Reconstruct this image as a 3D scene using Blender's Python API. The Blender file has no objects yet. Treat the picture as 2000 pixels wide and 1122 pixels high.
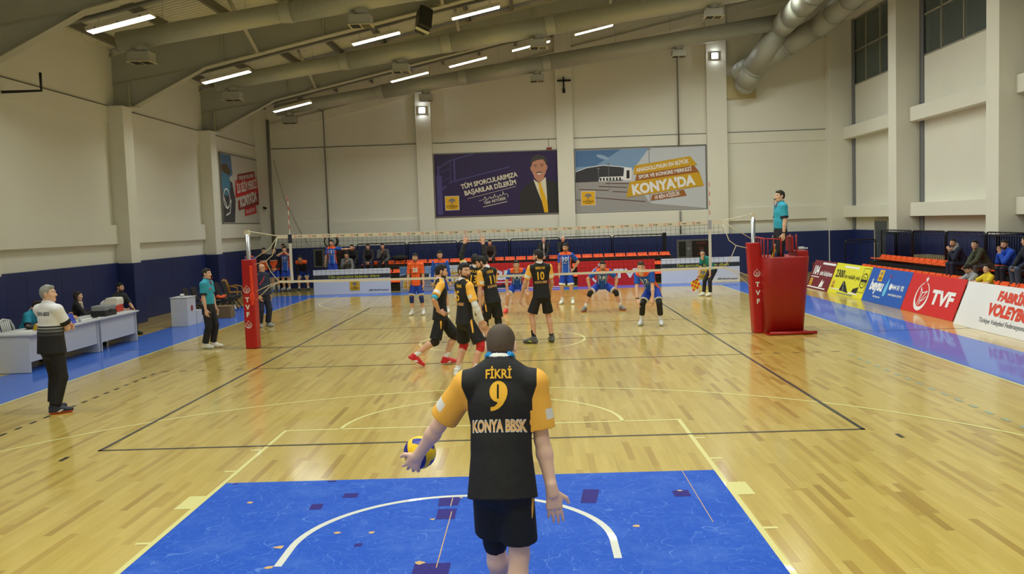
import bpy, math, random
import numpy as np
from mathutils import Vector, Matrix
from mathutils.bvhtree import BVHTree

C = bpy.context.scene.collection
SC = bpy.context.scene
random.seed(7)

# ------------------------------------------------------------------ camera
CAM = (0.717, -10.400, 2.523)
_rx, _ry, _rz = -0.0706826, -0.0340039, 0.0242811
def _cam_axes():
    cz, sz = math.cos(_rz), math.sin(_rz); cx, sx = math.cos(_rx), math.sin(_rx)
    f = Vector((-sz*cx, cz*cx, sx)); r = Vector((cz, sz, 0)); u = r.cross(f)
    c, s = math.cos(_ry), math.sin(_ry)
    return c*r + s*u, -s*r + c*u, f
_r, _u, _f = _cam_axes()
cd = bpy.data.cameras.new('camera'); cd.sensor_width = 36; cd.lens = 1766.25/2000*36
cd.clip_start = 0.05; cd.clip_end = 300
cam = bpy.data.objects.new('camera', cd); C.objects.link(cam)
M = Matrix.Identity(4)
for i in range(3):
    M[i][0] = _r[i]; M[i][1] = _u[i]; M[i][2] = -_f[i]; M[i][3] = CAM[i]
cam.matrix_world = M
SC.camera = cam

# ------------------------------------------------------------------ world, view
w = bpy.data.worlds.new('world'); SC.world = w; w.use_nodes = True
w.node_tree.nodes['Background'].inputs[0].default_value = (0.05, 0.06, 0.08, 1)
w.node_tree.nodes['Background'].inputs[1].default_value = 0.3
SC.view_settings.view_transform = 'Standard'
SC.view_settings.look = 'None'
SC.view_settings.gamma = 1
SC.view_settings.use_curve_mapping = False
SC.view_settings.exposure = 0.0
LAMP_W = 84.0
LAMP_COL = (0.94, 1.0, 0.93)

# ------------------------------------------------------------------ small helpers
def srgb(c):
    c = [x/255.0 for x in c]
    return tuple(x/12.92 if x <= .04045 else ((x+.055)/1.055)**2.4 for x in c)
MATS = {}
def mat(name, col, rough=.6, metal=0., spec=.5, coat=0., noise=0., nscale=8., bump=0., bscale=60., emit=0.):
    if name in MATS: return MATS[name]
    m = bpy.data.materials.new(name); m.use_nodes = True
    nt = m.node_tree; b = nt.nodes['Principled BSDF']
    c = srgb(col) + (1,)
    b.inputs['Base Color'].default_value = c
    b.inputs['Roughness'].default_value = rough
    b.inputs['Metallic'].default_value = metal
    b.inputs['Specular IOR Level'].default_value = spec
    b.inputs['Coat Weight'].default_value = coat
    if emit:
        b.inputs['Emission Color'].default_value = c; b.inputs['Emission Strength'].default_value = emit
    tc = None
    if noise or bump:
        tc = nt.nodes.new('ShaderNodeTexCoord')
    if noise:
        n = nt.nodes.new('ShaderNodeTexNoise'); n.inputs['Scale'].default_value = nscale; n.inputs['Detail'].default_value = 5
        nt.links.new(tc.outputs['Object'], n.inputs['Vector'])
        mr = nt.nodes.new('ShaderNodeMapRange'); mr.inputs[1].default_value = .3; mr.inputs[2].default_value = .7
        mr.inputs[3].default_value = 1-noise; mr.inputs[4].default_value = 1+noise
        nt.links.new(n.outputs[0], mr.inputs[0])
        vm = nt.nodes.new('ShaderNodeVectorMath'); vm.operation = 'SCALE'
        vm.inputs[0].default_value = c[:3]
        nt.links.new(mr.outputs[0], vm.inputs['Scale']); nt.links.new(vm.outputs[0], b.inputs['Base Color'])
    if bump:
        n2 = nt.nodes.new('ShaderNodeTexNoise'); n2.inputs['Scale'].default_value = bscale; n2.inputs['Detail'].default_value = 3
        nt.links.new(tc.outputs['Object'], n2.inputs['Vector'])
        bp = nt.nodes.new('ShaderNodeBump'); bp.inputs['Strength'].default_value = bump; bp.inputs['Distance'].default_value = .02
        nt.links.new(n2.outputs[0], bp.inputs['Height']); nt.links.new(bp.outputs[0], b.inputs['Normal'])
    MATS[name] = m
    return m

def tag(o, label=None, cat=None, group=None, kind=None):
    if label: o['label'] = label
    if cat: o['category'] = cat
    if group: o['group'] = group
    if kind: o['kind'] = kind
    return o
def empty(name, loc=(0, 0, 0), rz=0., label=None, cat=None, group=None, kind=None):
    o = bpy.data.objects.new(name, None); C.objects.link(o)
    o.location = loc; o.rotation_euler = (0, 0, rz); o.empty_display_size = .1
    return tag(o, label, cat, group, kind)

class MB:
    """collects shapes into one mesh"""
    def __init__(s): s.v = []; s.f = []; s.m = []; s.sm = []
    def add(s, vs, fs, mi=0, smooth=False):
        n = len(s.v); s.v += [tuple(v) for v in vs]
        for f in fs: s.f.append([i+n for i in f]); s.m.append(mi); s.sm.append(smooth)
        return s
    def box(s, x0, y0, z0, x1, y1, z1, mi=0, T=None):
        vs = [(x0,y0,z0),(x1,y0,z0),(x1,y1,z0),(x0,y1,z0),(x0,y0,z1),(x1,y0,z1),(x1,y1,z1),(x0,y1,z1)]
        if T is not None: vs = [T @ Vector(v) for v in vs]
        return s.add(vs, [(3,2,1,0),(4,5,6,7),(0,1,5,4),(1,2,6,5),(2,3,7,6),(3,0,4,7)], mi)
    def prism(s, pts, axis, a, b, mi=0, T=None, smooth=False):
        """polygon pts (2D) extruded along axis 'x','y','z' from a to b"""
        def mk(p, t): return {'x': (t, p[0], p[1]), 'y': (p[0], t, p[1]), 'z': (p[0], p[1], t)}[axis]
        n = len(pts); vs = [mk(p, a) for p in pts] + [mk(p, b) for p in pts]
        if T is not None: vs = [T @ Vector(v) for v in vs]
        fs = [list(range(n))[::-1], [i+n for i in range(n)]]
        s.add(vs, fs, mi)
        k = len(s.v)-2*n
        for i in range(n):
            s.f.append([k+i, k+(i+1) % n, k+n+(i+1) % n, k+n+i]); s.m.append(mi); s.sm.append(smooth)
        return s
    def tube(s, pts, r, n=8, mi=0, cap=True, T=None, smooth=True):
        pts = [Vector(p) for p in pts]; rs = r if isinstance(r, (list, tuple)) else [r]*len(pts)
        rings = []; prev = None
        for i, p in enumerate(pts):
            if i == 0: d = pts[1]-p
            elif i == len(pts)-1: d = p-pts[i-1]
            else: d = (pts[i+1]-p).normalized() + (p-pts[i-1]).normalized()
            d.normalize()
            if prev is None:
                a = d.orthogonal().normalized()
            else:
                a = prev - d*prev.dot(d)
                a = a.normalized() if a.length > 1e-6 else d.orthogonal().normalized()
            prev = a; b = d.cross(a)
            rings.append([p + (a*math.cos(t)+b*math.sin(t))*rs[i] for t in [2*math.pi*j/n for j in range(n)]])
        vs = [v for R in rings for v in R]
        if T is not None: vs = [T @ v for v in vs]
        fs = []
        for i in range(len(pts)-1):
            for j in range(n):
                fs.append((i*n+j, i*n+(j+1) % n, (i+1)*n+(j+1) % n, (i+1)*n+j))
        s.add(vs, fs, mi, smooth)
        if cap:
            k = len(s.v)-len(vs)
            s.f.append([k+j for j in range(n)][::-1]); s.m.append(mi); s.sm.append(False)
            k2 = k+(len(pts)-1)*n
            s.f.append([k2+j for j in range(n)]); s.m.append(mi); s.sm.append(False)
        return s
    def sphere(s, c, r, n=16, mi=0, T=None):
        rr = r if isinstance(r, (list, tuple)) else (r, r, r)
        vs = []; m = n//2
        for i in range(m+1):
            ph = math.pi*i/m
            for j in range(n):
                t = 2*math.pi*j/n
                vs.append(Vector((c[0]+rr[0]*math.sin(ph)*math.cos(t), c[1]+rr[1]*math.sin(ph)*math.sin(t), c[2]+rr[2]*math.cos(ph))))
        if T is not None: vs = [T @ v for v in vs]
        fs = [(i*n+j, (i+1)*n+j, (i+1)*n+(j+1) % n, i*n+(j+1) % n) for i in range(m) for j in range(n)]
        return s.add(vs, fs, mi, True)
    def build(s, name, mats, parent=None, bevel=0., kind=None, inv=None):
        me = bpy.data.meshes.new(name)
        me.from_pydata(s.v, [], s.f)
        for m in (mats if isinstance(mats, (list, tuple)) else [mats]): me.materials.append(m)
        me.polygons.foreach_set('material_index', s.m)
        me.polygons.foreach_set('use_smooth', s.sm)
        me.update()
        o = bpy.data.objects.new(name, me); C.objects.link(o)
        if parent is not None: o.parent = parent
        if bevel:
            b = o.modifiers.new('bevel', 'BEVEL'); b.width = bevel; b.segments = 2; b.limit_method = 'ANGLE'; b.angle_limit = .6
        if kind: o['kind'] = kind
        return o
    def islands(s, name, mats, parent=None, bevel=0.):
        """one object per connected piece"""
        p = list(range(len(s.v)))
        def fd(a):
            while p[a] != a: p[a] = p[p[a]]; a = p[a]
            return a
        for f in s.f:
            r = fd(f[0])
            for i in f[1:]: p[fd(i)] = r
        gr = {}
        for k, f in enumerate(s.f): gr.setdefault(fd(f[0]), []).append(k)
        out = []
        for ks in gr.values():
            b = MB(); mp = {}
            for k in ks:
                for i in s.f[k]:
                    if i not in mp: mp[i] = len(b.v); b.v.append(s.v[i])
                b.f.append([mp[i] for i in s.f[k]]); b.m.append(s.m[k]); b.sm.append(s.sm[k])
            out.append(b.build(name, mats, parent, bevel))
        return out
    def weld(s, e=1e-4):
        mp = {}; idx = []; nv = []
        for v in s.v:
            k = tuple(round(c/e) for c in v)
            if k not in mp: mp[k] = len(nv); nv.append(v)
            idx.append(mp[k])
        s.v = nv; s.f = [[idx[i] for i in f] for f in s.f]
        return s

class Frame:
    """a flat printed face: origin, right, up; n points to the viewer"""
    def __init__(s, o, r, u):
        s.o = Vector(o); s.r = Vector(r).normalized(); s.u = Vector(u).normalized(); s.n = s.r.cross(s.u)
    def p(s, x, y, d=0.): return s.o + s.r*x + s.u*y + s.n*d
def art(parent, name, polys, m, fr, d):
    """flat printed shapes on a frame"""
    b = MB()
    inv = parent.matrix_basis.inverted() if parent is not None else Matrix.Identity(4)
    for i, p in enumerate(polys): b.add([inv @ fr.p(x, y, d+.0004*(i % 4)) for x, y in p], [list(range(len(p)))])
    return b.build(name, m, parent)
def ell(cx, cy, rx, ry=None, n=28, a0=0, a1=360, rot=0):
    ry = rx if ry is None else ry
    out = []
    k = n if (a1-a0) >= 360 else n+1
    for i in range(k):
        t = math.radians(a0+(a1-a0)*i/n); x, y = rx*math.cos(t), ry*math.sin(t)
        c, s_ = math.cos(math.radians(rot)), math.sin(math.radians(rot))
        out.append((cx+x*c-y*s_, cy+x*s_+y*c))
    return out
def ring(cx, cy, r0, r1, n=32, a0=0, a1=360, sx=1.):
    q = []
    for i in range(n):
        t0 = math.radians(a0+(a1-a0)*i/n); t1 = math.radians(a0+(a1-a0)*(i+1)/n)
        q.append([(cx+sx*r0*math.cos(t0), cy+r0*math.sin(t0)), (cx+sx*r1*math.cos(t0), cy+r1*math.sin(t0)),
                  (cx+sx*r1*math.cos(t1), cy+r1*math.sin(t1)), (cx+sx*r0*math.cos(t1), cy+r0*math.sin(t1))])
    return q
def stroke(pts, w):
    """poly strips along a 2D polyline"""
    q = []
    for (x0, y0), (x1, y1) in zip(pts[:-1], pts[1:]):
        dx, dy = x1-x0, y1-y0; L = math.hypot(dx, dy) or 1; nx, ny = -dy/L*w/2, dx/L*w/2
        ex, ey = dx/L*w/4, dy/L*w/4
        q.append([(x0+nx-ex, y0+ny-ey), (x0-nx-ex, y0-ny-ey), (x1-nx+ex, y1-ny+ey), (x1+nx+ex, y1+ny+ey)])
    return q
def rect(x0, y0, x1, y1): return [(x0, y0), (x1, y0), (x1, y1), (x0, y1)]
_dg = None
TXT = {}
def text_mesh(s, bold=0., shear=0.):
    """text outline -> (verts 2D normalised to cap height 1, faces); origin at left baseline"""
    key = (s, bold, shear)
    if key in TXT: return TXT[key]
    cu = bpy.data.curves.new('t', 'FONT'); cu.body = s; cu.size = 1.0; cu.offset = bold; cu.shear = shear; cu.resolution_u = 3
    o = bpy.data.objects.new('t', cu); C.objects.link(o)
    bpy.context.view_layer.update()
    me = bpy.data.meshes.new_from_object(o.evaluated_get(bpy.context.evaluated_depsgraph_get()))
    vs = [(v.co.x, v.co.y) for v in me.vertices]; fs = [list(p.vertices) for p in me.polygons]
    bpy.data.objects.remove(o); bpy.data.curves.remove(cu); bpy.data.meshes.remove(me)
    TXT[key] = (vs, fs)
    return TXT[key]
def text2d(s, x, y, h, w=None, align='c', bold=.02, shear=0., rot=0.):
    """placed 2D verts/faces: (x,y) baseline anchor, h cap height, w forces total width"""
    vs, fs = text_mesh(s, bold, shear)
    x0 = min(v[0] for v in vs); x1 = max(v[0] for v in vs); k = h/.72
    kx = k if w is None else w/(x1-x0)
    off = {'l': x0, 'c': (x0+x1)/2, 'r': x1}[align]
    c, sn = math.cos(math.radians(rot)), math.sin(math.radians(rot))
    out = []
    for v in vs:
        a, b = (v[0]-off)*kx, v[1]*k
        out.append((x+a*c-b*sn, y+a*sn+b*c))
    return out, fs
def text(parent, name, items, m, fr, d):
    """items: list of (string, x, y, h, kwargs); one lettering mesh"""
    b = MB(); inv = parent.matrix_basis.inverted() if parent is not None else Matrix.Identity(4)
    for it in items:
        s, x, y, h = it[:4]; kw = it[4] if len(it) > 4 else {}
        v, f = text2d(s, x, y, h, **kw)
        b.add([inv @ fr.p(a, c, d) for a, c in v], f)
    return b.build(name, m, parent)

# ------------------------------------------------------------------ common materials
CREAM = mat('cream_wall_paint', (224, 222, 207), .75, noise=.02, nscale=.6)
SEAM = mat('dark_seam', (95, 90, 78), .8)
NAVY = mat('navy_pad_vinyl', (24, 38, 92), .5, noise=.05, nscale=2)
STEEL = mat('roof_steel_paint', (164, 165, 154), .6, noise=.04, nscale=1.2)
STEELL = mat('flange_paint', (176, 173, 152), .55)
DUCTM = None
BLACK = mat('black_metal', (16, 16, 18), .45)
ORANGE = mat('orange_plastic', (240, 88, 22), .35)
WHITE = mat('white_print', (232, 232, 232), .5)
REDP = mat('red_print', (205, 24, 28), .45)
REDPAD = mat('red_vinyl', (176, 14, 18), .42, noise=.06, nscale=5, bump=.15, bscale=7)
SILVER = mat('silver_metal', (170, 172, 175), .3, 1.)
CORD = mat('white_cord', (222, 214, 190), .7)
# ================================================================== floor
def wood_material():
    m = bpy.data.materials.new('court_wood'); m.use_nodes = True
    nt = m.node_tree; N = nt.nodes; L = nt.links; b = N['Principled BSDF']
    geo = N.new('ShaderNodeNewGeometry'); sp = N.new('ShaderNodeSeparateXYZ'); L.new(geo.outputs['Position'], sp.inputs[0])
    def mth(op, a, bb=None, c=None):
        n = N.new('ShaderNodeMath'); n.operation = op
        for i, x in enumerate((a, bb, c)):
            if x is None: continue
            if isinstance(x, (int, float)): n.inputs[i].default_value = x
            else: L.new(x, n.inputs[i])
        return n.outputs[0]
    row = mth('FLOOR', mth('DIVIDE', sp.outputs[0], .072))
    wn = N.new('ShaderNodeTexWhiteNoise'); wn.noise_dimensions = '1D'; L.new(row, wn.inputs['W'])
    yy = mth('DIVIDE', mth('ADD', sp.outputs[1], mth('MULTIPLY', wn.outputs['Value'], 7.3)), mth('ADD', .65, mth('MULTIPLY', wn.outputs['Value'], .5)))
    col = mth('FLOOR', yy)
    cb = N.new('ShaderNodeCombineXYZ'); L.new(row, cb.inputs[0]); L.new(col, cb.inputs[1])
    w2 = N.new('ShaderNodeTexWhiteNoise'); w2.noise_dimensions = '2D'; L.new(cb.outputs[0], w2.inputs['Vector'])
    rp = N.new('ShaderNodeValToRGB'); e = rp.color_ramp.elements
    e[0].position = 0; e[0].color = srgb((172, 140, 58))+(1,); e[1].position = 1; e[1].color = srgb((212, 186, 98))+(1,)
    for p, c in ((.05, (186, 154, 68)), (.2, (198, 170, 80)), (.6, (205, 178, 88)), (.85, (208, 181, 92))):
        x = e.new(p); x.color = srgb(c)+(1,)
    L.new(w2.outputs['Value'], rp.inputs[0])
    # grain, stretched along the boards
    vm = N.new('ShaderNodeVectorMath'); vm.operation = 'MULTIPLY'; vm.inputs[1].default_value = (34, 1.6, 1); L.new(geo.outputs['Position'], vm.inputs[0])
    va = N.new('ShaderNodeVectorMath'); L.new(vm.outputs[0], va.inputs[0]); L.new(w2.outputs['Color'], va.inputs[1])
    ns = N.new('ShaderNodeTexNoise'); ns.inputs['Scale'].default_value = 1; ns.inputs['Detail'].default_value = 5; ns.inputs['Distortion'].default_value = .6
    L.new(va.outputs[0], ns.inputs['Vector'])
    mr = N.new('ShaderNodeMapRange'); mr.inputs[1].default_value = .25; mr.inputs[2].default_value = .75; mr.inputs[3].default_value = .9; mr.inputs[4].default_value = 1.06
    L.new(ns.outputs[0], mr.inputs[0])
    # darker heart-wood streaks
    vs = N.new('ShaderNodeVectorMath'); vs.operation = 'MULTIPLY'; vs.inputs[1].default_value = (14, .55, 1); L.new(geo.outputs['Position'], vs.inputs[0])
    n3 = N.new('ShaderNodeTexNoise'); n3.inputs['Scale'].default_value = 1; n3.inputs['Detail'].default_value = 4; n3.inputs['Distortion'].default_value = 1.2
    L.new(vs.outputs[0], n3.inputs['Vector'])
    m3 = N.new('ShaderNodeMapRange'); m3.inputs[1].default_value = .62; m3.inputs[2].default_value = .74; m3.inputs[3].default_value = 1; m3.inputs[4].default_value = .82
    L.new(n3.outputs[0], m3.inputs[0])
    # board joints
    fx = mth('FRACT', mth('DIVIDE', sp.outputs[0], .072)); ex = mth('LESS_THAN', mth('MINIMUM', fx, mth('SUBTRACT', 1., fx)), .012)
    fy = mth('FRACT', yy); ey = mth('LESS_THAN', fy, .003)
    jn = mth('SUBTRACT', 1., mth('MULTIPLY', mth('MAXIMUM', ex, ey), .22))
    k = mth('MULTIPLY', mth('MULTIPLY', mr.outputs[0], m3.outputs[0]), jn)
    sc = N.new('ShaderNodeVectorMath'); sc.operation = 'SCALE'; L.new(rp.outputs[0], sc.inputs[0]); L.new(k, sc.inputs['Scale'])
    L.new(sc.outputs[0], b.inputs['Base Color'])
    b.inputs['Roughness'].default_value = .30
    b.inputs['Specular IOR Level'].default_value = .3
    b.inputs['Coat Weight'].default_value = .85; b.inputs['Coat Roughness'].default_value = .13; b.inputs['Coat IOR'].default_value = 1.5
    # boards lie slightly uneven: reflections streak along them
    bp = N.new('ShaderNodeBump'); bp.inputs['Strength'].default_value = .018; bp.inputs['Distance'].default_value = .02
    L.new(ns.outputs[0], bp.inputs['Height']); L.new(bp.outputs[0], b.inputs['Coat Normal'])
    return m
def blue_paint(name='court_blue_paint', base=(18, 80, 190), scratch=1.0, crough=.4):
    m = bpy.data.materials.new(name); m.use_nodes = True
    nt = m.node_tree; N = nt.nodes; L = nt.links; b = N['Principled BSDF']
    geo = N.new('ShaderNodeNewGeometry')
    prev = None
    def mth(op, a, bb):
        n = N.new('ShaderNodeMath'); n.operation = op
        for i, x in enumerate((a, bb)):
            if isinstance(x, (int, float)): n.inputs[i].default_value = x
            else: L.new(x, n.inputs[i])
        return n.outputs[0]
    for i, (sc_, rot, dist, th) in enumerate(((1.1, .3, 16, .9975), (1.3, 1.4, 20, .9975), (.9, 2.3, 24, .998), (1.6, -.5, 14, .997), (1.2, .9, 30, .998))):
        mp = N.new('ShaderNodeMapping'); mp.inputs['Rotation'].default_value = (0, 0, rot); mp.inputs['Location'].default_value = (i*3.7, i*1.3, 0)
        L.new(geo.outputs['Position'], mp.inputs[0])
        wv = N.new('ShaderNodeTexWave'); wv.inputs['Scale'].default_value = sc_; wv.inputs['Distortion'].default_value = dist; wv.inputs['Detail'].default_value = 2.5; wv.inputs['Detail Scale'].default_value = 1.1+.3*i
        L.new(mp.outputs[0], wv.inputs['Vector'])
        line = mth('GREATER_THAN', wv.outputs['Fac'], th)
        mk = N.new('ShaderNodeTexNoise'); mk.inputs['Scale'].default_value = 3.5+i; mk.inputs['Detail'].default_value = 4; L.new(mp.outputs[0], mk.inputs['Vector'])
        mk.inputs['Roughness'].default_value = .7
        mr = N.new('ShaderNodeMapRange'); mr.inputs[1].default_value = .42; mr.inputs[2].default_value = .62; L.new(mk.outputs[0], mr.inputs[0])
        ln = mth('MULTIPLY', line, mr.outputs[0])
        prev = ln if prev is None else mth('MAXIMUM', prev, ln)
    fac = mth('MULTIPLY', prev, .42*scratch)
    # rubbed patches
    pn = N.new('ShaderNodeTexNoise'); pn.inputs['Scale'].default_value = 1.7; pn.inputs['Detail'].default_value = 8; pn.inputs['Roughness'].default_value = .72; L.new(geo.outputs['Position'], pn.inputs['Vector'])
    pr_ = N.new('ShaderNodeMapRange'); pr_.inputs[1].default_value = .48; pr_.inputs[2].default_value = .8; pr_.inputs[4].default_value = .22*scratch; L.new(pn.outputs[0], pr_.inputs[0])
    fac = mth('MAXIMUM', fac, pr_.outputs[0])
    mx = N.new('ShaderNodeMix'); mx.data_type = 'RGBA'; mx.inputs[6].default_value = srgb(base)+(1,); mx.inputs[7].default_value = srgb((128, 172, 236))+(1,)
    L.new(fac, mx.inputs[0])
    dn = N.new('ShaderNodeTexNoise'); dn.inputs['Scale'].default_value = 14; dn.inputs['Detail'].default_value = 6
    dm = N.new('ShaderNodeMapping'); dm.inputs['Scale'].default_value = (.25, 1.6, 1); L.new(geo.outputs['Position'], dm.inputs[0]); L.new(dm.outputs[0], dn.inputs['Vector'])
    dr = N.new('ShaderNodeMapRange'); dr.inputs[1].default_value = .68; dr.inputs[2].default_value = .76; dr.inputs[3].default_value = 1.; dr.inputs[4].default_value = .55; L.new(dn.outputs[0], dr.inputs[0])
    sc = N.new('ShaderNodeVectorMath'); sc.operation = 'SCALE'; L.new(mx.outputs[2], sc.inputs[0]); L.new(dr.outputs[0], sc.inputs['Scale'])
    L.new(sc.outputs[0], b.inputs['Base Color'])
    b.inputs['Roughness'].default_value = .5; b.inputs['Specular IOR Level'].default_value = .12 if crough > .2 else .3
    b.inputs['Coat Weight'].default_value = 0. if crough > .2 else .5; b.inputs['Coat Roughness'].default_value = crough
    return m
WOOD = wood_material(); BLUEP = blue_paint(); BLUEP2 = blue_paint('border_blue_paint', (44, 98, 200), .45, .07)
X0, X1, Y0, Y1 = -11.15, 14.35, -14.0, 29.0
floor = MB().box(X0-.3, Y0-.3, -.12, X1+1.6, Y1+.3, 0).build('floor', WOOD, kind='structure')
def flat(name, rects, m, z, split=True):
    b = MB()
    for p in rects: b.add([(x, y, z) for x, y in p], [list(range(len(p)))])
    b.weld()
    return b.islands(name, m, floor) if split else b.build(name, m, floor)
def R(x0, y0, x1, y1): return [(x0, y0), (x1, y0), (x1, y1), (x0, y1)]
bw = 1.72
flat('blue_border', [R(-7.5-bw, -6.7, -7.5, 24.2), R(7.5, -6.7, 7.5+bw-.1, 24.0), R(-7.5, 22.75, 7.5, 24.2), R(-7.5, -6.7, 7.5, -5.0)], BLUEP2, .0012)
flat('blue_key', [R(-2.45, -5.0, 2.45, -1.5)], BLUEP, .0012)
LINEY = mat('pale_yellow_line', (226, 219, 142), .4, coat=.5)
LINEW = mat('white_line', (222, 224, 214), .4, coat=.5)
LINEB = mat('black_line', (26, 27, 28), .4, coat=.4)
LINEF = mat('faded_line', (150, 170, 150), .4, coat=.5)
q = [R(-7.55, -5, -7.5, 22.8), R(7.5, -5, 7.55, 22.8), R(-7.5, 22.75, 7.5, 22.8)]
for s, cy, d in ((1, -3.425, 1), (1, 21.425, -1)):
    q += [[(x, cy+d*y) for x, y in p] for p in ring(0, 0, 6.7, 6.75, 72, 12, 168)]
    q += [R(-6.62, min(cy+d*1.4, cy-d*1.6), -6.57, max(cy+d*1.4, cy-d*1.6)), R(6.57, min(cy+d*1.4, cy-d*1.6), 6.62, max(cy+d*1.4, cy-d*1.6))]
q += ring(0, 9, 1.75, 1.8, 64)
q += ring(0, .8, 1.75, 1.8, 40, 0, 180)
q += [R(-2.45, .775, 2.45, .825), R(-2.5, -5, -2.45, .825), R(2.45, -5, 2.5, .825)]
for sx in (-1, 1):
    for y in (-.17, -1.06, -3.22): a, b_ = sx*2.5, sx*2.62; q.append(R(min(a, b_), y-.025, max(a, b_), y+.025))
    a, b_ = sx*2.5, sx*2.66; q.append(R(min(a, b_), -2.33, max(a, b_), -1.93))
flat('basketball_line', q, LINEY, .002)
q = ring(0, -3.425, 1.25, 1.31, 44, 0, 180) + [R(-1.31, -3.8, -1.25, -3.425), R(1.25, -3.8, 1.31, -3.425)]
flat('no_charge_arc', q, LINEW, .0024)
q = [R(-4.5, 0, 4.5, .05), R(-4.5, 17.95, 4.5, 18), R(-4.5, 0, -4.45, 18), R(4.45, 0, 4.5, 18)]
q += [R(-4.5, y-.02, 4.5, y+.02) for y in (6.0, 12.0)] + [R(-5.6, 8.98, 5.6, 9.02)]
q += [R(7.9, 8.62, 9.9, 8.66)]
flat('volleyball_line', q, LINEB, .0028)
q = [R(-4.745, -.42, -4.695, -.24), R(4.73, -.42, 4.78, -.24)]
for k in range(5):
    for y in (6.0, 12.0):
        q.append(R(-4.82-.35*k, y-.02, -4.67-.35*k, y+.02)); q.append(R(4.67+.35*k, y-.02, 4.82+.35*k, y+.02))
y = -1.2
while y < 5.7: q.append(R(-6.27, y, -6.22, y+.16)); y += .36
y = 12.3
while y < 17.8: q.append(R(-6.27, y, -6.22, y+.16)); y += .36
flat('dashed_line', q, LINEB, .0028, False)
q = []; y = -1.0
while y < 5.7: q.append(R(6.22, y, 6.28, y+.18)); y += .4
flat('faded_dashes', q, LINEF, .0026, False); q = []
q.append(R(5.8, 8.98, 7.9, 9.02)); q.append(R(-8.6, 8.98, -5.7, 9.02))
flat('faded_line', q, LINEF, .0026)
PURP = mat('purple_tape', (36, 26, 122), .6, spec=.2, noise=.2, nscale=25)
CHIP = mat('bare_wood_chip', (205, 165, 105), .5)
q = [[(-1.15, -2.11), (-1.01, -2.11), (-1.01, -1.97), (-1.15, -1.97)], [(-1.38, -2.44), (-1.27, -2.44), (-1.28, -2.27), (-1.39, -2.28)],
     [(-.21, -2.44), (-.03, -2.43), (-.02, -2.18), (-.22, -2.2)], [(-.19, -2.8), (-.03, -2.8), (-.03, -2.52), (-.2, -2.52)],
     [(-.78, -3.42), (-.72, -3.41), (-.72, -3.34), (-.78, -3.35)], [(-.24, -4.2), (.03, -4.2), (.03, -3.81), (-.24, -3.81)],
     [(-1.41, -1.56), (-1.32, -1.57), (-1.33, -1.52), (-1.41, -1.52)], [(-2.37, -1.56), (-2.32, -1.56), (-2.32, -1.52), (-2.37, -1.53)],
     [(1.07, -2.45), (1.21, -2.47), (1.27, -2.06), (1.12, -2.04)], [(1.93, -2.34), (2.08, -2.34), (2.08, -2.15), (1.93, -2.16)]]
flat('purple_patch', q, PURP, .0026)
q = []
for cx, cy, s in ((-2.0, -2.18, .05), (-1.38, -3.39, .05), (-1.34, -3.81, .05), (-.98, -3.08, .035), (-.69, -3.09, .035), (-.22, -2.8, .035), (1.5, -3.1, .04), (2.0, -2.16, .03), (-.2, -3.8, .05), (-.02, -2.2, .03)):
    q.append([(cx+s*random.uniform(.5, 1.1)*math.cos(t), cy+s*random.uniform(.4, 1.0)*math.sin(t)) for t in [i*math.pi/3.5 for i in range(7)]])
q += [R(-.075, -3.9, -.067, -2.6), R(-.1, -2.45, -.092, -2.2), R(2.13, -3.05, 2.137, -1.5)]
flat('paint_chip', q, CHIP, .003)

# ================================================================== roof line
def roof(x): return 7.86 + .2126*(x-X0)
def rbot(x): return 7.27 + .2126*(x+8.35)      # rafter underside
SL = math.atan(.2126)

# ================================================================== left wall
wl = MB().box(X0-.3, Y0-.3, 0, X0, Y1+.3, 7.95).build('wall_left', CREAM, kind='structure')
PY = [22.35, 15.4, 8.45, 1.5, -5.45, -12.4]
for i, y in enumerate(PY):
    b = MB().box(X0, y-.3, 0, -10.7, y+.3, 6.2).build('pillar', CREAM, wl, bevel=.01)
edges = [29.0] + PY
def bays(ys, half):
    out = [(ys[0]+half, 29.0)]
    for a, b_ in zip(ys[1:], ys[:-1]): out.append((a+half, b_-half))
    out.append((Y0, ys[-1]-half))
    return out
lb, ub, pad, sm = MB(), MB(), MB(), MB()
for a, b_ in bays(PY, .3):
    lb.box(X0, a, 2.31, X0+.12, b_, 2.85); ub.box(X0, a, 5.72, X0+.035, b_, 6.19)
    sm.box(X0, a, 6.195, X0+.04, b_, 6.215)
    n = max(1, round((b_-a)/1.6)); st = (b_-a)/n
    for k in range(n): pad.box(X0, a+k*st+.003, 0, X0+.07, a+(k+1)*st-.003, 1.77)
lb.islands('wall_beam', CREAM, wl); ub.islands('wall_band', CREAM, wl); sm.islands('seam', SEAM, wl); pad.islands('wall_padding', NAVY, wl, bevel=.008)
for y in PY:
    MB().box(X0, y-.36, 0, -10.63, y-.3, 1.75).box(-10.7, y-.3, 0, -10.63, y+.3, 1.75).box(X0, y+.3, 0, -10.63, y+.36, 1.75).build('pillar_padding', NAVY, wl, bevel=.008)
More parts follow.
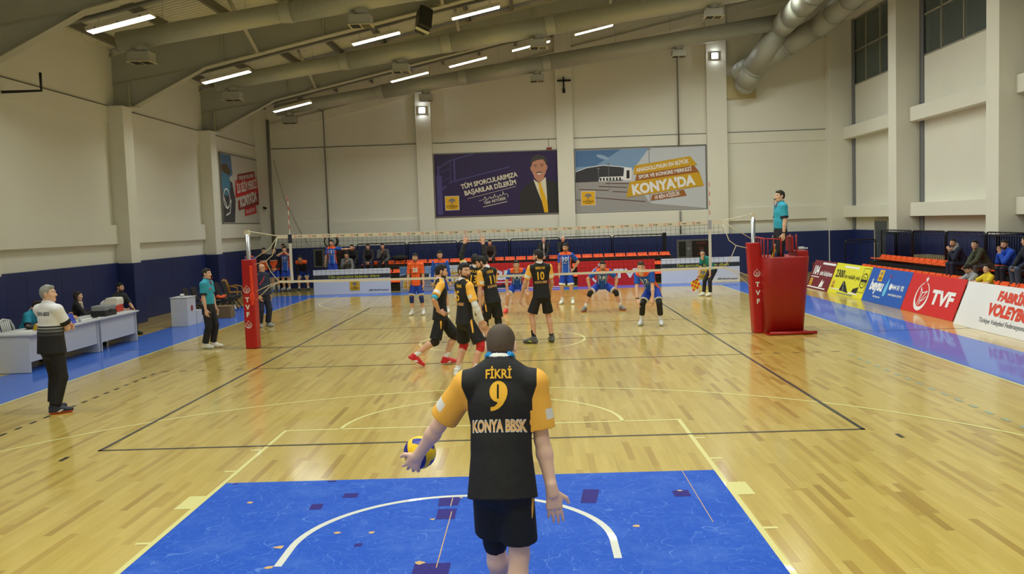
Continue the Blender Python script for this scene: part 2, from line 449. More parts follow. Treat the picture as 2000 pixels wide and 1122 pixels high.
# ================================================================== back wall
wb = MB().box(X0-.3, Y1, 0, X1+1.6, Y1+.3, 13.6).build('wall_back', CREAM, kind='structure')
cols = [(-11.15, -10.5), (-4.14, -3.47), (1.9, 2.61), (8.32, 9.17)]
for a, b_ in cols: MB().box(a, Y1-.28, 0, b_, Y1, roof(a)+.05).build('pillar', CREAM, wb, bevel=.01)
MB().box(13.4, 28.35, 0, X1, Y1, 13.4).build('pillar', CREAM, wb, bevel=.01)
lb, ub, sm, pad, sb = MB(), MB(), MB(), MB(), MB()
segs = [(-10.5, -4.14), (-3.47, 1.9), (2.61, 8.32), (9.17, 13.4)]
for a, b_ in segs:
    lb.box(a, Y1-.1, 2.28, b_, Y1, 2.83); ub.box(a, Y1-.03, 5.62, b_, Y1, 6.06); sm.box(a, Y1-.04, 6.07, b_, Y1, 6.09)
    sb.prism([(a, rbot(a)-.05), (b_, rbot(b_)-.05), (b_, rbot(b_)+.32), (a, rbot(a)+.32)], 'y', Y1-.12, Y1)
x = -10.5
while x < 13.39:
    x2 = min(13.4, x+1.707); pad.box(x+.003, Y1-.36, 0, x2-.003, Y1-.28, 1.75); x = x2
pad.box(13.34, 28.27, 0, X1, 28.35, 1.75)
lb.islands('wall_beam', CREAM, wb); ub.islands('wall_band', CREAM, wb); sm.islands('seam', SEAM, wb); pad.islands('wall_padding', NAVY, wb, bevel=.008)
sb.islands('sloping_beam', CREAM, wb)
# ================================================================== right wall (windows in the upper bays)
RPY = [22.05, 15.1, 8.15, 1.2, -5.75, -12.7]
wr = MB()
WZ0, WZ1 = 7.75, 10.5
wr.box(X1, Y0, 0, X1+.3, Y1, WZ0); wr.box(X1, Y0, WZ1, X1+.3, Y1, 13.6)
rb = [(RPY[0]+.35, 28.35)] + [(a+.35, b_-.35) for a, b_ in zip(RPY[1:], RPY[:-1])] + [(Y0, RPY[-1]-.35)]
last = Y1
for a, b_ in rb:
    wr.box(X1, b_, WZ0, X1+.3, last, WZ1); last = a
wr.box(X1, Y0, WZ0, X1+.3, last, WZ1) if last > Y0 else None
wr = wr.build('wall_right', CREAM, kind='structure')
for y in RPY: MB().box(13.5, y-.35, 0, X1, y+.35, 13.3).build('pillar', CREAM, wr, bevel=.01)
lb, ub, pad, js, tb = MB(), MB(), MB(), MB(), MB()
for a, b_ in rb:
    lb.box(13.95, a, 2.29, X1, b_, 2.76); ub.box(13.95, a, 5.57, X1, b_, 6.06); tb.box(13.95, a, 10.5, X1, b_, 10.75)
    js.box(X1-.05, b_-.3, 0, X1, b_-.02, 13.3)  # plain grey vertical strip at the far end of each bay
    segs_ = [(a, 24.4), (25.9, b_)] if b_ > 28 else [(a, b_)]
    for p, q_ in segs_:
        n = max(1, round((q_-p)/1.6)); st = (q_-p)/n
        for k in range(n): pad.box(X1-.08, p+k*st+.003, 0, X1-.01, p+(k+1)*st-.003, 1.76)
for y in RPY: pad.box(13.42, y-.43, 0, 13.5, y+.43, 1.76); pad.box(13.42, y-.43, 0, X1, y-.35, 1.76)
lb.islands('wall_beam', CREAM, wr, bevel=.01); ub.islands('wall_beam', CREAM, wr, bevel=.01); tb.islands('window_head', CREAM, wr)
js.islands('grey_wall_strip', mat('grey_strip', (118, 120, 124), .6), wr); pad.islands('wall_padding', NAVY, wr, bevel=.008)
GLASS = mat('dark_glass', (20, 24, 22), .05, spec=.5)
_b = GLASS.node_tree.nodes['Principled BSDF']; _b.inputs['Transmission Weight'].default_value = .85; _b.inputs['IOR'].default_value = 1.02
_b.inputs['Base Color'].default_value = (.55, .62, .58, 1)
FRAMEM = mat('window_frame_paint', (150, 148, 130), .5)
for i, (a, b_) in enumerate(rb[:4]):
    wd = empty('window_%d' % (i+1), (X1+.05, a, WZ0), kind='structure')
    W, Hh = b_-a, WZ1-WZ0
    MB().box(-.005, .0, 0, .005, W, Hh).build('pane', GLASS, wd)
    f = MB(); n = max(2, round(W/1.42))
    for k in range(n+1): yk = W*k/n; f.box(-.05, max(0, yk-.03), 0, .05, min(W, yk+.03), Hh)
    for z in (0, Hh*.5, Hh-.06): f.box(-.05, 0, z, .05, W, z+.06)
    f.build('window_frame', FRAMEM, wd)
# corridor behind the windows (dark) with a pale blue column
MB().box(X1+1.5, Y0, 7.2, X1+1.6, Y1, 10.9).box(X1+.3, Y0, 7.1, X1+1.6, Y1, 7.2).box(X1+.3, Y0, 10.9, X1+1.6, Y1, 11.0).build('corridor_shell', mat('corridor_dark', (44, 48, 44), .9), wr)
cur = MB().box(X1+.55, 15.75, 7.3, X1+.6, 16.45, 10.8).box(X1+.55, 22.5, 8.9, X1+.6, 23.3, 10.8)
cu_o = cur.islands('corridor_curtain', mat('pale_blue_cloth', (126, 172, 178), .9), wr)
l = bpy.data.lights.new('corridor_lamp', 'AREA'); l.size = .5; l.energy = 9; l.color = (.7, 1, 1)
lo = bpy.data.objects.new('corridor_lamp', l); C.objects.link(lo); lo.location = (X1+.42, 16.0, 10.6); lo.rotation_euler = (0, .5, 0)
# door in the right wall behind the stands
dr = empty('door_1', (X1-.02, 24.45, 0), kind='structure')
MB().box(-.06, 0, 0, 0, .07, 2.2).box(-.06, 1.33, 0, 0, 1.4, 2.2).box(-.06, .07, 2.13, 0, 1.33, 2.2).build('door_frame', mat('door_frame_paint', (176, 170, 150), .5), dr)
dl = MB().box(-.04, .07, .02, -.015, 1.33, 2.13).build('door_leaf', mat('door_leaf_grey', (70, 78, 84), .3), dr)
MB().tube([(-.06, .95, 1.0), (-.09, .95, 1.0), (-.09, .95, 1.25), (-.06, .95, 1.25)], .012).build('door_handle', SILVER, dr)
# ================================================================== front wall (behind the camera)
MB().box(X0-.3, Y0-.3, 0, X1+1.6, Y0, 13.6).build('wall_front', CREAM, kind='structure')
# ================================================================== roof deck, purlins, rafters
DECK = mat('roof_deck_sheet', (214, 211, 190), .6)
ce = MB(); prof = []
y = Y0-.3; 
while y < Y1+.3:
    prof += [(y, 0), (y+.10, 0), (y+.12, .05), (y+.18, .05), (y+.20, 0)]; y += .2
vs = []; fs = []
xa, xb = X0-.3, X1+1.6
for (py, pz) in prof: vs += [(xa, py, roof(xa)+pz), (xb, py, roof(xb)+pz)]
for i in range(len(prof)-1): fs.append((2*i, 2*i+1, 2*i+3, 2*i+2))
ce.add(vs, fs)
ce.box(xa, Y0-.3, 13.9, xb, Y1+.3, 14.0)
ceiling = ce.build('ceiling', DECK, kind='structure')
PURL = mat('purlin_paint', (116, 112, 98), .6)
x = X0+.55
while x < X1:
    z = roof(x)
    MB().box(x-.05, Y0, z-.22, x+.05, Y1, z-.2).box(x-.01, Y0, z-.2, x+.01, Y1, z-.03).box(x-.05, Y0, z-.03, x+.05, Y1, z-.01).build('purlin', PURL, ceiling)
    x += 1.55
RAFY = [22.55, 15.6, 8.65, 1.7, -5.25, -12.2]
for y in RAFY:
    rf = empty('roof_rafter', (0, y, 0), kind='structure')
    T = Matrix.Identity(4)
    xa, xb, xk = X0+.01, X1-.02, -8.35
    web = MB().prism([(xa, 6.86), (xk, rbot(xk)), (xb, rbot(xb)), (xb, roof(xb)-.24), (xa, roof(xa)-.24)], 'y', -.012, .012)
    web.prism([(xa, 6.22), (-10.5, 6.22), (xk, rbot(xk)), (xa, 6.86)], 'y', -.012, .012)
    web.build('web', STEEL, rf)
    fl = MB()
    fl.prism([(xk-.1, rbot(xk-.1)-.025), (xb, rbot(xb)-.025), (xb, rbot(xb)), (xk-.1, rbot(xk-.1))], 'y', -.15, .15)
    fl.prism([(xa, 6.845), (xk, rbot(xk)-.012), (xk, rbot(xk)), (xa, 6.86)], 'y', -.06, .06)
    fl.prism([(xa, roof(xa)-.24), (xb, roof(xb)-.24), (xb, roof(xb)-.22), (xa, roof(xa)-.22)], 'y', -.15, .15)
    fl.prism([(-10.5, 6.21), (xk-.05, rbot(xk)-.02), (xk, rbot(xk)+.0), (-10.5, 6.24)], 'y', -.15, .15)
    fl.box(xa, -.13, 6.2, -10.45, .13, 6.225)
    fl.build('flange', STEELL, rf)
    st = MB()
    st.box(-10.66, -.12, 6.22, -10.63, .12, 6.87)
    for k, xs in enumerate((-7.9, -5.0, -2.0, 1.0, 4.0, 7.0, 10.0)): st.box(xs-.012, -.09, rbot(xs), xs+.012, .09, roof(xs)-.24)
    st.islands('stiffener', STEELL, rf)
    for xs in (-6.9, -1.6, 3.7, 9.0):
        br = MB().tube([(xs, -.14, rbot(xs)+.04), (xs, -2.4, roof(xs)-.25)], .055, 10)
        br.box(xs-.2, -.16, rbot(xs)-.01, xs+.2, -.02, rbot(xs)+.02)
        br.build('brace', STEELL, rf)

# ================================================================== lamps
LAMPE = mat('lamp_diffuser', (255, 252, 238), .5, emit=7.0)
HOUS = mat('lamp_housing', (212, 206, 186), .5)
def lamp_row(y, xs, first):
    tz = lambda x: rbot(x)+.02
    tr = empty('cable_tray', (0, y+.06, 0), label='grey sloping cable tray carrying the %s row of strip lights' % first, cat='cable tray', group='cable trays over the lamp rows')
    a, b_ = X0+1.6, X1-1
    t = MB()
    t.prism([(a, tz(a)), (b_, tz(b_)), (b_, tz(b_)+.012), (a, tz(a)+.012)], 'y', -.07, .07)
    t.prism([(a, tz(a)), (b_, tz(b_)), (b_, tz(b_)+.06), (a, tz(a)+.06)], 'y', -.075, -.065)
    t.prism([(a, tz(a)), (b_, tz(b_)), (b_, tz(b_)+.06), (a, tz(a)+.06)], 'y', .065, .075)
    t.build('tray', mat('tray_metal', (128, 126, 112), .5, .3), tr)
    h = MB()
    for k in range(14):
        xx = a+.8+k*1.75
        if xx < b_: h.tube([(xx, 0, tz(xx)), (xx, 0, roof(xx)-.05)], .008, 5)
    h.islands('hanger_rod', STEELL, tr)
    for k, x in enumerate(xs):
        z = tz(x+.72)-.02
        root = empty('strip_light', (x+.725, y, z-.30+.02), label='x', cat='ceiling light', group='fluorescent strip lights under the roof')
        root.rotation_euler = (0, -SL, 0)
        MB().prism([(-.17, .0), (.17, 0), (.15, .10), (-.15, .10)], 'x', -.725, .725).build('housing', HOUS, root, bevel=.006)
        MB().box(-.70, -.135, -.012, .70, .135, .004).build('diffuser', LAMPE, root)
        c = MB()
        for xx in (-.5, 0, .5): c.box(xx-.01, -.175, 0, xx+.01, -.165, .035)
        c.islands('clip', BLACK, root)
        r_ = MB()
        for xx in (-.45, .45): r_.tube([(xx, 0, .1), (xx, 0, .29)], .006, 5)
        r_.islands('hanger_rod', STEELL, root)
        ld = bpy.data.lights.new('strip_lamp', 'AREA'); ld.shape = 'RECTANGLE'; ld.size = 1.38; ld.size_y = .26; ld.energy = LAMP_W*(1.12 if y > 20 else 1.12 if y < -4 else 1.); ld.spread = math.radians(150); ld.color = LAMP_COL
        lo = bpy.data.objects.new('strip_lamp', ld); C.objects.link(lo); lo.parent = root; lo.location = (0, 0, -.02)
        yield root
LROWS = [(23.22, [-8.71, -4.32, -2.16, .17, 2.48, 4.75, 7.0, 9.3], 'third'), (16.2, [-8.78, -4.35, -1.43, .9, 3.2, 5.5, 7.8], 'second'),
         (9.2, [-8.69, -4.35, -1.43, .9, 3.2, 5.5, 7.8], 'first'), (2.2, [-8.69, -4.35, -1.43, 1.4, 4.2, 7.0], 'fourth'), (-4.8, [-8.69, -4.35, -1.43, 1.4, 4.2, 7.0], 'fifth'), (-11.4, [-8.69, -4.35, 0, 4.2], 'sixth')]
ordw = ['lowest', 'second lowest', 'third lowest', 'fourth lowest', 'fifth lowest', 'sixth lowest', 'seventh lowest', 'highest']
for y, xs, nm in LROWS:
    where = {'third': 'in the row nearest the back wall', 'second': 'in the middle row above the net', 'first': 'in the nearest visible row at upper left'}.get(nm, 'in the %s row behind the camera' % nm)
    for k, rt in enumerate(lamp_row(y, xs, {'third': 'farthest', 'second': 'middle', 'first': 'nearest'}.get(nm, nm))):
        rt['label'] = 'lit white strip light, %s %s' % (ordw[k], where)

# ================================================================== ducts
def duct_material():
    m = mat('duct_sheet', (172, 173, 156), .45, .15)
    nt = m.node_tree; b = nt.nodes['Principled BSDF']
    g = nt.nodes.new('ShaderNodeTexCoord'); wv = nt.nodes.new('ShaderNodeTexWave'); wv.inputs['Scale'].default_value = 5.0; wv.inputs['Distortion'].default_value = 0; wv.wave_profile = 'SIN'
    nt.links.new(g.outputs['Object'], wv.inputs['Vector'])
    bp = nt.nodes.new('ShaderNodeBump'); bp.inputs['Strength'].default_value = .25; bp.inputs['Distance'].default_value = .01
    nt.links.new(wv.outputs[0], bp.inputs['Height']); nt.links.new(bp.outputs[0], b.inputs['Normal'])
    return m
DUCTM = duct_material()
DUCTP = mat('duct_plain_sheet', (168, 169, 154), .5, .1)
BOXG = mat('diffuser_box_paint', (168, 168, 156), .55)
def dz(x): return 7.43 + (x+9.5)*.1345
def air_duct(y, x_end, label):
    root = empty('air_duct', (0, y, 0), label=label, cat='air duct', group='spiral air ducts under the roof')
    segs = [(-9.55, -5.42, .245), (-5.15, -2.05, .29), (-1.75, 1.35, .31), (1.65, x_end, .32)]
    for i, (a, b_, r) in enumerate(segs):
        MB().tube([(a, 0, dz(a)), (b_, 0, dz(b_))], r, 28).build('duct_section', DUCTM, root)
        if i < 3:
            na, nr = segs[i+1][0], segs[i+1][2]
            MB().tube([(b_-.01, 0, dz(b_-.01)), (b_, 0, dz(b_)), (na, 0, dz(na)), (na+.01, 0, dz(na+.01))], [r+.006, r+.006, nr+.006, nr+.006], 28).build('reducer', DUCTP, root)
    h = MB()
    for xx in (-8.4, -6.3, -4.2, -2.4, -.4, .25, 2.4, 4.3, 6.5, 8.8):
        if xx < x_end: h.tube([(xx, 0, dz(xx)+.2), (xx, 0, roof(xx)-.02)], .006, 5)
    h.islands('hanger_rod', STEEL, root)
    for xx in (-9.0, -3.4, 1.12, 6.82):
        r = .245 if xx < -5 else .3
        zb = dz(xx)-r
        d = MB()
        d.box(xx-.27, -.22, zb-.36, xx+.27, .22, zb-.12)
        bx = d.build('diffuser_box', BOXG, root, bevel=.006)
        MB().tube([(xx, 0, zb+.12), (xx, 0, zb-.13)], .17, 20).build('neck', BOXG, bx)
        g = MB().box(xx-.30, -.25, zb-.375, xx+.30, .25, zb-.36)
        g.box(xx-.25, -.2, zb-.38, xx-.02, .2, zb-.374, 1); g.box(xx+.02, -.2, zb-.38, xx+.25, .2, zb-.374, 2)
        for k in range(9): g.box(xx+.03+k*.024, -.19, zb-.385, xx+.04+k*.024, .19, zb-.38, 1)
        g.build('grille', [mat('grille_frame', (190, 182, 140), .5), mat('grille_dark', (28, 27, 24), .8), mat('grille_plate', (140, 134, 108), .6)], bx)
    return root
air_duct(12.6, 12.0, 'nearest spiral air duct across the upper left, with hanging vent boxes')
air_duct(19.6, 12.0, 'middle spiral air duct sloping above the net')
air_duct(26.6, 10.9, 'farthest spiral air duct, in front of the back wall, joining the big trunk duct')
def trunk(label, pts, r):
    root = empty('trunk_duct', (0, 0, 0), label=label, cat='air duct')
    for i in range(len(pts)-1):
        a, b_ = Vector(pts[i]), Vector(pts[i+1]); d = (b_-a).normalized()
        n = max(1, int((b_-a).length/1.3))
        for k in range(n):
            p, q_ = a+(b_-a)*k/n, a+(b_-a)*(k+1)/n
            MB().tube([p, q_], r, 28).build('duct_section', DUCTP, root)
            MB().tube([p-d*.03, p+d*.03], r+.018, 28).build('collar', DUCTP, root)
        MB().sphere(b_, r, 20).build('elbow', DUCTP, root)
    return root
trunk('thick trunk duct in front, bending down to its wall plate left of the window', [(11.15, 8.0, 11.2), (11.05, 20, 10.55), (10.95, 26.7, 10.0), (10.1, 27.9, 8.55), (9.9, 28.42, 8.05)], .45)
trunk('second trunk duct running behind the front one beside the right wall', [(12.7, 8.0, 11.2), (12.6, 20, 10.5), (12.3, 26.2, 9.85), (10.3, 28.1, 8.85), (9.75, 28.45, 8.55)], .43)
tag(MB().box(9.2, 28.9, 7.5, 10.45, 29.0, 8.5).build('wall_plate', mat('plate_yellowish', (190, 178, 130), .6)), 'square plate on the back wall where the trunk ducts end', 'wall plate')
# ================================================================== printed marks
YEL = mat('yellow_print', (232, 178, 22), .5); BLK = mat('black_print', (24, 24, 26), .5); GREYP = mat('grey_print', (120, 122, 128), .5)
def city_logo(parent, fr, x, y, s, d, big=False):
    """square yellow city badge with eagle and three lines"""
    if big: art(parent, 'badge_edge', [rect(x-.03*s, y-.03*s, x+1.03*s, y+1.03*s)], WHITE, fr, d-.002)
    art(parent, 'badge', [rect(x, y, x+s, y+s)], YEL, fr, d)
    c = x+s/2; t = y+.7*s
    q = [ell(c, t-.02*s, .07*s, .13*s, 12)]
    for sg in (-1, 1):
        q.append([(c+sg*.06*s, t+.06*s), (c+sg*.16*s, t+.14*s), (c+sg*.25*s, t-.02*s), (c+sg*.24*s, t-.16*s), (c+sg*.18*s, t-.05*s), (c+sg*.1*s, t-.12*s)][::sg])
        q.append(ell(c+sg*.05*s, t+.12*s, .04*s, .05*s, 8))
    q.append([(c-.06*s, t-.13*s), (c+.06*s, t-.13*s), (c+.1*s, t-.22*s), (c-.1*s, t-.22*s)])
    art(parent, 'eagle_emblem', q, GREYP, fr, d+.002)
    text(parent, 'lettering', [('KONYA', c, y+.33*s, .07*s), ('BÜYÜKŞEHİR', c, y+.2*s, .1*s, dict(w=.8*s, bold=.03)), ('BELEDİYESİ', c, y+.09*s, .065*s)], BLK, fr, d+.002)
def star(cx, cy, r, rot=90):
    return [(cx+(r if i % 2 == 0 else r*.4)*math.cos(math.radians(rot+36*i)), cy+(r if i % 2 == 0 else r*.4)*math.sin(math.radians(rot+36*i))) for i in range(10)]
def tvf_logo(parent, fr, cx, cy, r, d, m=None, sx=.8):
    """ring that thickens downward, ball seams inside, star above"""
    q = []
    n = 36
    for i in range(n):
        t0, t1 = math.radians(78-336*i/n), math.radians(78-336*(i+1)/n)
        def th(t): return r*(.06+.11*(1-math.sin(t)))
        q.append([(cx+sx*(r-th(t0))*math.cos(t0), cy+(r-th(t0))*math.sin(t0)), (cx+sx*r*math.cos(t0), cy+r*math.sin(t0)),
                  (cx+sx*r*math.cos(t1), cy+r*math.sin(t1)), (cx+sx*(r-th(t1))*math.cos(t1), cy+(r-th(t1))*math.sin(t1))])
    w = r*.07
    q += stroke([(cx-.45*sx*r, cy+.62*r), (cx-.05*sx*r, cy+.25*r), (cx+.62*sx*r, cy+.42*r)], w)
    q += stroke([(cx-.45*sx*r, cy+.62*r), (cx-.22*sx*r, cy+.1*r), (cx-.32*sx*r, cy-.6*r)], w)
    q += stroke([(cx-.05*sx*r, cy+.25*r), (cx-.1*sx*r, cy-.2*r), (cx-.05*sx*r, cy-.62*r)], w)
    q += stroke([(cx+.62*sx*r, cy+.42*r), (cx+.2*sx*r, cy-.05*r), (cx+.1*sx*r, cy-.5*r)], w)
    q += stroke([(cx+.68*sx*r, cy+.05*r), (cx+.3*sx*r, cy-.25*r), (cx-.02*sx*r, cy-.3*r)], w)
    q.append(star(cx, cy+1.22*r, r*.26, 96))
    return art(parent, 'crest', q, m or WHITE, fr, d)

# ================================================================== back wall posters
def poster(name, x0, z0, x1, z1, bg, label):
    root = empty(name, (x0, Y1-.03 if name != 'x' else 0, z0), label=label, cat='poster')
    return root
def wall_poster(label, loc, r, W, H, bg, frame_col):
    root = empty('poster', loc, label=label, cat='poster')
    fr = Frame(loc, r, (0, 0, 1))
    inv = root.matrix_basis.inverted()
    b = MB(); n = fr.n*-.05
    c = [inv @ fr.p(x, y, 0) for x, y in rect(0, 0, W, H)]; c2 = [v+n for v in c]
    b.add(c+c2, [(0, 1, 2, 3), (7, 6, 5, 4), (0, 4, 5, 1), (1, 5, 6, 2), (2, 6, 7, 3), (3, 7, 4, 0)])
    b.build('panel', bg, root)
    f = MB(); t = .045
    for a in (rect(-t, -t, W+t, 0), rect(-t, H, W+t, H+t), rect(-t, 0, 0, H), rect(W, 0, W+t, H)):
        c = [inv @ fr.p(x, y, .012) for x, y in a]; c2 = [v+fr.n*-.062 for v in c]
        f.add(c+c2, [(0, 1, 2, 3), (7, 6, 5, 4), (0, 4, 5, 1), (1, 5, 6, 2), (2, 6, 7, 3), (3, 7, 4, 0)])
    f.build('edge_frame', frame_col, root)
    return root, fr
FRM = mat('poster_frame_grey', (120, 118, 112), .5)
WARM = mat('cream_print', (222, 214, 190), .5)
rt, fr = wall_poster('dark purple poster with a man in a suit and white slogan lettering', (-3.42, Y1-.06, 2.9), (1, 0, 0), 5.36, 2.68, mat('purple_poster', (44, 28, 78), .4), FRM)
VIO = mat('violet_line_print', (76, 70, 132), .5)
q = [rect(.06, .08, .3, 1.78), rect(.12, 1.78, .2, 2.2), rect(.83, 1.55, .9, 2.45)]
q += stroke([(.2, 2.1), (.68, 2.4), (1.7, 2.66)], .05) + stroke([(.3, 1.15), (.7, 1.48), (3.25, 2.05)], .05)
for a, b_ in (((.22, 1.92), (.68, 2.08)), ((.3, 1.5), (.68, 1.7)), ((.3, 1.25), (.68, 1.42)), ((.68, 1.48), (.68, 2.4))): q += stroke([a, b_], .025)
art(rt, 'net_drawing', q, VIO, fr, .004)
q = []
for k in range(15): x = .98+k*.13; q += stroke([(x, 1.55+.224*(x-.95)), (x, min(2.64, 2.48+.25*(x-.95)))], .008)
for k in range(1, 8):
    y = 1.55+k*.117; q += stroke([(.95, y), (2.8, min(2.64, y+.42))], .008)
art(rt, 'mesh_drawing', q, mat('dim_violet_print', (56, 46, 96), .5), fr, .003)
text(rt, 'lettering', [('TÜM SPORCULARIMIZA', 1.14, 1.16, .2, dict(w=2.5, align='l', rot=10.9, bold=.035)), ('BAŞARILAR DİLERİM', 1.28, .88, .2, dict(w=2.28, align='l', rot=10.7, bold=.035)),
     ('Tahir AKYÜREK', 2.1, .47, .12, dict(w=.98, align='l', rot=11, bold=.02))], WARM, fr, .006)
q = stroke([(1.4, .74), (3.5, 1.2)], .014)
sg = [(1.88, .63), (2.1, .68), (2.14, .8), (2.2, .72), (2.16, .62), (2.3, .72), (2.36, .8), (2.4, .7), (2.46, .78), (2.5, .72), (2.56, .9), (2.6, .76), (2.68, .82), (2.72, .74), (2.8, .88), (2.84, .8), (2.92, .86), (2.92, 1.0), (2.98, .86), (3.08, .9), (3.14, .84), (3.14, .74)]
q += stroke(sg, .018) + stroke([(2.05, .36), (3.1, .56)], .025)
art(rt, 'signature', q, WARM, fr, .006)
city_logo(rt, fr, .42, .28, .58, .006, True)
SUIT = mat('charcoal_print', (38, 36, 38), .5); SKINP = mat('skin_print', (196, 136, 110), .5); HAIRP = mat('grey_hair_print', (64, 62, 60), .5)
art(rt, 'suit_picture', [[(3.62, .02), (3.68, .9), (3.82, 1.15), (4.25, 1.42), (4.55, 1.0), (4.85, 1.45), (5.3, 1.3), (5.34, .02)]], SUIT, fr, .004)
art(rt, 'shirt_picture', [[(4.26, 1.48), (4.42, 1.0), (4.75, .1), (4.85, .1), (4.82, 1.1), (4.8, 1.56), (4.5, 1.3)]], WARM, fr, .006)
art(rt, 'tie_picture', [[(4.46, 1.3), (4.6, 1.32), (4.6, 1.2), (4.84, .5), (4.86, .03), (4.7, .03), (4.5, 1.0), (4.5, 1.2)]], YEL, fr, .009)
art(rt, 'face_picture', [[(4.3, 1.55), (4.5, 1.32), (4.72, 1.5), (4.76, 1.8), (4.3, 1.8)], ell(4.52, 1.95, .32, .46), ell(4.2, 1.95, .05, .12, 12), ell(4.84, 1.98, .05, .12, 12)], SKINP, fr, .011)
art(rt, 'hair_picture', [[(4.18, 2.0), (4.16, 2.25), (4.28, 2.46), (4.5, 2.54), (4.74, 2.46), (4.88, 2.25), (4.86, 2.02), (4.8, 2.2), (4.7, 2.32), (4.45, 2.3), (4.26, 2.22)], [(4.37, 1.73), (4.46, 1.755), (4.53, 1.76), (4.53, 1.8), (4.45, 1.79)], [(4.53, 1.76), (4.61, 1.755), (4.70, 1.74), (4.62, 1.79), (4.53, 1.8)],
      rect(4.3, 2.06, 4.44, 2.09), rect(4.58, 2.08, 4.72, 2.11), ell(4.38, 2.01, .03, .018, 10), ell(4.65, 2.03, .03, .018, 10)], HAIRP, fr, .014)
art(rt, 'smile_picture', [[(4.42, 1.71), (4.52, 1.66), (4.64, 1.72), (4.53, 1.725)]], WHITE, fr, .014)

RIBY = mat('mustard_print', (205, 160, 24), .5); RIBB = mat('brown_print', (158, 96, 42), .5)
def arena_poster(label, loc, W, H, cut=None, name='poster'):
    k = W/5.62; kh = H/2.68
    rt, fr = wall_poster(label, loc, (1, 0, 0), W, H, mat('pale_sky_print', (196, 200, 206), .5), FRM)
    P = lambda *pts: [(x*k, y*kh) for x, y in pts]
    art(rt, 'sky_picture', [P((.02, 2.66), (3.2, 2.66), (2.2, 1.4), (.02, 1.4))], mat('sky_blue_print', (126, 158, 194), .5), fr, .003)
    art(rt, 'sky_picture', [P((.02, 2.66), (2.0, 2.66), (.9, 2.0), (.02, 1.95))], mat('deep_sky_print', (80, 118, 164), .5), fr, .005)
    art(rt, 'cloud_picture', [[(x*k, y*kh) for x, y in ell(1.2, 2.35, .28, .08, 16, rot=-18)], [(x*k, y*kh) for x, y in ell(1.7, 1.9, .4, .06, 16, rot=-12)]], mat('cloud_print', (150, 176, 204), .5), fr, .007)
    art(rt, 'car_park_picture', [P((.02, .02), (5.6, .02), (3.2, .3), (2.6, 1.25), (.02, 1.32))], mat('tarmac_print', (158, 156, 154), .5), fr, .005)
    g = [P((.0, 1.3), (.02, 1.75), (.5, 1.9), (1.2, 1.98), (1.8, 1.95), (2.1, 1.85), (2.2, 1.32))]
    art(rt, 'arena_picture', g, mat('dark_arena_print', (54, 54, 60), .5), fr, .009)
    q = [P((2.05, 1.32), (2.12, 1.9), (2.45, 1.85), (2.4, 1.32)), P((1.0, 1.3), (2.1, 1.36), (2.1, 1.5), (1.05, 1.5))] + [[(x*k, y*kh) for x, y in p] for p in stroke([(.02, 1.76), (.5, 1.92), (1.2, 2.0), (2.1, 1.9)], .03)]
    art(rt, 'arena_portal_picture', q, WHITE, fr, .011)
    q = [P((1.05+.14*i, 1.33), (1.12+.14*i, 1.33), (1.12+.14*i, 1.46), (1.05+.14*i, 1.46)) for i in range(7)] + [P((2.2, 1.4), (2.34, 1.4), (2.34, 1.75), (2.22, 1.75))]
    art(rt, 'arena_opening_picture', q, BLK, fr, .013)
    q = []
    for a, b_ in (((.15, 1.0), (1.4, .92)), ((1.0, 1.1), (2.2, 1.02)), ((1.3, 1.22), (2.3, 1.18)), ((.85, .62), (3.0, .38)), ((1.6, .86), (2.4, .8)), ((.0, .55), (.8, .5))): q += [[(x*k, y*kh) for x, y in p] for p in stroke([a, b_], .035)]
    art(rt, 'planting_strip_picture', q, mat('red_brown_print', (96, 62, 54), .5), fr, .009)
    q = []
    for x, y0, y1 in ((1.0, 1.2, 1.85), (1.44, .85, 2.05), (3.2, .3, 2.6)): q += [[(a*k, b_*kh) for a, b_ in p] for p in stroke([(x, y0), (x, y1)], .02)]; q.append(P((x-.07, y1), (x+.07, y1), (x+.05, y1+.04), (x-.05, y1+.04)))
    art(rt, 'lamp_post_picture', q, GREYP, fr, .012)
    art(rt, 'ribbon', [P((2.57, 1.94), (4.96, 2.26), (5.26, 1.88), (2.51, 1.55)), P((2.34, 1.25), (5.34, 1.57), (5.53, .98), (2.17, .59))], RIBY, fr, .015)
    art(rt, 'ribbon', [P((2.66, 1.6), (5.11, 1.88), (5.37, 1.53), (2.57, 1.29)), P((3.29, .66), (4.66, .84), (4.78, .58), (3.23, .41))], RIBB, fr, .014)
    text(rt, 'lettering', [("ANADOLU'NUN EN BÜYÜK", 2.64*k, 1.66*kh, .17*kh, dict(w=2.3*k, align='l', rot=8, bold=.03)), ('SPOR VE KONGRE MERKEZİ', 2.74*k, 1.37*kh, .15*kh, dict(w=2.3*k, align='l', rot=7.2, bold=.03)),
         ("KONYA'DA", 2.46*k, .7*kh, .42*kh, dict(w=2.75*k, align='l', rot=7.5, bold=.05)), ('10 BİN KİŞİLİK', 3.42*k, .47*kh, .15*kh, dict(w=1.1*k, align='l', rot=8, bold=.03))], WHITE, fr, .018)
    city_logo(rt, fr, .24*k, .32*kh, .58*k, .016, True)
    return rt
arena_poster('pale poster with a sports arena photo and mustard slogan ribbons, high on back wall', (2.66, Y1-.06, 2.87), 5.6, 2.68)

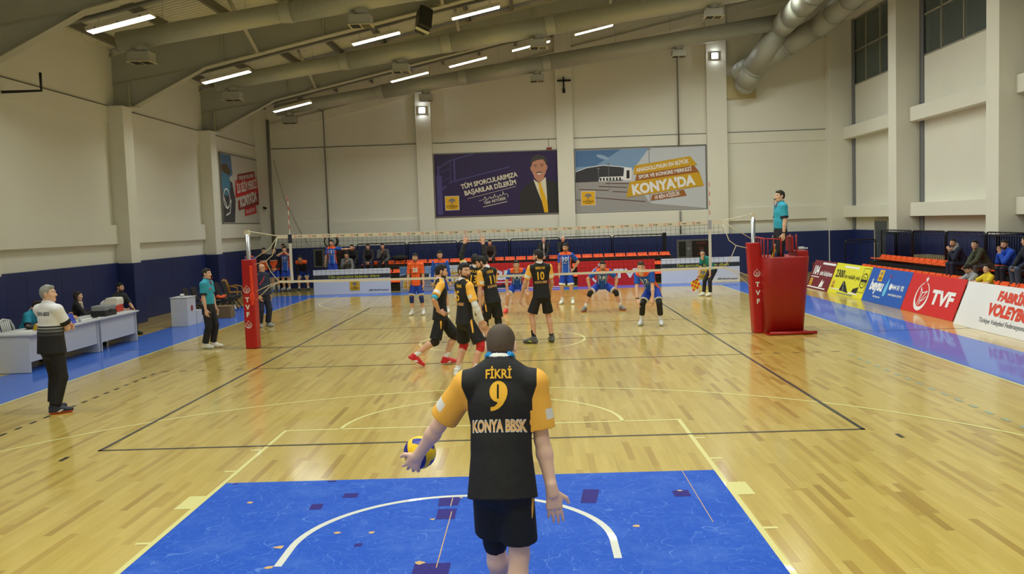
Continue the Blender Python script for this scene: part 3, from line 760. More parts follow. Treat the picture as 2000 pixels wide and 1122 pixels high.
rt, fr = wall_poster('poster with red slogan ribbons on the left wall beyond the last pillar', (X0+.06, 24.15, 2.9), (0, 1, 0), 4.72, 2.68, mat('pale_poster', (206, 202, 194), .5), FRM)
art(rt, 'sky_picture', [[(.02, 2.66), (1.2, 2.66), (1.3, 1.9), (.02, 1.5)]], mat('deep_sky_print', (80, 118, 164), .5), fr, .004)
art(rt, 'dome_picture', [[(.02, .02), (1.3, .02), (1.5, .9), (1.2, 1.6), (.02, 1.9)]], mat('dark_slate_print', (62, 64, 70), .5), fr, .006)
art(rt, 'globe_picture', [ell(.45, 1.55, .5, .5)], mat('teal_print', (70, 128, 160), .5), fr, .008)
art(rt, 'gold_mass_picture', [[(.02, 2.25), (.6, 2.3), (1.1, 2.05), (.9, 1.85), (.02, 2.0)]], mat('bronze_print', (92, 74, 48), .5), fr, .009)
art(rt, 'star_outline_picture', stroke([(.1, 1.0), (.5, .55), (.95, .9), (.75, .4), (.3, .3)], .06) + ring(.45, .95, .34, .4, 24), WHITE, fr, .011)
DRED = mat('dark_red_print', (142, 30, 34), .5)
art(rt, 'ribbon', [[(1.9, 1.95), (4.1, 2.2), (4.2, 1.95), (1.85, 1.65)], [(1.8, .9), (4.6, 1.3), (4.66, .8), (1.8, .5)]], DRED, fr, .012)
art(rt, 'ribbon', [[(1.6, 1.7), (4.4, 1.98), (4.6, 1.3), (1.5, 1.0)], [(2.6, .6), (4.1, .78), (4.2, .42), (2.6, .28)]], REDP, fr, .010)
text(rt, 'lettering', [("TÜRKİYE'NİN ÖZEL BİLİMDE", 2.0, 1.74, .14, dict(w=2.0, align='l', rot=6)), ('İLK BİLİM MERKEZİ', 1.75, 1.2, .36, dict(w=2.65, align='l', rot=7, bold=.03)), ("KONYA'DA", 2.05, .64, .42, dict(w=2.3, align='l', rot=8, bold=.04)), ('7500 ÇEŞİT İCAT', 2.75, .38, .14, dict(w=1.2, align='l', rot=6))], WHITE, fr, .016)

# ================================================================== far banners (stand in front of the far seats)
def board(label, x0, W, H=.96, y=24.22, bg=None, group='advertising boards along the court'):
    root = empty('advertising_board', (x0, y, 0), label=label, cat='advertising board', group=group)
    MB().box(0, 0, 0.005, W, .035, H).build('panel', bg, root, bevel=.004)
    l = MB()
    for xx in (.3, W-.3): l.prism([(0.036, .0), (.5, 0), (.5, .03), (.06, .6), (.036, .6)], 'x', xx-.015, xx+.015)
    l.islands('support_foot', BLACK, root)
    return root, Frame((x0, y, 0), (1, 0, 0), (0, 0, 1))
WBAN = mat('white_banner_vinyl', (222, 224, 230), .45); STRIPE = mat('charcoal_band_print', (46, 48, 56), .5); LIME = mat('lime_print', (198, 196, 60), .5)
def white_banner(label, x0):
    rt, fr = board(label, x0, 2.98, bg=WBAN)
    art(rt, 'band', [rect(.0, .6, 2.98, .76)], STRIPE, fr, .004)
    text(rt, 'lettering', [('Tüm sporculara başarılar dileriz', 1.58, .635, .1, dict(w=2.0, shear=.2, bold=.02))], LIME, fr, .007)
    text(rt, 'lettering', [('#BirlikteKonyayız', 2.52, .1, .07, dict(w=.78, shear=.2, bold=.02))], STRIPE, fr, .005)
    city_logo(rt, fr, 1.4, .13, .38, .006)
white_banner('white banner with charcoal band standing left of the far baseline, beside the substitutes', -7.77)
white_banner('white banner with charcoal band standing behind the crouching line judge', 5.6)
r2 = arena_poster('low board printed with an arena picture behind the orange shirted libero', (-4.42, 24.22, .01), 3.02, .97)
r2.name = 'advertising_board'; r2['category'] = 'advertising board'; r2['group'] = 'advertising boards along the court'
for c in list(r2.children):
    if c.name.startswith('edge_frame'): bpy.data.objects.remove(c)
rt, fr = board('red board printed with a big white 25, behind the crouching player at the far side', -1.36, 3.12, H=1.0, bg=REDP)
text(rt, 'lettering', [('25', .9, .38, .34, dict(w=.62, bold=.05)), ('TESİS', 1.5, .62, .12, dict(w=.55, bold=.03)), ('YENİ', 1.5, .42, .12, dict(w=.5, bold=.03))], WHITE, fr, .004)
art(rt, 'underline', [rect(.55, .25, 1.35, .29), rect(.5, .02, 3.1, .05)], WHITE, fr, .004)
art(rt, 'skyline_picture', [[(.5, .05), (.5, .16), (.7, .2), (.72, .14), (.9, .2), (1.1, .2), (1.12, .14), (1.3, .2), (1.4, .05)]], BLK, fr, .005)
art(rt, 'stamp', ring(2.3, .48, .21, .25, 24) + ring(2.3, .48, .12, .14, 20) + stroke([(1.95, .72), (2.5, .93), (2.62, .68)], .03) + stroke([(1.98, .72), (1.95, .6)], .03) + stroke([(2.05, .14), (2.62, .26), (2.6, .4)], .03), WHITE, fr, .004)
text(rt, 'lettering', [('KONYA', 2.3, .44, .09, dict(w=.44, bold=.03)), ('BİNLERCE', 2.26, .8, .06, dict(w=.42, rot=18)), ('SPOR', 2.33, .17, .06, dict(w=.3, rot=10))], WHITE, fr, .006)
rt, fr = board('red board with round white crest and letters TVF at the far side', 2.4, 2.96, H=.96, bg=REDP)
tvf_logo(rt, fr, .85, .42, .33, .004, sx=1.0)
text(rt, 'lettering', [('TVF', 1.95, .3, .34, dict(w=1.15, bold=.035))], WHITE, fr, .004)

# ================================================================== boards leaning along the right side
def lean_board(label, ya, yb, bg, xb=10.0):
    """ya far end, yb near end"""
    W = ya-yb; H = .985
    root = empty('advertising_board', (xb, ya, 0), label=label, cat='advertising board', group='advertising boards along the court')
    u = Vector((.355, 0, .935)).normalized(); fr = Frame((xb, ya, 0.004), (0, -1, 0), u)
    inv = root.matrix_basis.inverted(); b = MB()
    c = [inv @ fr.p(x, y, 0) for x, y in rect(0, 0, W, H)]; c2 = [v-fr.n*.02 for v in c]
    b.add(c+c2, [(0, 1, 2, 3), (7, 6, 5, 4), (0, 4, 5, 1), (1, 5, 6, 2), (2, 6, 7, 3), (3, 7, 4, 0)])
    b.build('panel', bg, root)
    l = MB()
    for yy in (.25, W-.25):
        l.tube([(.35, -yy, .9), (.75, -yy, .015)], .013, 6)
    l.islands('prop_leg', BLACK, root)
    return root, fr, W
MAROON = mat('maroon_print', (112, 18, 34), .45); YBG = mat('lemon_print', (222, 216, 44), .45); BBG = mat('cobalt_print', (18, 84, 178), .45)
rt, fr, W = lean_board('maroon leaning board lettered 104, farthest of the right side row', 20.62, 18.42, MAROON)
text(rt, 'lettering', [('104', .5, .5, .3, dict(w=.55, bold=.04)), ('adet kütüphane', 1.52, .5, .16, dict(w=1.2, bold=.02))], WHITE, fr, .004)
art(rt, 'white_strip', [rect(.15, .4, .95, .43), rect(.9, .86, 2.15, .93), rect(.1, .04, 1.9, .08)], WHITE, fr, .003)
art(rt, 'book_picture', [[(1.2, .08), (1.55, .12), (1.6, .34), (1.45, .26), (1.4, .38), (1.28, .24)]], WHITE, fr, .004)
city_logo(rt, fr, .2, .1, .25, .005)
rt, fr, W = lean_board('yellow leaning board lettered 2300 km mahalle yolu with a road picture', 18.40, 15.45, YBG)
text(rt, 'lettering', [('2300', .58, .54, .24, dict(w=.74, bold=.03)), ('km mahalle yolu', 1.66, .54, .14, dict(w=1.28, bold=.01))], BLK, fr, .004)
art(rt, 'road_picture', [[(.95, .14), (1.75, .1), (1.2, .44), (1.08, .44)], [(2.0, .16), (2.42, .14), (2.45, .34), (2.05, .26)]], BLK, fr, .004)
art(rt, 'road_dashes', stroke([(1.3, .14), (1.22, .26)], .02)+stroke([(1.19, .3), (1.15, .4)], .015), WHITE, fr, .006)
art(rt, 'white_strip', [rect(.8, .86, 2.0, .92), rect(.1, .14, .95, .17), rect(1.75, .1, 2.5, .14)], WHITE, fr, .003)
art(rt, 'grey_strip', [rect(.85, .03, 2.2, .07)], GREYP, fr, .003)
art(rt, 'stamp', ring(2.65, .55, .2, .23, 24) + ring(2.65, .55, .1, .12, 20) + [rect(2.42, .51, 2.88, .59)] + stroke([(2.42, .2), (2.42, .92), (2.9, .92), (2.9, .2), (2.42, .2)], .014), BLK, fr, .004)
city_logo(rt, fr, .15, .16, .26, .005)
rt, fr, W = lean_board('blue leaning board lettered beysu with a water drop', 15.42, 12.72, BBG)
text(rt, 'lettering', [('beysu', .72, .36, .3, dict(w=.92, bold=.045, shear=.15)), ('444 81 92', 2.12, .46, .13, dict(w=.75, bold=.03)), ('www.beysu.com.tr', 2.1, .28, .08, dict(w=.9, bold=.01)), ('Doğal Kaynak Suyu', .95, .16, .05, dict(w=.5))], WHITE, fr, .004)
art(rt, 'phone_badge', [ell(1.66, .52, .09, .09, 20)], WHITE, fr, .004)
art(rt, 'drop_picture', [[(1.42, .75), (1.3, .5), (1.26, .36), (1.3, .24), (1.38, .22), (1.46, .28), (1.48, .42), (1.46, .6)]], mat('aqua_print', (96, 182, 226), .5), fr, .004)
art(rt, 'red_mark', [[(1.4, .8), (1.5, .84), (1.47, .74)]], REDP, fr, .005)
city_logo(rt, fr, .62, .62, .32, .005)
rt, fr, W = lean_board('red leaning board with large white crest and letters TVF on the right side', 12.70, 9.86, REDP)
tvf_logo(rt, fr, .92, .42, .36, .004, sx=1.0)
text(rt, 'lettering', [('TVF', 2.0, .3, .34, dict(w=1.15, bold=.045))], WHITE, fr, .004)
rt, fr, W = lean_board('white leaning board with red hand lettered words, nearest of the right side row', 9.42, 6.5, mat('white_board_vinyl', (228, 226, 226), .45), 9.82)
for nm, its in (('lettering', [('FABRİKA', 2.06, .66, .19, dict(w=1.3, bold=.06, rot=-2)), ('VOLEYBOL', 2.08, .35, .23, dict(w=1.8, bold=.06, rot=-1))]),): text(rt, nm, its, mat('red_orange_print', (214, 62, 34), .5), fr, .004)
text(rt, 'lettering', [('Türkiye Voleybol Federasyonu', 1.0, .17, .1, dict(w=1.75, align='l', bold=.005))], STRIPE, fr, .004)
rt, fr, W = lean_board('maroon leaning board end at the right edge after the white one', 6.46, 3.6, MAROON, 9.9)
text(rt, 'lettering', [('104', .7, .5, .3, dict(w=.62, bold=.04))], WHITE, fr, .004)

# ================================================================== net
def cyl_between(b, p, q, r, n=8, mi=0): b.tube([p, q], r, n, mi)
def net_post(sx, label):
    root = empty('net_post', (sx*5.42, 9.0, 0), label=label, cat='net post', group='net posts')
    MB().tube([(0, 0, .0), (0, 0, 2.47)], .045, 16).build('tube', SILVER, root)
    MB().tube([(-sx*.0, -.03, 2.5), (0, .03, 2.5)], .065, 18).build('pulley', CORD, root)
    p = MB(); w_ = .125
    p.prism([(-w_+.02, -.15), (w_-.02, -.15), (w_, -.13), (w_, .15), (-w_, .15), (-w_, -.13)], 'z', .006, 1.93, T=(Matrix(((1, 0, -.052, .09), (0, 1, 0, 0), (0, 0, 1, 0), (0, 0, 0, 1))) if sx > 0 else None))
    pad_ = p.build('post_pad', REDPAD, root, bevel=.012)
    fr = Frame((sx*5.42, 9.0-.15, 0), (1, 0, 0), (0, 0, 1))
    L = [('T', .04, 1.0, .1), ('V', .045, .82, .1), ('F', .05, .64, .1)] if sx > 0 else [('T', -.03, 1.02, .1), ('V', -.03, .86, .1), ('F', -.03, .7, .1)]
    text(root, 'lettering', [(a, b_, c, d_, dict(bold=.04)) for a, b_, c, d_ in L], WHITE, fr, .005)
    tvf_logo(root, fr, (.03 if sx > 0 else -.03), 1.28, .07, .005, sx=1.)
    if sx < 0: tvf_logo(root, fr, -.03, .52, .07, .005, sx=1.)
    if sx < 0:
        MB().box(.06, -.19, .95, .115, -.15, 1.8).box(.04, -.2, 1.05, .13, -.15, 1.2).build('orange_strap', mat('orange_strap', (235, 66, 22), .5), root, bevel=.01)
    return root
net_post(-1, 'left net post in a red pad, behind the second referee')
net_post(1, 'right net post in a red pad, against the referee stand')
net = empty('volleyball_net', (0, 9.0, 0), label='black mesh volleyball net with white bands spanning the court', cat='net')
NW = 4.78
def sag(x): return -.035*(1-(x/NW)**2)
b = MB()
nseg = 16
def strip(b, z0, z1, th=.006):
    for i in range(nseg):
        xa, xb = -NW+2*NW*i/nseg, -NW+2*NW*(i+1)/nseg
        b.prism([(xa, z0+sag(xa)), (xb, z0+sag(xb)), (xb, z1+sag(xb)), (xa, z1+sag(xa))], 'y', -th, th)
strip(b, 2.36, 2.435); b.build('top_band', mat('net_band', (226, 218, 202), .7), net)
b = MB(); strip(b, 1.40, 1.45); b.build('bottom_band', mat('net_band', (226, 218, 202), .7), net)
b = MB(); n = 94
for i in range(n+1):
    x = -NW+2*NW*i/n
    b.tube([(x, 0, 1.44+sag(x)), (x+.012, 0, 2.37+sag(x))], .0028, 4, cap=False)
for k in range(1, 10):
    z = 1.44+k*.093
    b.tube([(-NW+2*NW*i/nseg, 0, z+sag(-NW+2*NW*i/nseg)) for i in range(nseg+1)], .0028, 4, cap=False)
b.build('net_mesh', mat('net_twine', (22, 22, 20), .8), net)
for sx in (-1, 1):
    x = sx*4.5
    MB().box(x-.028, -.012, 1.39, x+.028, .012, 2.46).build('side_band', mat('side_band_white', (214, 212, 214), .6), net)
    MB().box(x-.04, -.016, 2.25, x+.04, .016, 2.44).build('side_band_sleeve', mat('sleeve_navy', (30, 32, 60), .6) if sx < 0 else mat('sleeve_grey', (170, 172, 190), .6), net)
    a = MB()
    for k in range(18): a.tube([(x+sx*.012, .024, 1.45+.1*k), (x+sx*.012, .024, 1.55+.1*k)], .007, 8, mi=k % 2, cap=(k in (0, 17)))
    a.build('antenna', [mat('antenna_white', (230, 226, 220), .5), mat('antenna_red', (206, 44, 40), .5)], net)
    # cords to the post
    P = sx*5.37
    for pts in ([(sx*NW, 0, 2.42), (P, 0, 2.53)], [(sx*NW, 0, 2.38), (sx*4.95, 0, 2.15), (P, 0, 1.9)] if sx < 0 else [(sx*NW, 0, 2.4), (P, 0, 2.02)],
                [(sx*NW, 0, 2.35), (sx*4.9, 0, 2.0), (sx*5.05, 0, 1.88), (P, 0, 1.8)], [(sx*5.05, 0, 1.88), (sx*4.95, 0, 1.65), (sx*NW, 0, 1.42)],
                [(sx*NW, 0, 1.43), (sx*5.0, 0, 1.36), (P, 0, 1.2)], [(sx*NW, 0, 1.41), (sx*5.0, 0, 1.32), (P, 0, .98)]):
        MB().tube([(x_, y_-.01, z_) for x_, y_, z_ in pts], .009, 6).build('cord', CORD, net)
its = []; x = -4.38
for k in range(29):
    its.append(('TVF', x+.1, 2.378+sag(x+.1), .032, dict(w=.095, bold=.03))); x += .305
fr = Frame((0, 9.0, 0), (1, 0, 0), (0, 0, 1))
text(net, 'lettering', its, BLK, fr, .008)
q = []; x = -4.38
for k in range(29): q += ring(x, 2.397+sag(x), .018, .027, 10); x += .305
art(net, 'crest', q, mat('pink_red_print', (214, 92, 80), .5), fr, .008)

# ================================================================== referee stand
st = empty('referee_stand', (5.55, 8.5, 0), label='tall red padded referee stand beside the right net post', cat='referee stand')
def rrect(x0, y0, x1, y1, r, n=6):
    o = []
    for cx, cy, a in ((x1-r, y0+r, -90), (x1-r, y1-r, 0), (x0+r, y1-r, 90), (x0+r, y0+r, 180)):
        for k in range(n+1): t = math.radians(a+90*k/n); o.append((cx+r*math.cos(t), cy+r*math.sin(t)))
    return o
PADM = mat('red_pad_face', (150, 8, 8), .45, noise=.05, nscale=6, bump=.25, bscale=9)
b = MB(); loops = [(rrect(0.0, 0, .80, 1.2, .16), .03), (rrect(-.03, -.02, .93, 1.22, .16), 1.6), (rrect(-.015, -.005, .915, 1.205, .15), 1.63), (rrect(.05, .06, .85, 1.14, .1), 1.63), (rrect(.05, .06, .76, 1.12, .1), 1.2)]
nn = len(loops[0][0])
b.add([(x, y, z) for L_, z in loops for x, y in L_], [list(range(nn))[::-1]])
for k in range(len(loops)-1): b.f += [[k*nn+i, k*nn+(i+1) % nn, (k+1)*nn+(i+1) % nn, (k+1)*nn+i] for i in range(nn)]; b.m += [0]*nn; b.sm += [True]*nn
b.build('pad', PADM, st)
MB().box(.04, .05, 1.18, .78, 1.14, 1.215).build('platform', BLACK, st)
REDM = mat('red_tube', (168, 22, 20), .4)
b = MB(); b.box(.0, -.05, 0.002, .95, 1.25, .03); b.build('base_plate', REDM, st)
MB().tube([(.05, -.06, .04), (1.02, -.06, .04)], .035, 10).build('base_bar', REDM, st)
for pts in ([(-.02, .05, 1.62), (-.02, .05, 2.02), (.33, .05, 2.0), (.33, .05, 1.62)], [(-.02, .05, 2.02), (-.02, .75, 2.04), (-.02, .75, 1.62)]):
    MB().tube(pts, .018, 8).build('guard_rail', REDM, st)
for x_, y_ in ((.06, .05), (.18, .05), (-.02, .28), (-.02, .5)): MB().tube([(x_, y_, 1.62), (x_, y_, 2.01)], .011, 6).build('rail_bar', REDM, st)
MB().box(.62, .3, 1.72, .67, .75, 2.05).build('backrest', REDM, st, bevel=.02)
MB().tube([(.72, .3, 1.63), (.72, .3, 2.08)], .018, 8).build('backrest_post', REDM, st)
MB().tube([(.72, .75, 1.63), (.72, .75, 2.08)], .018, 8).build('backrest_post', REDM, st)
MB().box(.70, .15, 1.62, .93, .8, 1.74).build('side_box', REDM, st, bevel=.015)
bt = empty('drink_bottle', (6.32, 8.85, 1.741), label='small clear bottle lying on the referee stand box', cat='bottle')
MB().tube([(0, 0, .04), (.12, 0, .04), (.15, 0, .04), (.18, 0, .04)], [.038, .038, .016, .016], 14).build('bottle_body', mat('clear_plastic', (190, 196, 200), .2), bt)
MB().tube([(.18, 0, .04), (.2, 0, .04)], .018, 12).build('cap', WHITE, bt)
pn = empty('pennant', (5.76, 8.6, 1.632), label='small yellow and blue pennant standing on the referee stand', cat='pennant')
MB().prism([(-.06, 0), (.06, 0), (.0, .2)], 'y', -.01, .01).build('cloth', mat('pennant_yellow', (230, 200, 30), .6), pn)
MB().prism([(-.005, 0.0), (.06, 0), (.01, .14)], 'y', -.014, -.0105).build('blue_half', mat('pennant_blue', (30, 44, 120), .6), pn)
MB().tube([(0, .0, .17), (0, 0, .27)], .022, 8).build('knob', mat('pennant_knob', (200, 150, 120), .6), pn)

# ================================================================== seats and railings
def seat_mesh():
    b = MB(); w_ = .2
    prof = [(-.20, .0), (-.22, .02), (-.2, .05), (-.05, .025), (.08, .03), (.15, .06), (.17, .13), (.20, .15), (.215, .13), (.20, .03), (.16, -.01), (.05, -.015), (-.12, -.015)]
    b.prism(prof, 'x', -w_, w_)
    b.tube([(-.12, .0, -.06), (-.12, 0, -.012)], .02, 6); b.tube([(.12, .0, -.06), (.12, 0, -.012)], .02, 6)
    me = b.build('stadium_seat', ORANGE, bevel=.012)
    return me
seat0 = seat_mesh(); used = [False]
def place_seat(x, y, z, rz, label, group):
    if not used[0]: o = seat0; used[0] = True
    else: o = seat0.copy(); C.objects.link(o)
    o.name = 'stadium_seat'
    o.location = (x, y, z); o.rotation_euler = (0, 0, rz); tag(o, label, 'seat', group)
STEP = mat('bleacher_black_steel', (22, 20, 20), .6)
bl = empty('bleacher', (0, 25.2, 0), label='black steel bleacher holding the far orange seats', cat='bleacher')
for k, (y0, z) in enumerate(((25.05, .26), (25.75, .60), (26.45, .93))):
    MB().box(-7.6, y0-25.2, z-.06, 6.45, y0-25.2+.7, z).build('step', STEP, bl)
    MB().box(-7.6, y0-25.2+.02, .0, 6.45, y0-25.2+.05, z-.06).build('riser', STEP, bl)
MB().box(-7.6, 1.95, .87, 6.45, 2.75, .93).build('top_walkway', STEP, bl)
for xx in (-7.55, 6.4):
    MB().box(xx, -.1, 0, xx+.05, 2.7, .2).build('side_frame', STEP, bl)
for k, (y0, z) in enumerate(((25.05, .26), (25.75, .60), (26.45, .93))):
    nm = ['lowest', 'middle', 'top'][k]
    for i in range(28):
        place_seat(-6.15+i*.455, y0+.36, z+.06, 0, 'orange plastic seat in the %s row of the far bleacher' % nm, '%s row of far orange seats' % nm)
def railing(label, loc, rz, W, z0, z1, group, bars=16):
    root = empty('railing_panel', loc, rz, label, 'railing', group)
    r = .1
    pts = [(.02, 0, z0), (.02, 0, z1-r)] + [(.02+r-r*math.cos(t), 0, z1-r+r*math.sin(t)) for t in (.4, .8, 1.2, 1.57)] + [(W-.02-r+r*math.sin(t), 0, z1-r+r*math.cos(t)) for t in (0, .4, .8, 1.2, 1.57)] + [(W-.02, 0, z0)]
    MB().tube(pts, .022, 8).build('frame', BLACK, root)
    MB().tube([(.02, 0, z0+.12), (W-.02, 0, z0+.12)], .018, 6).build('lower_rail', BLACK, root)
    MB().tube([(.02, 0, z1-.09), (W-.02, 0, z1-.09)], .014, 6).build('upper_rail', BLACK, root)
    b = MB()
    for i in range(1, bars): b.tube([(W*i/bars, 0, z0+.12), (W*i/bars, 0, z1-.09 if i % 2 else z1)], .009, 5)
    b.build('bars', BLACK, root)
    return root
pos = ['leftmost', 'second from left', 'third from left', 'third from right', 'second from right', 'rightmost']
for k in range(6): railing('black bar railing panel behind the far seats, %s of the six' % pos[k], (-6.75+k*2.17, 27.85, .93), 0, 2.13, 0, .92, 'railing along the top of the far bleacher')
MB_ = MB().box(6.2, 27.6, .93, 6.32, 27.9, 1.9); tag(MB_.build('rolled_banner', mat('black_cloth', (14, 14, 18), .9)), 'dark upright roll at the right end of the far railing', 'roll')
# right stand
br_ = empty('bleacher', (12.2, 7.0, 0), label='dark steel bleacher along the right wall under the orange seats', cat='bleacher')
for y0, y1 in ((-.6, 15.7),):
    MB().box(0, y0, .36, .72, y1, .42).build('step', STEP, br_)
    MB().box(.02, y0, 0, .05, y1, .36).build('riser', STEP, br_)
    MB().box(-.75, y0, .24, -.02, y1, .30).build('foot_step', STEP, br_)
    MB().box(.72, y0, .66, 1.20, y1, .72).build('step', STEP, br_)
    MB().box(.70, y0, .5, .73, y1, .72).build('riser', STEP, br_)
for i in range(33):
    y = 22.3-i*.46
    if abs(y-14.9) > .01: place_seat(12.42, y, .48, -math.pi/2, 'orange plastic seat in the lower row of the right stand', 'lower row of right stand seats')
    place_seat(13.1, y, .80, -math.pi/2, 'orange plastic seat in the upper row of the right stand', 'upper row of right stand seats')
ys = [22.72, 20.0, 17.55, 15.12, 12.75, 10.4, 8.0]
nm = ['farthest', 'second farthest', 'third farthest', 'third nearest', 'second nearest', 'nearest']
for k in range(6): railing('black bar railing panel behind the right stand seats, %s' % nm[k], (13.36, ys[k], .72), -math.pi/2, ys[k]-ys[k+1]-.06, 0, 1.1, 'railing behind the right stand', 18)
railing('low black end railing beside the wall door at the right stand', (12.15, 23.05, 0), 0, 1.15, .0, 1.48, 'end railing of the right stand', 4)
mt = MB().box(13.6, 17.6, .002, 14.2, 20.7, .99); mt.v = [(x+.0, y, z) for x, y, z in mt.v]
tag(mt.build('mat_stack', mat('beige_mat', (150, 138, 104), .8), bevel=.05), 'long beige mat block standing behind the right stand railing', 'mat')
cr = MB().box(11.4, 16.4, 0, 11.8, 17.6, .5)
tag(MB().box(11.35, 22.4, .3, 11.4, 24.3, .62).box(11.35, 22.4, 0, 11.4, 22.46, .3).box(11.35, 24.24, 0, 11.4, 24.3, .3).build('barrier_board', mat('maroon_barrier', (96, 30, 36), .5)), 'low maroon framed barrier on the floor beyond the right boards', 'barrier')

# ================================================================== things on the back wall
def wall_lamp(x, z, label):
    root = empty('wall_lamp', (x, Y1-.28, z), label=label, cat='wall lamp', group='square wall lamps')
    MB().box(-.16, -.09, -.14, .16, 0, .14).build('case', mat('lamp_case', (70, 70, 70), .5), root, bevel=.01)
    MB().box(-.13, -.1, -.11, .13, -.091, .11).build('lens', mat('cold_lamp', (235, 242, 255), .5, emit=14.), root)
    l = bpy.data.lights.new('wall_lamp_light', 'AREA'); l.size = .24; l.energy = 14; l.color = (.9, .95, 1)
    o = bpy.data.objects.new('wall_lamp_light', l); C.objects.link(o); o.parent = root; o.location = (0, -.12, 0); o.rotation_euler = (math.pi/2, 0, 0)
wall_lamp(-3.83, 7.46, 'lit square lamp on the left column of the back wall')
wall_lamp(8.68, 9.29, 'lit square lamp on the right column of the back wall')
PIPE = mat('grey_pipe', (122, 122, 114), .5)
tag(MB().tube([(-10.5, Y1-.36, 1.75), (-10.5, Y1-.36, 7.3)], .07, 10).build('downpipe', PIPE), 'dark grey vertical pipe in the left corner of the back wall', 'pipe', 'pipes on the back wall')
tag(MB().tube([(-8.13, Y1-.16, 1.8), (-8.13, Y1-.16, 7.6), (-8.9, Y1-.6, 8.0)], .032, 10).build('conduit', PIPE), 'grey vertical conduit between the corner and left column of the back wall', 'pipe', 'pipes on the back wall')
tag(MB().tube([(7.12, Y1-.16, 1.8), (7.12, Y1-.16, 2.8)], .035, 10).build('conduit', PIPE), 'short grey conduit piece between the arena poster and the right scoreboard', 'pipe', 'pipes on the back wall')
tag(MB().tube([(7.12, Y1-.16, 5.6), (7.12, Y1-.16, 9.9), (7.4, Y1-.4, 10.3)], .035, 10).build('conduit', PIPE), 'grey vertical conduit rising above the arena poster', 'pipe', 'pipes on the back wall')
def shot_box(x, z, label):
    root = empty('scoreboard', (x, Y1-.39, z), label=label, cat='scoreboard', group='small scoreboards on the back wall')
    MB().box(-.75, 0, -.4, .75, .03, .4).build('back_board', mat('scoreboard_grey', (92, 92, 92), .5), root, bevel=.01)
    MB().box(-.66, -.01, -.32, -.36, -.001, .32).build('speaker_grille', BLACK, root)
    MB().box(-.1, -.03, -.34, .68, -.001, .34).build('display', mat('display_black', (24, 20, 20), .3), root, bevel=.01)
    fr = Frame((x, Y1-.39-.03, z), (1, 0, 0), (0, 0, 1))
    text(root, 'lettering', [('TAKIM', .29, .2, .08, dict(w=.4)), ('31', .29, -.05, .12, dict(w=.18)), ('FAUL', .29, -.28, .08, dict(w=.3))], mat('display_red', (120, 44, 42), .5), fr, .004)
    MB().box(-.3, -.02, -.06, -.16, -.001, .06).build('emblem', GREYP, root)
shot_box(-8.05, 1.28, 'grey framed scoreboard on the padding at the left of the back wall')
shot_box(7.65, 1.16, 'grey framed scoreboard on the padding behind the line judge')
b = MB()
for k in range(5): b.tube([(-7.98+.3*math.cos(t)*(1-.03*k), Y1-.42-.03*k, 2.0+.3*math.sin(t)*(1-.02*k)) for t in [2*math.pi*i/24 for i in range(25)]], .025, 6)
tag(b.build('cable_coil', mat('cable_grey', (52, 50, 48), .7)), 'coiled dark cable hanging above the left scoreboard', 'cable')
tag(MB().box(1.98, Y1-.36, 8.46, 2.56, Y1-.3, 8.53).box(2.23, Y1-.36, 8.1, 2.29, Y1-.3, 8.66).box(2.2, Y1-.37, 7.98, 2.32, Y1-.29, 8.15).build('wall_bracket', BLACK), 'small dark cross shaped fitting on the middle column of the back wall', 'bracket')
tag(MB().tube([(1.55, Y1-.05, 6.06), (1.55, Y1-.05, 5.75)], .008, 5).box(1.45, Y1-.1, 5.62, 1.68, Y1-.04, 5.72, 0).build('hanging_tag', mat('dull_red', (140, 50, 36), .6)), 'tiny red tag hanging above the purple poster', 'tag')
tag(MB().tube([(-10.4, Y1-.12, 5.6), (-10.0, Y1-.12, 3.9), (-9.4, Y1-.12, 2.5), (-9.0, Y1-.12, 1.8)], .008, 5).build('loose_cable', SEAM), 'thin loose cable slanting down the back wall', 'cable')
cc = empty('security_camera', (-10.85, Y1-.28, 3.55), label='small security camera in the left back corner', cat='camera')
MB().tube([(0, 0, 0), (0, -.1, 0)], .03, 8).build('mount', WHITE, cc); MB().tube([(0, -.1, 0), (.12, -.2, -.04)], .05, 10).build('camera_body', BLACK, cc)
def speaker(loc, label, rx):
    root = empty('loudspeaker', loc, label=label, cat='loudspeaker', group='hanging loudspeakers'); root.rotation_euler = (rx, .35, .5)
    MB().prism([(-.2, -.18), (.2, -.18), (.15, .2), (-.15, .2)], 'z', -.36, .36).build('cabinet', mat('speaker_black', (18, 18, 18), .4), root, bevel=.03)
    MB().box(-.18, -.19, -.34, .18, -.181, .34).build('grille', mat('speaker_grille', (36, 38, 38), .5), root)
    MB().tube([(0, 0, .36), (0, .05, .75)], .012, 6).build('hanger', STEELL, root)
    MB().box(-.205, -.05, -.4, .205, .05, -.361).build('bracket', SILVER, root)
speaker((-2.1, 15.0, 8.2), 'black loudspeaker hanging tilted above the net in front of the middle duct', -.5)
speaker((3.15, 15.4, 9.55), 'black loudspeaker hanging at the top edge of the view', -.5)
hb = MB().tube([(-11.1, 9.95, 5.85), (-10.2, 9.95, 5.85), (-10.2, 9.95, 6.25)], .035, 6); tag(hb.build('wall_hook', BLACK), 'black angle iron bracket at the upper left edge', 'bracket')

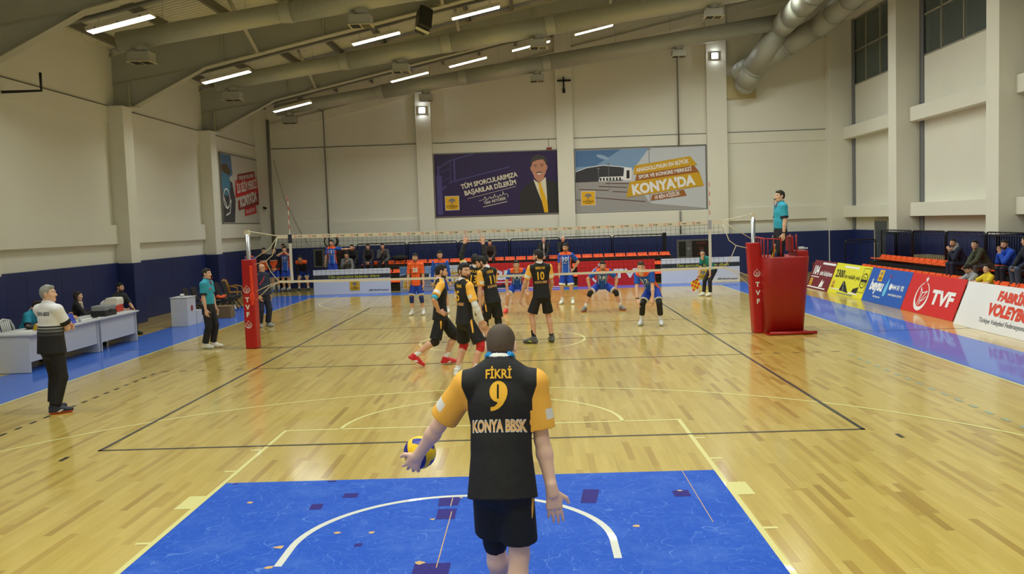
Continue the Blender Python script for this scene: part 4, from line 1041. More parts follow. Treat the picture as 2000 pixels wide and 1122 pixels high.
# ================================================================== scorer's desks and what stands on them
DESK = mat('white_desk_board', (206, 208, 214), .45, noise=.02, nscale=3)
def desk(y0, y1, label):
    root = empty('desk', (-8.86, y0, 0), label=label, cat='desk', group="scorers' desks")
    W = y1-y0
    MB().box(-.72, 0, .71, .1, W, .745).build('desk_top', DESK, root, bevel=.006)
    for yy in (.03, W-.06): MB().box(-.66, yy, 0.01, .04, yy+.03, .71).build('side_panel', DESK, root)
    MB().box(-.02, .06, .2, .005, W-.06, .71).build('modesty_panel', DESK, root)
desk(6.28, 9.08, 'white desk nearer the camera, behind the coach in the striped polo')
desk(9.12, 10.98, 'white desk farther from the camera with the medical box on it')
dk = .747
def simple(name, label, cat, parts, loc=(0, 0, 0), group=None):
    root = empty(name, loc, label=label, cat=cat, group=group)
    for nm_, mb, m, bv in parts: mb.build(nm_, m, root, bevel=bv)
    return root
simple('medical_box', 'grey and black equipment box on the farther white desk', 'box', [('base', MB().box(-.17, -.28, 0, .17, .28, .12), mat('box_black', (30, 30, 32), .5), .015), ('lid', MB().box(-.165, -.27, .12, .165, .27, .24), mat('box_grey', (134, 138, 140), .5), .03), ('latch', MB().box(.165, -.05, .08, .18, .05, .15), mat('box_black', (30, 30, 32), .5), .004)], (-9.02, 9.75, dk))
simple('drink_cooler', 'white and red cooler box behind the medical box on the desk', 'cooler', [('tub', MB().box(-.14, -.16, 0, .14, .16, .2), mat('cooler_red', (206, 60, 44), .5), .02), ('lid', MB().prism(rrect(-.15, .0, .15, .2, .06), 'y', -.17, .17, T=Matrix.Translation((0, 0, .14))), mat('cooler_white', (222, 216, 204), .5), .02)], (-9.22, 10.72, dk))
fr0 = None
tc = simple('tent_sign', 'blue folded name sign with white emblem on the nearer desk', 'sign', [('card', MB().prism([(-.1, 0), (.1, 0), (.02, .2), (-.02, .2)], 'y', -.22, .22), mat('sign_blue', (36, 62, 190), .45), .0)], (-8.98, 8.02, dk))
u_ = Vector((-.08, 0, .2)).normalized(); fr = Frame((-8.88, 8.02, dk), (0, 1, 0), u_)
art(tc, 'emblem', [ell(0, .045, .035, .022, 12), ell(-.03, .04, .02, .015, 10), ell(.03, .04, .02, .015, 10)], WHITE, fr, .003)
text(tc, 'lettering', [('TVF', -.13, .03, .02), ('TVF', .13, .03, .02)], WHITE, fr, .003)
simple('tent_sign', 'small white and yellow folded card at the near end of the desk', 'sign', [('card', MB().prism([(-.07, 0), (.07, 0), (.015, .13), (-.015, .13)], 'y', -.12, .12), mat('card_white', (226, 222, 200), .5), 0), ('yellow_face', MB().prism([(-.075, 0), (-.06, 0), (-.012, .132), (-.02, .132)], 'y', -.13, -.121).prism([(-.07, 0), (.07, 0), (.015, .128), (-.015, .128)], 'y', -.127, -.1205), mat('card_yellow', (196, 160, 40), .5), 0)], (-8.98, 7.0, dk))
for k, (x, y, w_, h_, lab) in enumerate(((-9.1, 6.75, .3, .4, 'white paper sheets at the near end of the scorers desk'), (-9.05, 8.75, .22, .32, 'white paper sheet beside the blue sign on the desk'), (-9.0, 9.15, .25, .35, 'white score sheet with a dark strap on the farther desk'))):
    p_ = simple('paper_sheet', lab, 'paper', [('sheet', MB().box(-w_/2, -h_/2, 0, w_/2, h_/2, .006), WHITE, 0)], (x, y, dk))
    if k == 2: MB().tube([(.05, -.1, .012), (.1, .0, .016), (.06, .12, .012), (-.05, .14, .012)], .008, 6).build('strap', BLACK, p_)
simple('plastic_cup', 'clear plastic cup beside the blue sign on the desk', 'cup', [('cup_body', MB().tube([(0, 0, 0), (0, 0, .1)], [.028, .036], 14), mat('cup_clear', (196, 200, 200), .2), 0)], (-8.9, 8.42, dk))
simple('water_bottle', 'small bottle with dark cap near the woman at the desk', 'bottle', [('bottle_body', MB().tube([(0, 0, 0), (0, 0, .1), (0, 0, .13)], [.03, .03, .012], 14), mat('cup_clear', (196, 200, 200), .2), 0), ('cap', MB().tube([(0, 0, .13), (0, 0, .15)], .014, 10), BLACK, 0)], (-9.12, 8.5, dk))
simple('hand_bag', 'tan bag lying on the desk in front of the woman', 'bag', [('bag_body', MB().sphere((0, 0, .055), (.11, .2, .055), 16), mat('tan_leather', (196, 156, 104), .6), 0), ('handle', MB().tube([(0, -.1, .1), (0, -.06, .17), (0, .06, .17), (0, .1, .1)], .01, 6), mat('tan_leather', (196, 156, 104), .6), 0)], (-9.28, 8.8, dk))
simple('black_pouch', 'black pouch on the desk beside the scorer', 'pouch', [('pouch_body', MB().sphere((0, 0, .04), (.1, .2, .04), 14), BLACK, 0), ('zip', MB().tube([(0, -.15, .075), (0, .15, .075)], .006, 5), SILVER, 0)], (-9.3, 7.3, dk))
def armchair(loc, rz, m, label, group):
    root = empty('plastic_chair', loc, rz, label, 'chair', group)
    MB().prism(rrect(-.24, -.22, .24, .24, .08), 'z', .41, .44).build('seat', m, root, bevel=.01)
    b = MB(); ax = [-.2, -.1, 0, .1, .2]
    b.tube([(-.25, .22, .44), (-.26, .3, .72), (-.2, .33, .84), (0, .35, .88), (.2, .33, .84), (.26, .3, .72), (.25, .22, .44)], .028, 8)
    for x in (-.14, -.07, 0, .07, .14): b.tube([(x, .23, .44), (x, .33, .85)], .022, 6)
    b.build('backrest', m, root)
    for sx in (-1, 1):
        MB().tube([(sx*.26, .26, .62), (sx*.29, .0, .65), (sx*.27, -.2, .6), (sx*.26, -.22, .43)], .024, 8).build('armrest', m, root)
        MB().tube([(sx*.2, -.18, .42), (sx*.25, -.24, 0)], [.03, .02], 8).build('leg', m, root)
        MB().tube([(sx*.2, .2, .42), (sx*.25, .28, 0)], [.03, .02], 8).build('leg', m, root)
WPL = mat('white_plastic', (206, 206, 204), .45); BPL = mat('tan_plastic', (168, 122, 48), .45)
HP = math.pi/2
armchair((-9.95, 8.0, 0), HP, WPL, 'white plastic chair under the scorer in the turquoise shirt', 'white plastic chairs at the desks')
armchair((-9.95, 7.05, 0), HP, WPL, 'white plastic chair at the left edge, empty', 'white plastic chairs at the desks')
armchair((-9.95, 10.15, 0), HP, WPL, 'white plastic chair under the dark haired woman', 'white plastic chairs at the desks')
armchair((-9.95, 12.45, 0), HP, WPL, 'white plastic chair under the man in the black shirt', 'white plastic chairs at the desks')
armchair((-9.85, 21.15, 0), HP, BPL, 'tan plastic armchair behind the row of black bench chairs', 'tan chair at the bench')
# white stand with ball emblem and steps
cs = simple('emblem_stand', 'white box stand with a round red emblem beside the second referee', 'stand', [('cabinet', MB().box(-.24, 0, 0.002, .22, .62, .78), DESK, .004), ('top_board', MB().box(-.26, -.02, .78, .24, .64, .8), DESK, .003), ('step', MB().box(-.2, .64, 0.002, .24, 1.0, .38), DESK, .004), ('low_step', MB().box(-.2, 1.0, 0.002, .26, 1.12, .2), DESK, .004)], (-8.98, 14.0, 0))
fr = Frame((-8.98+.22, 14.0, 0), (0, 1, 0), (0, 0, 1)); art(cs, 'emblem', [ell(.32, .48, .08, .085, 20)], mat('ball_red', (150, 30, 28), .5), fr, .004)
simple('tape_roll', 'small white roll lying on top of the white box stand', 'roll', [('roll_body', MB().tube([(-.05, 0, .04), (.05, 0, .04)], .04, 14), WHITE, 0), ('core', MB().tube([(-.055, 0, .04), (.055, 0, .04)], .018, 10), BLACK, 0)], (-9.0, 14.3, .801))
# bench chairs
BCH = mat('bench_black', (20, 20, 22), .55)
def bench_chair(loc, label, bib):
    root = empty('bench_chair', loc, HP, label, 'chair', 'black chairs of the team bench')
    MB().prism(rrect(-.22, -.22, .22, .22, .06), 'z', .42, .47).build('seat', BCH, root, bevel=.012)
    T = Matrix.Translation((0, .24, .47)) @ Matrix.Rotation(-.22, 4, 'X')
    MB().prism(rrect(-.2, .06, .2, .48, .1), 'y', -.02, .02, T=T).build('backrest', BCH, root, bevel=.012)
    for sx in (-1, 1):
        MB().tube([(sx*.2, -.2, .01), (sx*.19, .0, .3), (sx*.19, .2, .44), (sx*.19, .27, .6)], .016, 6).build('leg', BLACK, root)
        MB().tube([(sx*.2, .24, .01), (sx*.19, .0, .3), (sx*.19, -.18, .43)], .016, 6).build('leg', BLACK, root)
    if bib:
        b = simple('training_bib', 'crumpled orange bib on the %s' % bib, 'bib', [('cloth', MB().sphere((0, 0, .035), (.14, .2, .045), 14).sphere((.08, .1, .05), (.08, .1, .06), 10).sphere((-.02, -.12, .06), (.09, .08, .06), 10), mat('bib_orange', (236, 98, 50), .8, bump=1.0, bscale=30), 0)], (loc[0], loc[1], .472), 'orange bibs on the bench')
bn = ['nearest black bench chair, beside the white box stand', 'second nearest black bench chair with an orange bib', 'third nearest black bench chair', 'third farthest black bench chair with an orange bib', 'second farthest black bench chair', 'farthest black bench chair']
for k in range(6): bench_chair((-9.15, 15.75+k*.66, 0), bn[k], {1: 'second nearest bench chair', 3: 'third farthest bench chair'}.get(k))
simple('cardboard_box', 'brown cardboard box on the floor in front of the bench chairs', 'box', [('carton', MB().box(-.24, -.2, .002, .24, .2, .36), mat('cardboard', (134, 108, 70), .8, noise=.06), .006), ('tape', MB().box(-.245, -.025, .2, .245, .025, .363), mat('carton_tape', (160, 136, 92), .5), 0)], (-8.5, 16.2, 0))
for k, (x, y, lab) in enumerate(((-8.55, 17.3, 'clear water bottle with blue label beside the cardboard box'), (-8.75, 17.15, 'clear water bottle standing between carton and labelled bottle'), (-8.6, 15.4, 'clear water bottle in front of the carton'))):
    wb_ = simple('water_bottle', lab, 'bottle', [('bottle_body', MB().tube([(0, 0, 0), (0, 0, .2), (0, 0, .26)], [.04, .04, .015], 14), mat('cup_clear', (196, 200, 200), .2), 0), ('cap', MB().tube([(0, 0, .26), (0, 0, .285)], .018, 10), WHITE, 0)], (x, y, 0), 'water bottles at the bench')
    if k == 0: MB().tube([(0, 0, .09), (0, 0, .16)], .042, 14).build('label_band', mat('label_blue', (40, 90, 190), .5), wb_)
# ================================================================== people: implicit surfaces -> one continuous mesh
F32 = np.float32
def V(*a): return np.array(a, float)
def nrm(a): a = np.asarray(a, float); return a/(np.linalg.norm(a)+1e-12)
def Rx(d): c, s = math.cos(math.radians(d)), math.sin(math.radians(d)); return np.array([[1, 0, 0], [0, c, -s], [0, s, c]])
def Ry(d): c, s = math.cos(math.radians(d)), math.sin(math.radians(d)); return np.array([[c, 0, s], [0, 1, 0], [-s, 0, c]])
def Rz(d): c, s = math.cos(math.radians(d)), math.sin(math.radians(d)); return np.array([[c, -s, 0], [s, c, 0], [0, 0, 1]])

class Cone:
    def __init__(s, a, b, ra, rb, id=0, k=.02, flat=None, capa=False, capb=False, sub=False):
        s.a, s.b, s.ra, s.rb, s.id, s.k, s.flat, s.capa, s.capb, s.sub = np.asarray(a, float), np.asarray(b, float), ra, rb, id, k, flat, capa, capb, sub
        r = max(ra, rb); s.lo = np.minimum(s.a, s.b)-r; s.hi = np.maximum(s.a, s.b)+r
    def d(s, X, Y, Z):
        px, py, pz = X-F32(s.a[0]), Y-F32(s.a[1]), Z-F32(s.a[2]); ax = s.b-s.a
        L2 = float(ax@ax)+1e-9
        dot = px*F32(ax[0])+py*F32(ax[1])+pz*F32(ax[2])
        t = np.clip(dot/F32(L2), 0, 1)
        qx, qy, qz = px-t*F32(ax[0]), py-t*F32(ax[1]), pz-t*F32(ax[2])
        if s.flat is not None:
            n, f = s.flat; e = F32(1/f-1); dn = (qx*F32(n[0])+qy*F32(n[1])+qz*F32(n[2]))*e
            qx, qy, qz = qx+dn*F32(n[0]), qy+dn*F32(n[1]), qz+dn*F32(n[2])
        dd = np.sqrt(qx*qx+qy*qy+qz*qz)-(F32(s.ra)+F32(s.rb-s.ra)*t)
        L = math.sqrt(L2)
        if s.capb: dd = np.maximum(dd, dot/F32(L)-F32(L))
        if s.capa: dd = np.maximum(dd, -dot/F32(L))
        return dd
class Ell:
    def __init__(s, c, r, R=None, id=0, k=.02, sub=False):
        s.c = np.asarray(c, float); s.r = np.asarray(r, float)*np.ones(3); s.R = np.eye(3) if R is None else R; s.id, s.k, s.sub = id, k, sub
        m = s.r.max(); s.lo = s.c-m; s.hi = s.c+m
    def d(s, X, Y, Z):
        p = (X-F32(s.c[0]), Y-F32(s.c[1]), Z-F32(s.c[2])); R = s.R
        q = [p[0]*F32(R[0, i])+p[1]*F32(R[1, i])+p[2]*F32(R[2, i]) for i in range(3)]
        k0 = np.sqrt(sum((q[i]/F32(s.r[i]))**2 for i in range(3)))
        k1 = np.sqrt(sum((q[i]/F32(s.r[i]**2))**2 for i in range(3)))+F32(1e-6)
        return k0*(k0-1)/k1
def xf(prims, T, R, s):
    """transform prims by p -> T + R p s"""
    out = []
    for p in prims:
        if isinstance(p, Cone):
            fl = None if p.flat is None else (R@np.asarray(p.flat[0]), p.flat[1])
            out.append(Cone(T+R@p.a*s, T+R@p.b*s, p.ra*s, p.rb*s, p.id, p.k*s, fl, p.capa, p.capb, p.sub))
        else: out.append(Ell(T+R@p.c*s, p.r*s, R@p.R, p.id, p.k*s, p.sub))
    return out
def mesh_sdf(prims, h, cuts=(), smooth=1):
    """smooth union of prims -> verts, quads, id per quad (surface nets)"""
    pos = [p for p in prims if not p.sub]
    lo = np.min([p.lo for p in pos], 0)-3*h; hi = np.max([p.hi for p in pos], 0)+3*h
    n = np.ceil((hi-lo)/h).astype(int)+1
    D = np.full(n, 5., F32); ID = np.zeros(n, np.int16)
    ax = [(lo[i]+h*np.arange(n[i])).astype(F32) for i in range(3)]
    for p in prims:
        m = p.k+3*h
        i0 = np.maximum(0, np.floor((p.lo-m-lo)/h).astype(int)); i1 = np.minimum(n, np.ceil((p.hi+m-lo)/h).astype(int)+1)
        sl = tuple(slice(a, b) for a, b in zip(i0, i1))
        if any(a >= b for a, b in zip(i0, i1)): continue
        d = p.d(ax[0][sl[0]][:, None, None], ax[1][sl[1]][None, :, None], ax[2][sl[2]][None, None, :])
        S = D[sl]
        if p.sub:
            k = F32(max(p.k, 1e-4)); hh = np.clip(.5-.5*(S+d)/k, 0, 1); D[sl] = S*(1-hh)-d*hh+k*hh*(1-hh)
            continue
        I = ID[sl]; I[d < S] = p.id
        k = F32(max(p.k, 1e-4)); hh = np.clip(.5+.5*(S-d)/k, 0, 1)
        D[sl] = S*(1-hh)+d*hh-k*hh*(1-hh)
    for c in cuts: D = np.maximum(D, c(ax[0][:, None, None], ax[1][None, :, None], ax[2][None, None, :]).astype(F32))
    S = D < 0
    c8 = sum(S[i:n[0]-1+i, j:n[1]-1+j, k:n[2]-1+k].astype(np.int8) for i in (0, 1) for j in (0, 1) for k in (0, 1))
    act = (c8 > 0) & (c8 < 8); idx = np.argwhere(act)
    if len(idx) == 0: return np.zeros((0, 3)), np.zeros((0, 4), int), np.zeros(0, int)
    num = -np.ones(act.shape, int); num[act] = np.arange(len(idx))
    cor = [(i, j, k) for i in (0, 1) for j in (0, 1) for k in (0, 1)]
    vals = np.stack([D[idx[:, 0]+c[0], idx[:, 1]+c[1], idx[:, 2]+c[2]] for c in cor], 1)
    acc = np.zeros((len(idx), 3)); cnt = np.zeros(len(idx))
    for a in range(8):
        for b in range(a+1, 8):
            ca, cb = np.array(cor[a]), np.array(cor[b])
            if np.abs(ca-cb).sum() != 1: continue
            va, vb = vals[:, a], vals[:, b]; mk = (va < 0) != (vb < 0)
            t = np.where(mk, va/(va-vb+1e-12), 0)
            acc += np.where(mk[:, None], ca+(cb-ca)*t[:, None], 0); cnt += mk
    verts = lo+(idx+acc/np.maximum(cnt, 1)[:, None])*h
    quads = []
    for axn in range(3):
        o = [1 if i == axn else 0 for i in range(3)]; u, v = (axn+1) % 3, (axn+2) % 3
        A = S[tuple(slice(0, n[i]-o[i]) for i in range(3))]; B = S[tuple(slice(o[i], n[i]) for i in range(3))]
        e = np.argwhere(A != B)
        e = e[(e[:, u] > 0) & (e[:, v] > 0) & (e[:, u] < n[u]-1) & (e[:, v] < n[v]-1)]
        fl = S[e[:, 0], e[:, 1], e[:, 2]]
        du = np.zeros(3, int); du[u] = 1; dv = np.zeros(3, int); dv[v] = 1
        q = np.stack([num[tuple((e-du-dv).T)], num[tuple((e-dv).T)], num[tuple(e.T)], num[tuple((e-du).T)]], 1)
        q[~fl] = q[~fl][:, ::-1]; quads.append(q)
    Q = np.concatenate(quads); Q = Q[(Q >= 0).all(1)]
    for _ in range(smooth):
        s_ = np.zeros_like(verts); c_ = np.zeros(len(verts))
        for a, b in ((0, 1), (1, 2), (2, 3), (3, 0)):
            np.add.at(s_, Q[:, a], verts[Q[:, b]]); np.add.at(c_, Q[:, a], 1); np.add.at(s_, Q[:, b], verts[Q[:, a]]); np.add.at(c_, Q[:, b], 1)
        verts = verts*.5+.5*s_/np.maximum(c_, 1)[:, None]
    fi = idx[Q[:, 0]]
    ids = ID[fi[:, 0], fi[:, 1], fi[:, 2]]
    return verts, Q, ids
def border_cut(v, q, ids, fn, J):
    """move vertices onto colour borders and split quads there; returns verts, triangles, labels"""
    vid = np.zeros(len(v), int)
    for k in range(4): vid[q[:, k]] = ids
    L = fn(v, vid, J)
    e = np.concatenate([q[:, [0, 1]], q[:, [1, 2]], q[:, [2, 3]], q[:, [3, 0]]]); e = np.unique(np.sort(e, 1), axis=0)
    e = e[L[e[:, 0]] != L[e[:, 1]]]
    snapd = np.zeros(len(v), bool)
    if len(e):
        a, b = v[e[:, 0]].copy(), v[e[:, 1]].copy(); la = L[e[:, 0]]; ia, ib = vid[e[:, 0]], vid[e[:, 1]]
        t0, t1 = np.zeros(len(e)), np.ones(len(e))
        for _ in range(5):
            tm = (t0+t1)/2; p = a+(b-a)*tm[:, None]; same = fn(p, np.where(tm < .5, ia, ib), J) == la
            t0 = np.where(same, tm, t0); t1 = np.where(same, t1, tm)
        tc = (t0+t1)/2; p = a+(b-a)*tc[:, None]
        tgt = np.where(tc < .5, e[:, 0], e[:, 1]); ds = np.minimum(tc, 1-tc)
        o = np.argsort(-ds); v = v.copy(); v[tgt[o]] = p[o]; snapd[tgt] = True
    d02 = snapd[q[:, 0]] & snapd[q[:, 2]]
    T1 = np.where(d02[:, None], q[:, [0, 1, 2]], q[:, [0, 1, 3]]); T2 = np.where(d02[:, None], q[:, [0, 2, 3]], q[:, [1, 2, 3]])
    T = np.concatenate([T1, T2]); ii = np.concatenate([ids, ids])
    c = v[T].mean(1)
    return v, T, fn(c, ii, J)
def to_obj(name, v, q, mi, mats, parent):
    me = bpy.data.meshes.new(name)
    me.vertices.add(len(v)); me.vertices.foreach_set('co', np.ascontiguousarray(v, F32).ravel())
    k = q.shape[1]; me.loops.add(len(q)*k); me.loops.foreach_set('vertex_index', np.ascontiguousarray(q, np.int32).ravel())
    me.polygons.add(len(q)); me.polygons.foreach_set('loop_start', np.arange(0, len(q)*k, k, dtype=np.int32))
    for m in mats: me.materials.append(m)
    me.polygons.foreach_set('material_index', np.ascontiguousarray(mi, np.int32)); me.polygons.foreach_set('use_smooth', np.ones(len(q), bool))
    me.update(calc_edges=True); me.validate()
    o = bpy.data.objects.new(name, me); C.objects.link(o)
    if parent is not None: o.parent = parent
    return o

# -------- hands (d fingers, t thumb side, n out of the palm)
def hand_prims(curl=.35, spread=.12, thumb=.3):
    P = []
    for tw, tm in ((.012, .031), (.006, .011), (-.004, -.010), (-.012, -.029)): P.append(Cone((.0, tw, 0), (.088, tm, 0), .0155, .0135, 0, .012))
    P.append(Cone((.01, .012, .004), (.06, .034, .008), .017, .014, 0, .012))
    P.append(Cone((-.03, 0, 0), (.012, 0, 0), .026, .023, 0, .015))
    for i, (t, L, r) in enumerate(((.031, .074, .0095), (.011, .083, .010), (-.010, .077, .0095), (-.029, .06, .0085))):
        sa = (1.5-i)*spread; p = np.array((.088 if i < 3 else .082, t, 0.)); a = 0.
        for sg, (fr_, da) in enumerate(((.45, 42), (.31, 55), (.24, 40))):
            a += math.radians(da)*curl*(1+.12*i)
            dv = np.array((math.cos(a)*math.cos(sa), math.cos(a)*math.sin(sa), math.sin(a)))
            q = p+dv*L*fr_*1.2; P.append(Cone(p, q, r*(1-.1*sg), r*(.92-.1*sg), 1, .003)); p = q
    b = np.array((.022, .026, .006)); th = thumb
    m = b+np.array((.034, .03*(1-th)+.012, .008+.02*th)); e = m+np.array((.03, .012*(1-th)-.004*th, .006+.012*th))
    P += [Cone(b, m, .014, .0115, 1, .008), Cone(m, e, .0115, .009, 1, .004)]
    return P
# -------- head (x right, y forward, z up)
def head_prims():
    P = [Ell((0, -.008, .03), (.074, .094, .083), id=0, k=.02), Ell((0, .024, -.03), (.059, .066, .085), id=0, k=.03), Ell((0, .034, -.076), (.047, .048, .04), id=0, k=.03),
         Ell((0, .072, -.1), .018, id=0, k=.02), Cone((-.034, .080, .022), (.034, .080, .022), .012, .012, 0, .015)]
    for s in (-1, 1):
        P += [Ell((s*.037, .058, -.022), .026, id=0, k=.025), Ell((s*.031, .103, .002), .014, k=.012, sub=True)]
    P += [Cone((0, .088, .006), (0, .108, -.03), .0085, .0125, 0, .01), Ell((-.011, .097, -.034), .008, id=0, k=.008), Ell((.011, .097, -.034), .008, id=0, k=.008)]
    P += [Cone((-.018, .084, -.0605), (.018, .084, -.0605), .0085, .0085, 2, .006), Cone((-.014, .083, -.071), (.014, .083, -.071), .0085, .0085, 2, .006)]
    for s in (-1, 1):
        P += [Ell((s*.030, .0775, .003), (.0125, .0125, .0095), id=3, k=.002), Ell((s*.077, -.012, -.006), (.011, .022, .033), Rz(s*-18), id=0, k=.008), Ell((s*.086, -.006, -.004), (.006, .012, .02), Rz(s*-18), k=.006, sub=True)]
    P += [Cone((0, -.022, -.07), (0, -.034, -.17), .055, .058, 0, .03)]
    return P
def hair_prims(style):
    """(prims, cuts) in the head frame"""
    pl = lambda y0, z0, y1, z1: (lambda X, Y, Z: -((Y-y0)*-(z0-z1)+(Z-z0)*(y0-y1))/math.hypot(z0-z1, y0-y1)+0*X)
    th = {'buzz': .004, 'short': .007, 'medium': .011, 'thick': .018, 'sides': .006, 'long': .012, 'tail': .009, 'wavy': .014}[style]
    side_ = .003+th*.25
    P = [Ell((0, -.010, .032), (.074+side_, .094+th*.8, .083+th), k=.02), Ell((0, -.035, -.01), (.067+side_, .067+th*.5, .07), k=.02)]
    c = [pl(.084, .078, -.064, -.085), lambda X, Y, Z: np.minimum(Y-.038+0*X, .058-Z+0*X)]
    if style in ('medium', 'thick', 'short', 'wavy'):
        P += [Cone((-.028, .058, .086), (.03, .054, .089), .02+th*.25, .022+th*.25, k=.02), Cone((-.03, .0, .10), (.03, -.01, .10), .02, .02, k=.03)]
        c = [pl(.096, .080, -.064, -.082), lambda X, Y, Z: np.minimum(Y-.038+0*X, .058-Z+0*X)]
    if style == 'sides':
        c.append(lambda X, Y, Z: .098-np.sqrt(X*X+(Y-.03)**2+(Z-.085)**2))
    if style == 'long':
        P[0] = Ell((0, -.014, .03), (.086, .10, .095), k=.02)
        P += [Cone((0, -.06, 0), (0, -.055, -.2), .07, .055, k=.03, flat=((0, 1, 0), .7)), Cone((-.07, -.02, 0), (-.075, .0, -.2), .03, .03, k=.03), Cone((.07, -.02, 0), (.075, .0, -.2), .03, .03, k=.03)]
        c = [lambda X, Y, Z: np.minimum(pl(.09, .062, -.04, -.06)(X, Y, Z), Y-.012+0*X+0*Z)]
    if style == 'tail':
        P += [Cone((0, -.1, .04), (.03, -.14, -.02), .03, .032, k=.01), Cone((.03, -.14, -.02), (.07, -.10, -.17), .032, .012, k=.02)]
    return P, c
CACHE = {}
def cached(key, fn):
    if key not in CACHE: CACHE[key] = fn()
    return CACHE[key]
def head_mesh(h): return cached(('head', h), lambda: mesh_sdf(head_prims(), h))
def hair_mesh(style, h):
    def f():
        P, c = hair_prims(style); return mesh_sdf(P, h, c)
    return cached(('hair', style, h), f)
def hand_mesh(curl, spread, thumb, h): return cached(('hand', curl, spread, thumb, h), lambda: mesh_sdf(hand_prims(curl, spread, thumb), h, smooth=1))

def head_regions(v, q, ids, beard):
    """0 skin 1 lips 2 brow/beard 3 eye white 4 iris"""
    c = v[q].mean(1); x, y, z = np.abs(c[:, 0]), c[:, 1], c[:, 2]; m = np.zeros(len(q), int)
    if beard >= 1:
        bd = ((z < -.066+.25*(.08-y)*(y > .02)) & (y > .0) & (z > -.125)) | ((z < -.0) & (x > .05) & (y > .002) & (y < .018) & (z > -.12)) | ((x < .026) & (z < -.047) & (z > -.056) & (y > .08))
        if beard >= 2: m[bd] = 2
        else: m[bd] = 5
    m[ids == 2] = 1
    m[(z > .017) & (z < .028) & (x > .012) & (x < .05) & (y > .06)] = 2
    e = ids == 3; m[e] = 3
    m[e & (np.hypot(x-.030, z-.003) < .0078)] = 4
    return m

def ik(a, b, l1, l2, pole):
    d = b-a; L = np.linalg.norm(d); L = min(max(L, abs(l1-l2)+.01), (l1+l2)*.9995); u = d/(np.linalg.norm(d)+1e-9)
    x = (l1*l1-l2*l2+L*L)/(2*L); y = math.sqrt(max(0, l1*l1-x*x)); p = np.asarray(pole, float); p = nrm(p-u*(p@u))
    return a+u*x+p*y, a+u*L
SKIN = {'light': (226, 182, 156), 'tan': (214, 164, 136), 'warm': (218, 170, 142), 'flash_lit': (238, 198, 178)}  # last tone is lightened: camera-flash brightness put into the server's skin colour
BASE_PARTS = dict(body=.014, cloth=.013, head=.0075, hand=.006)

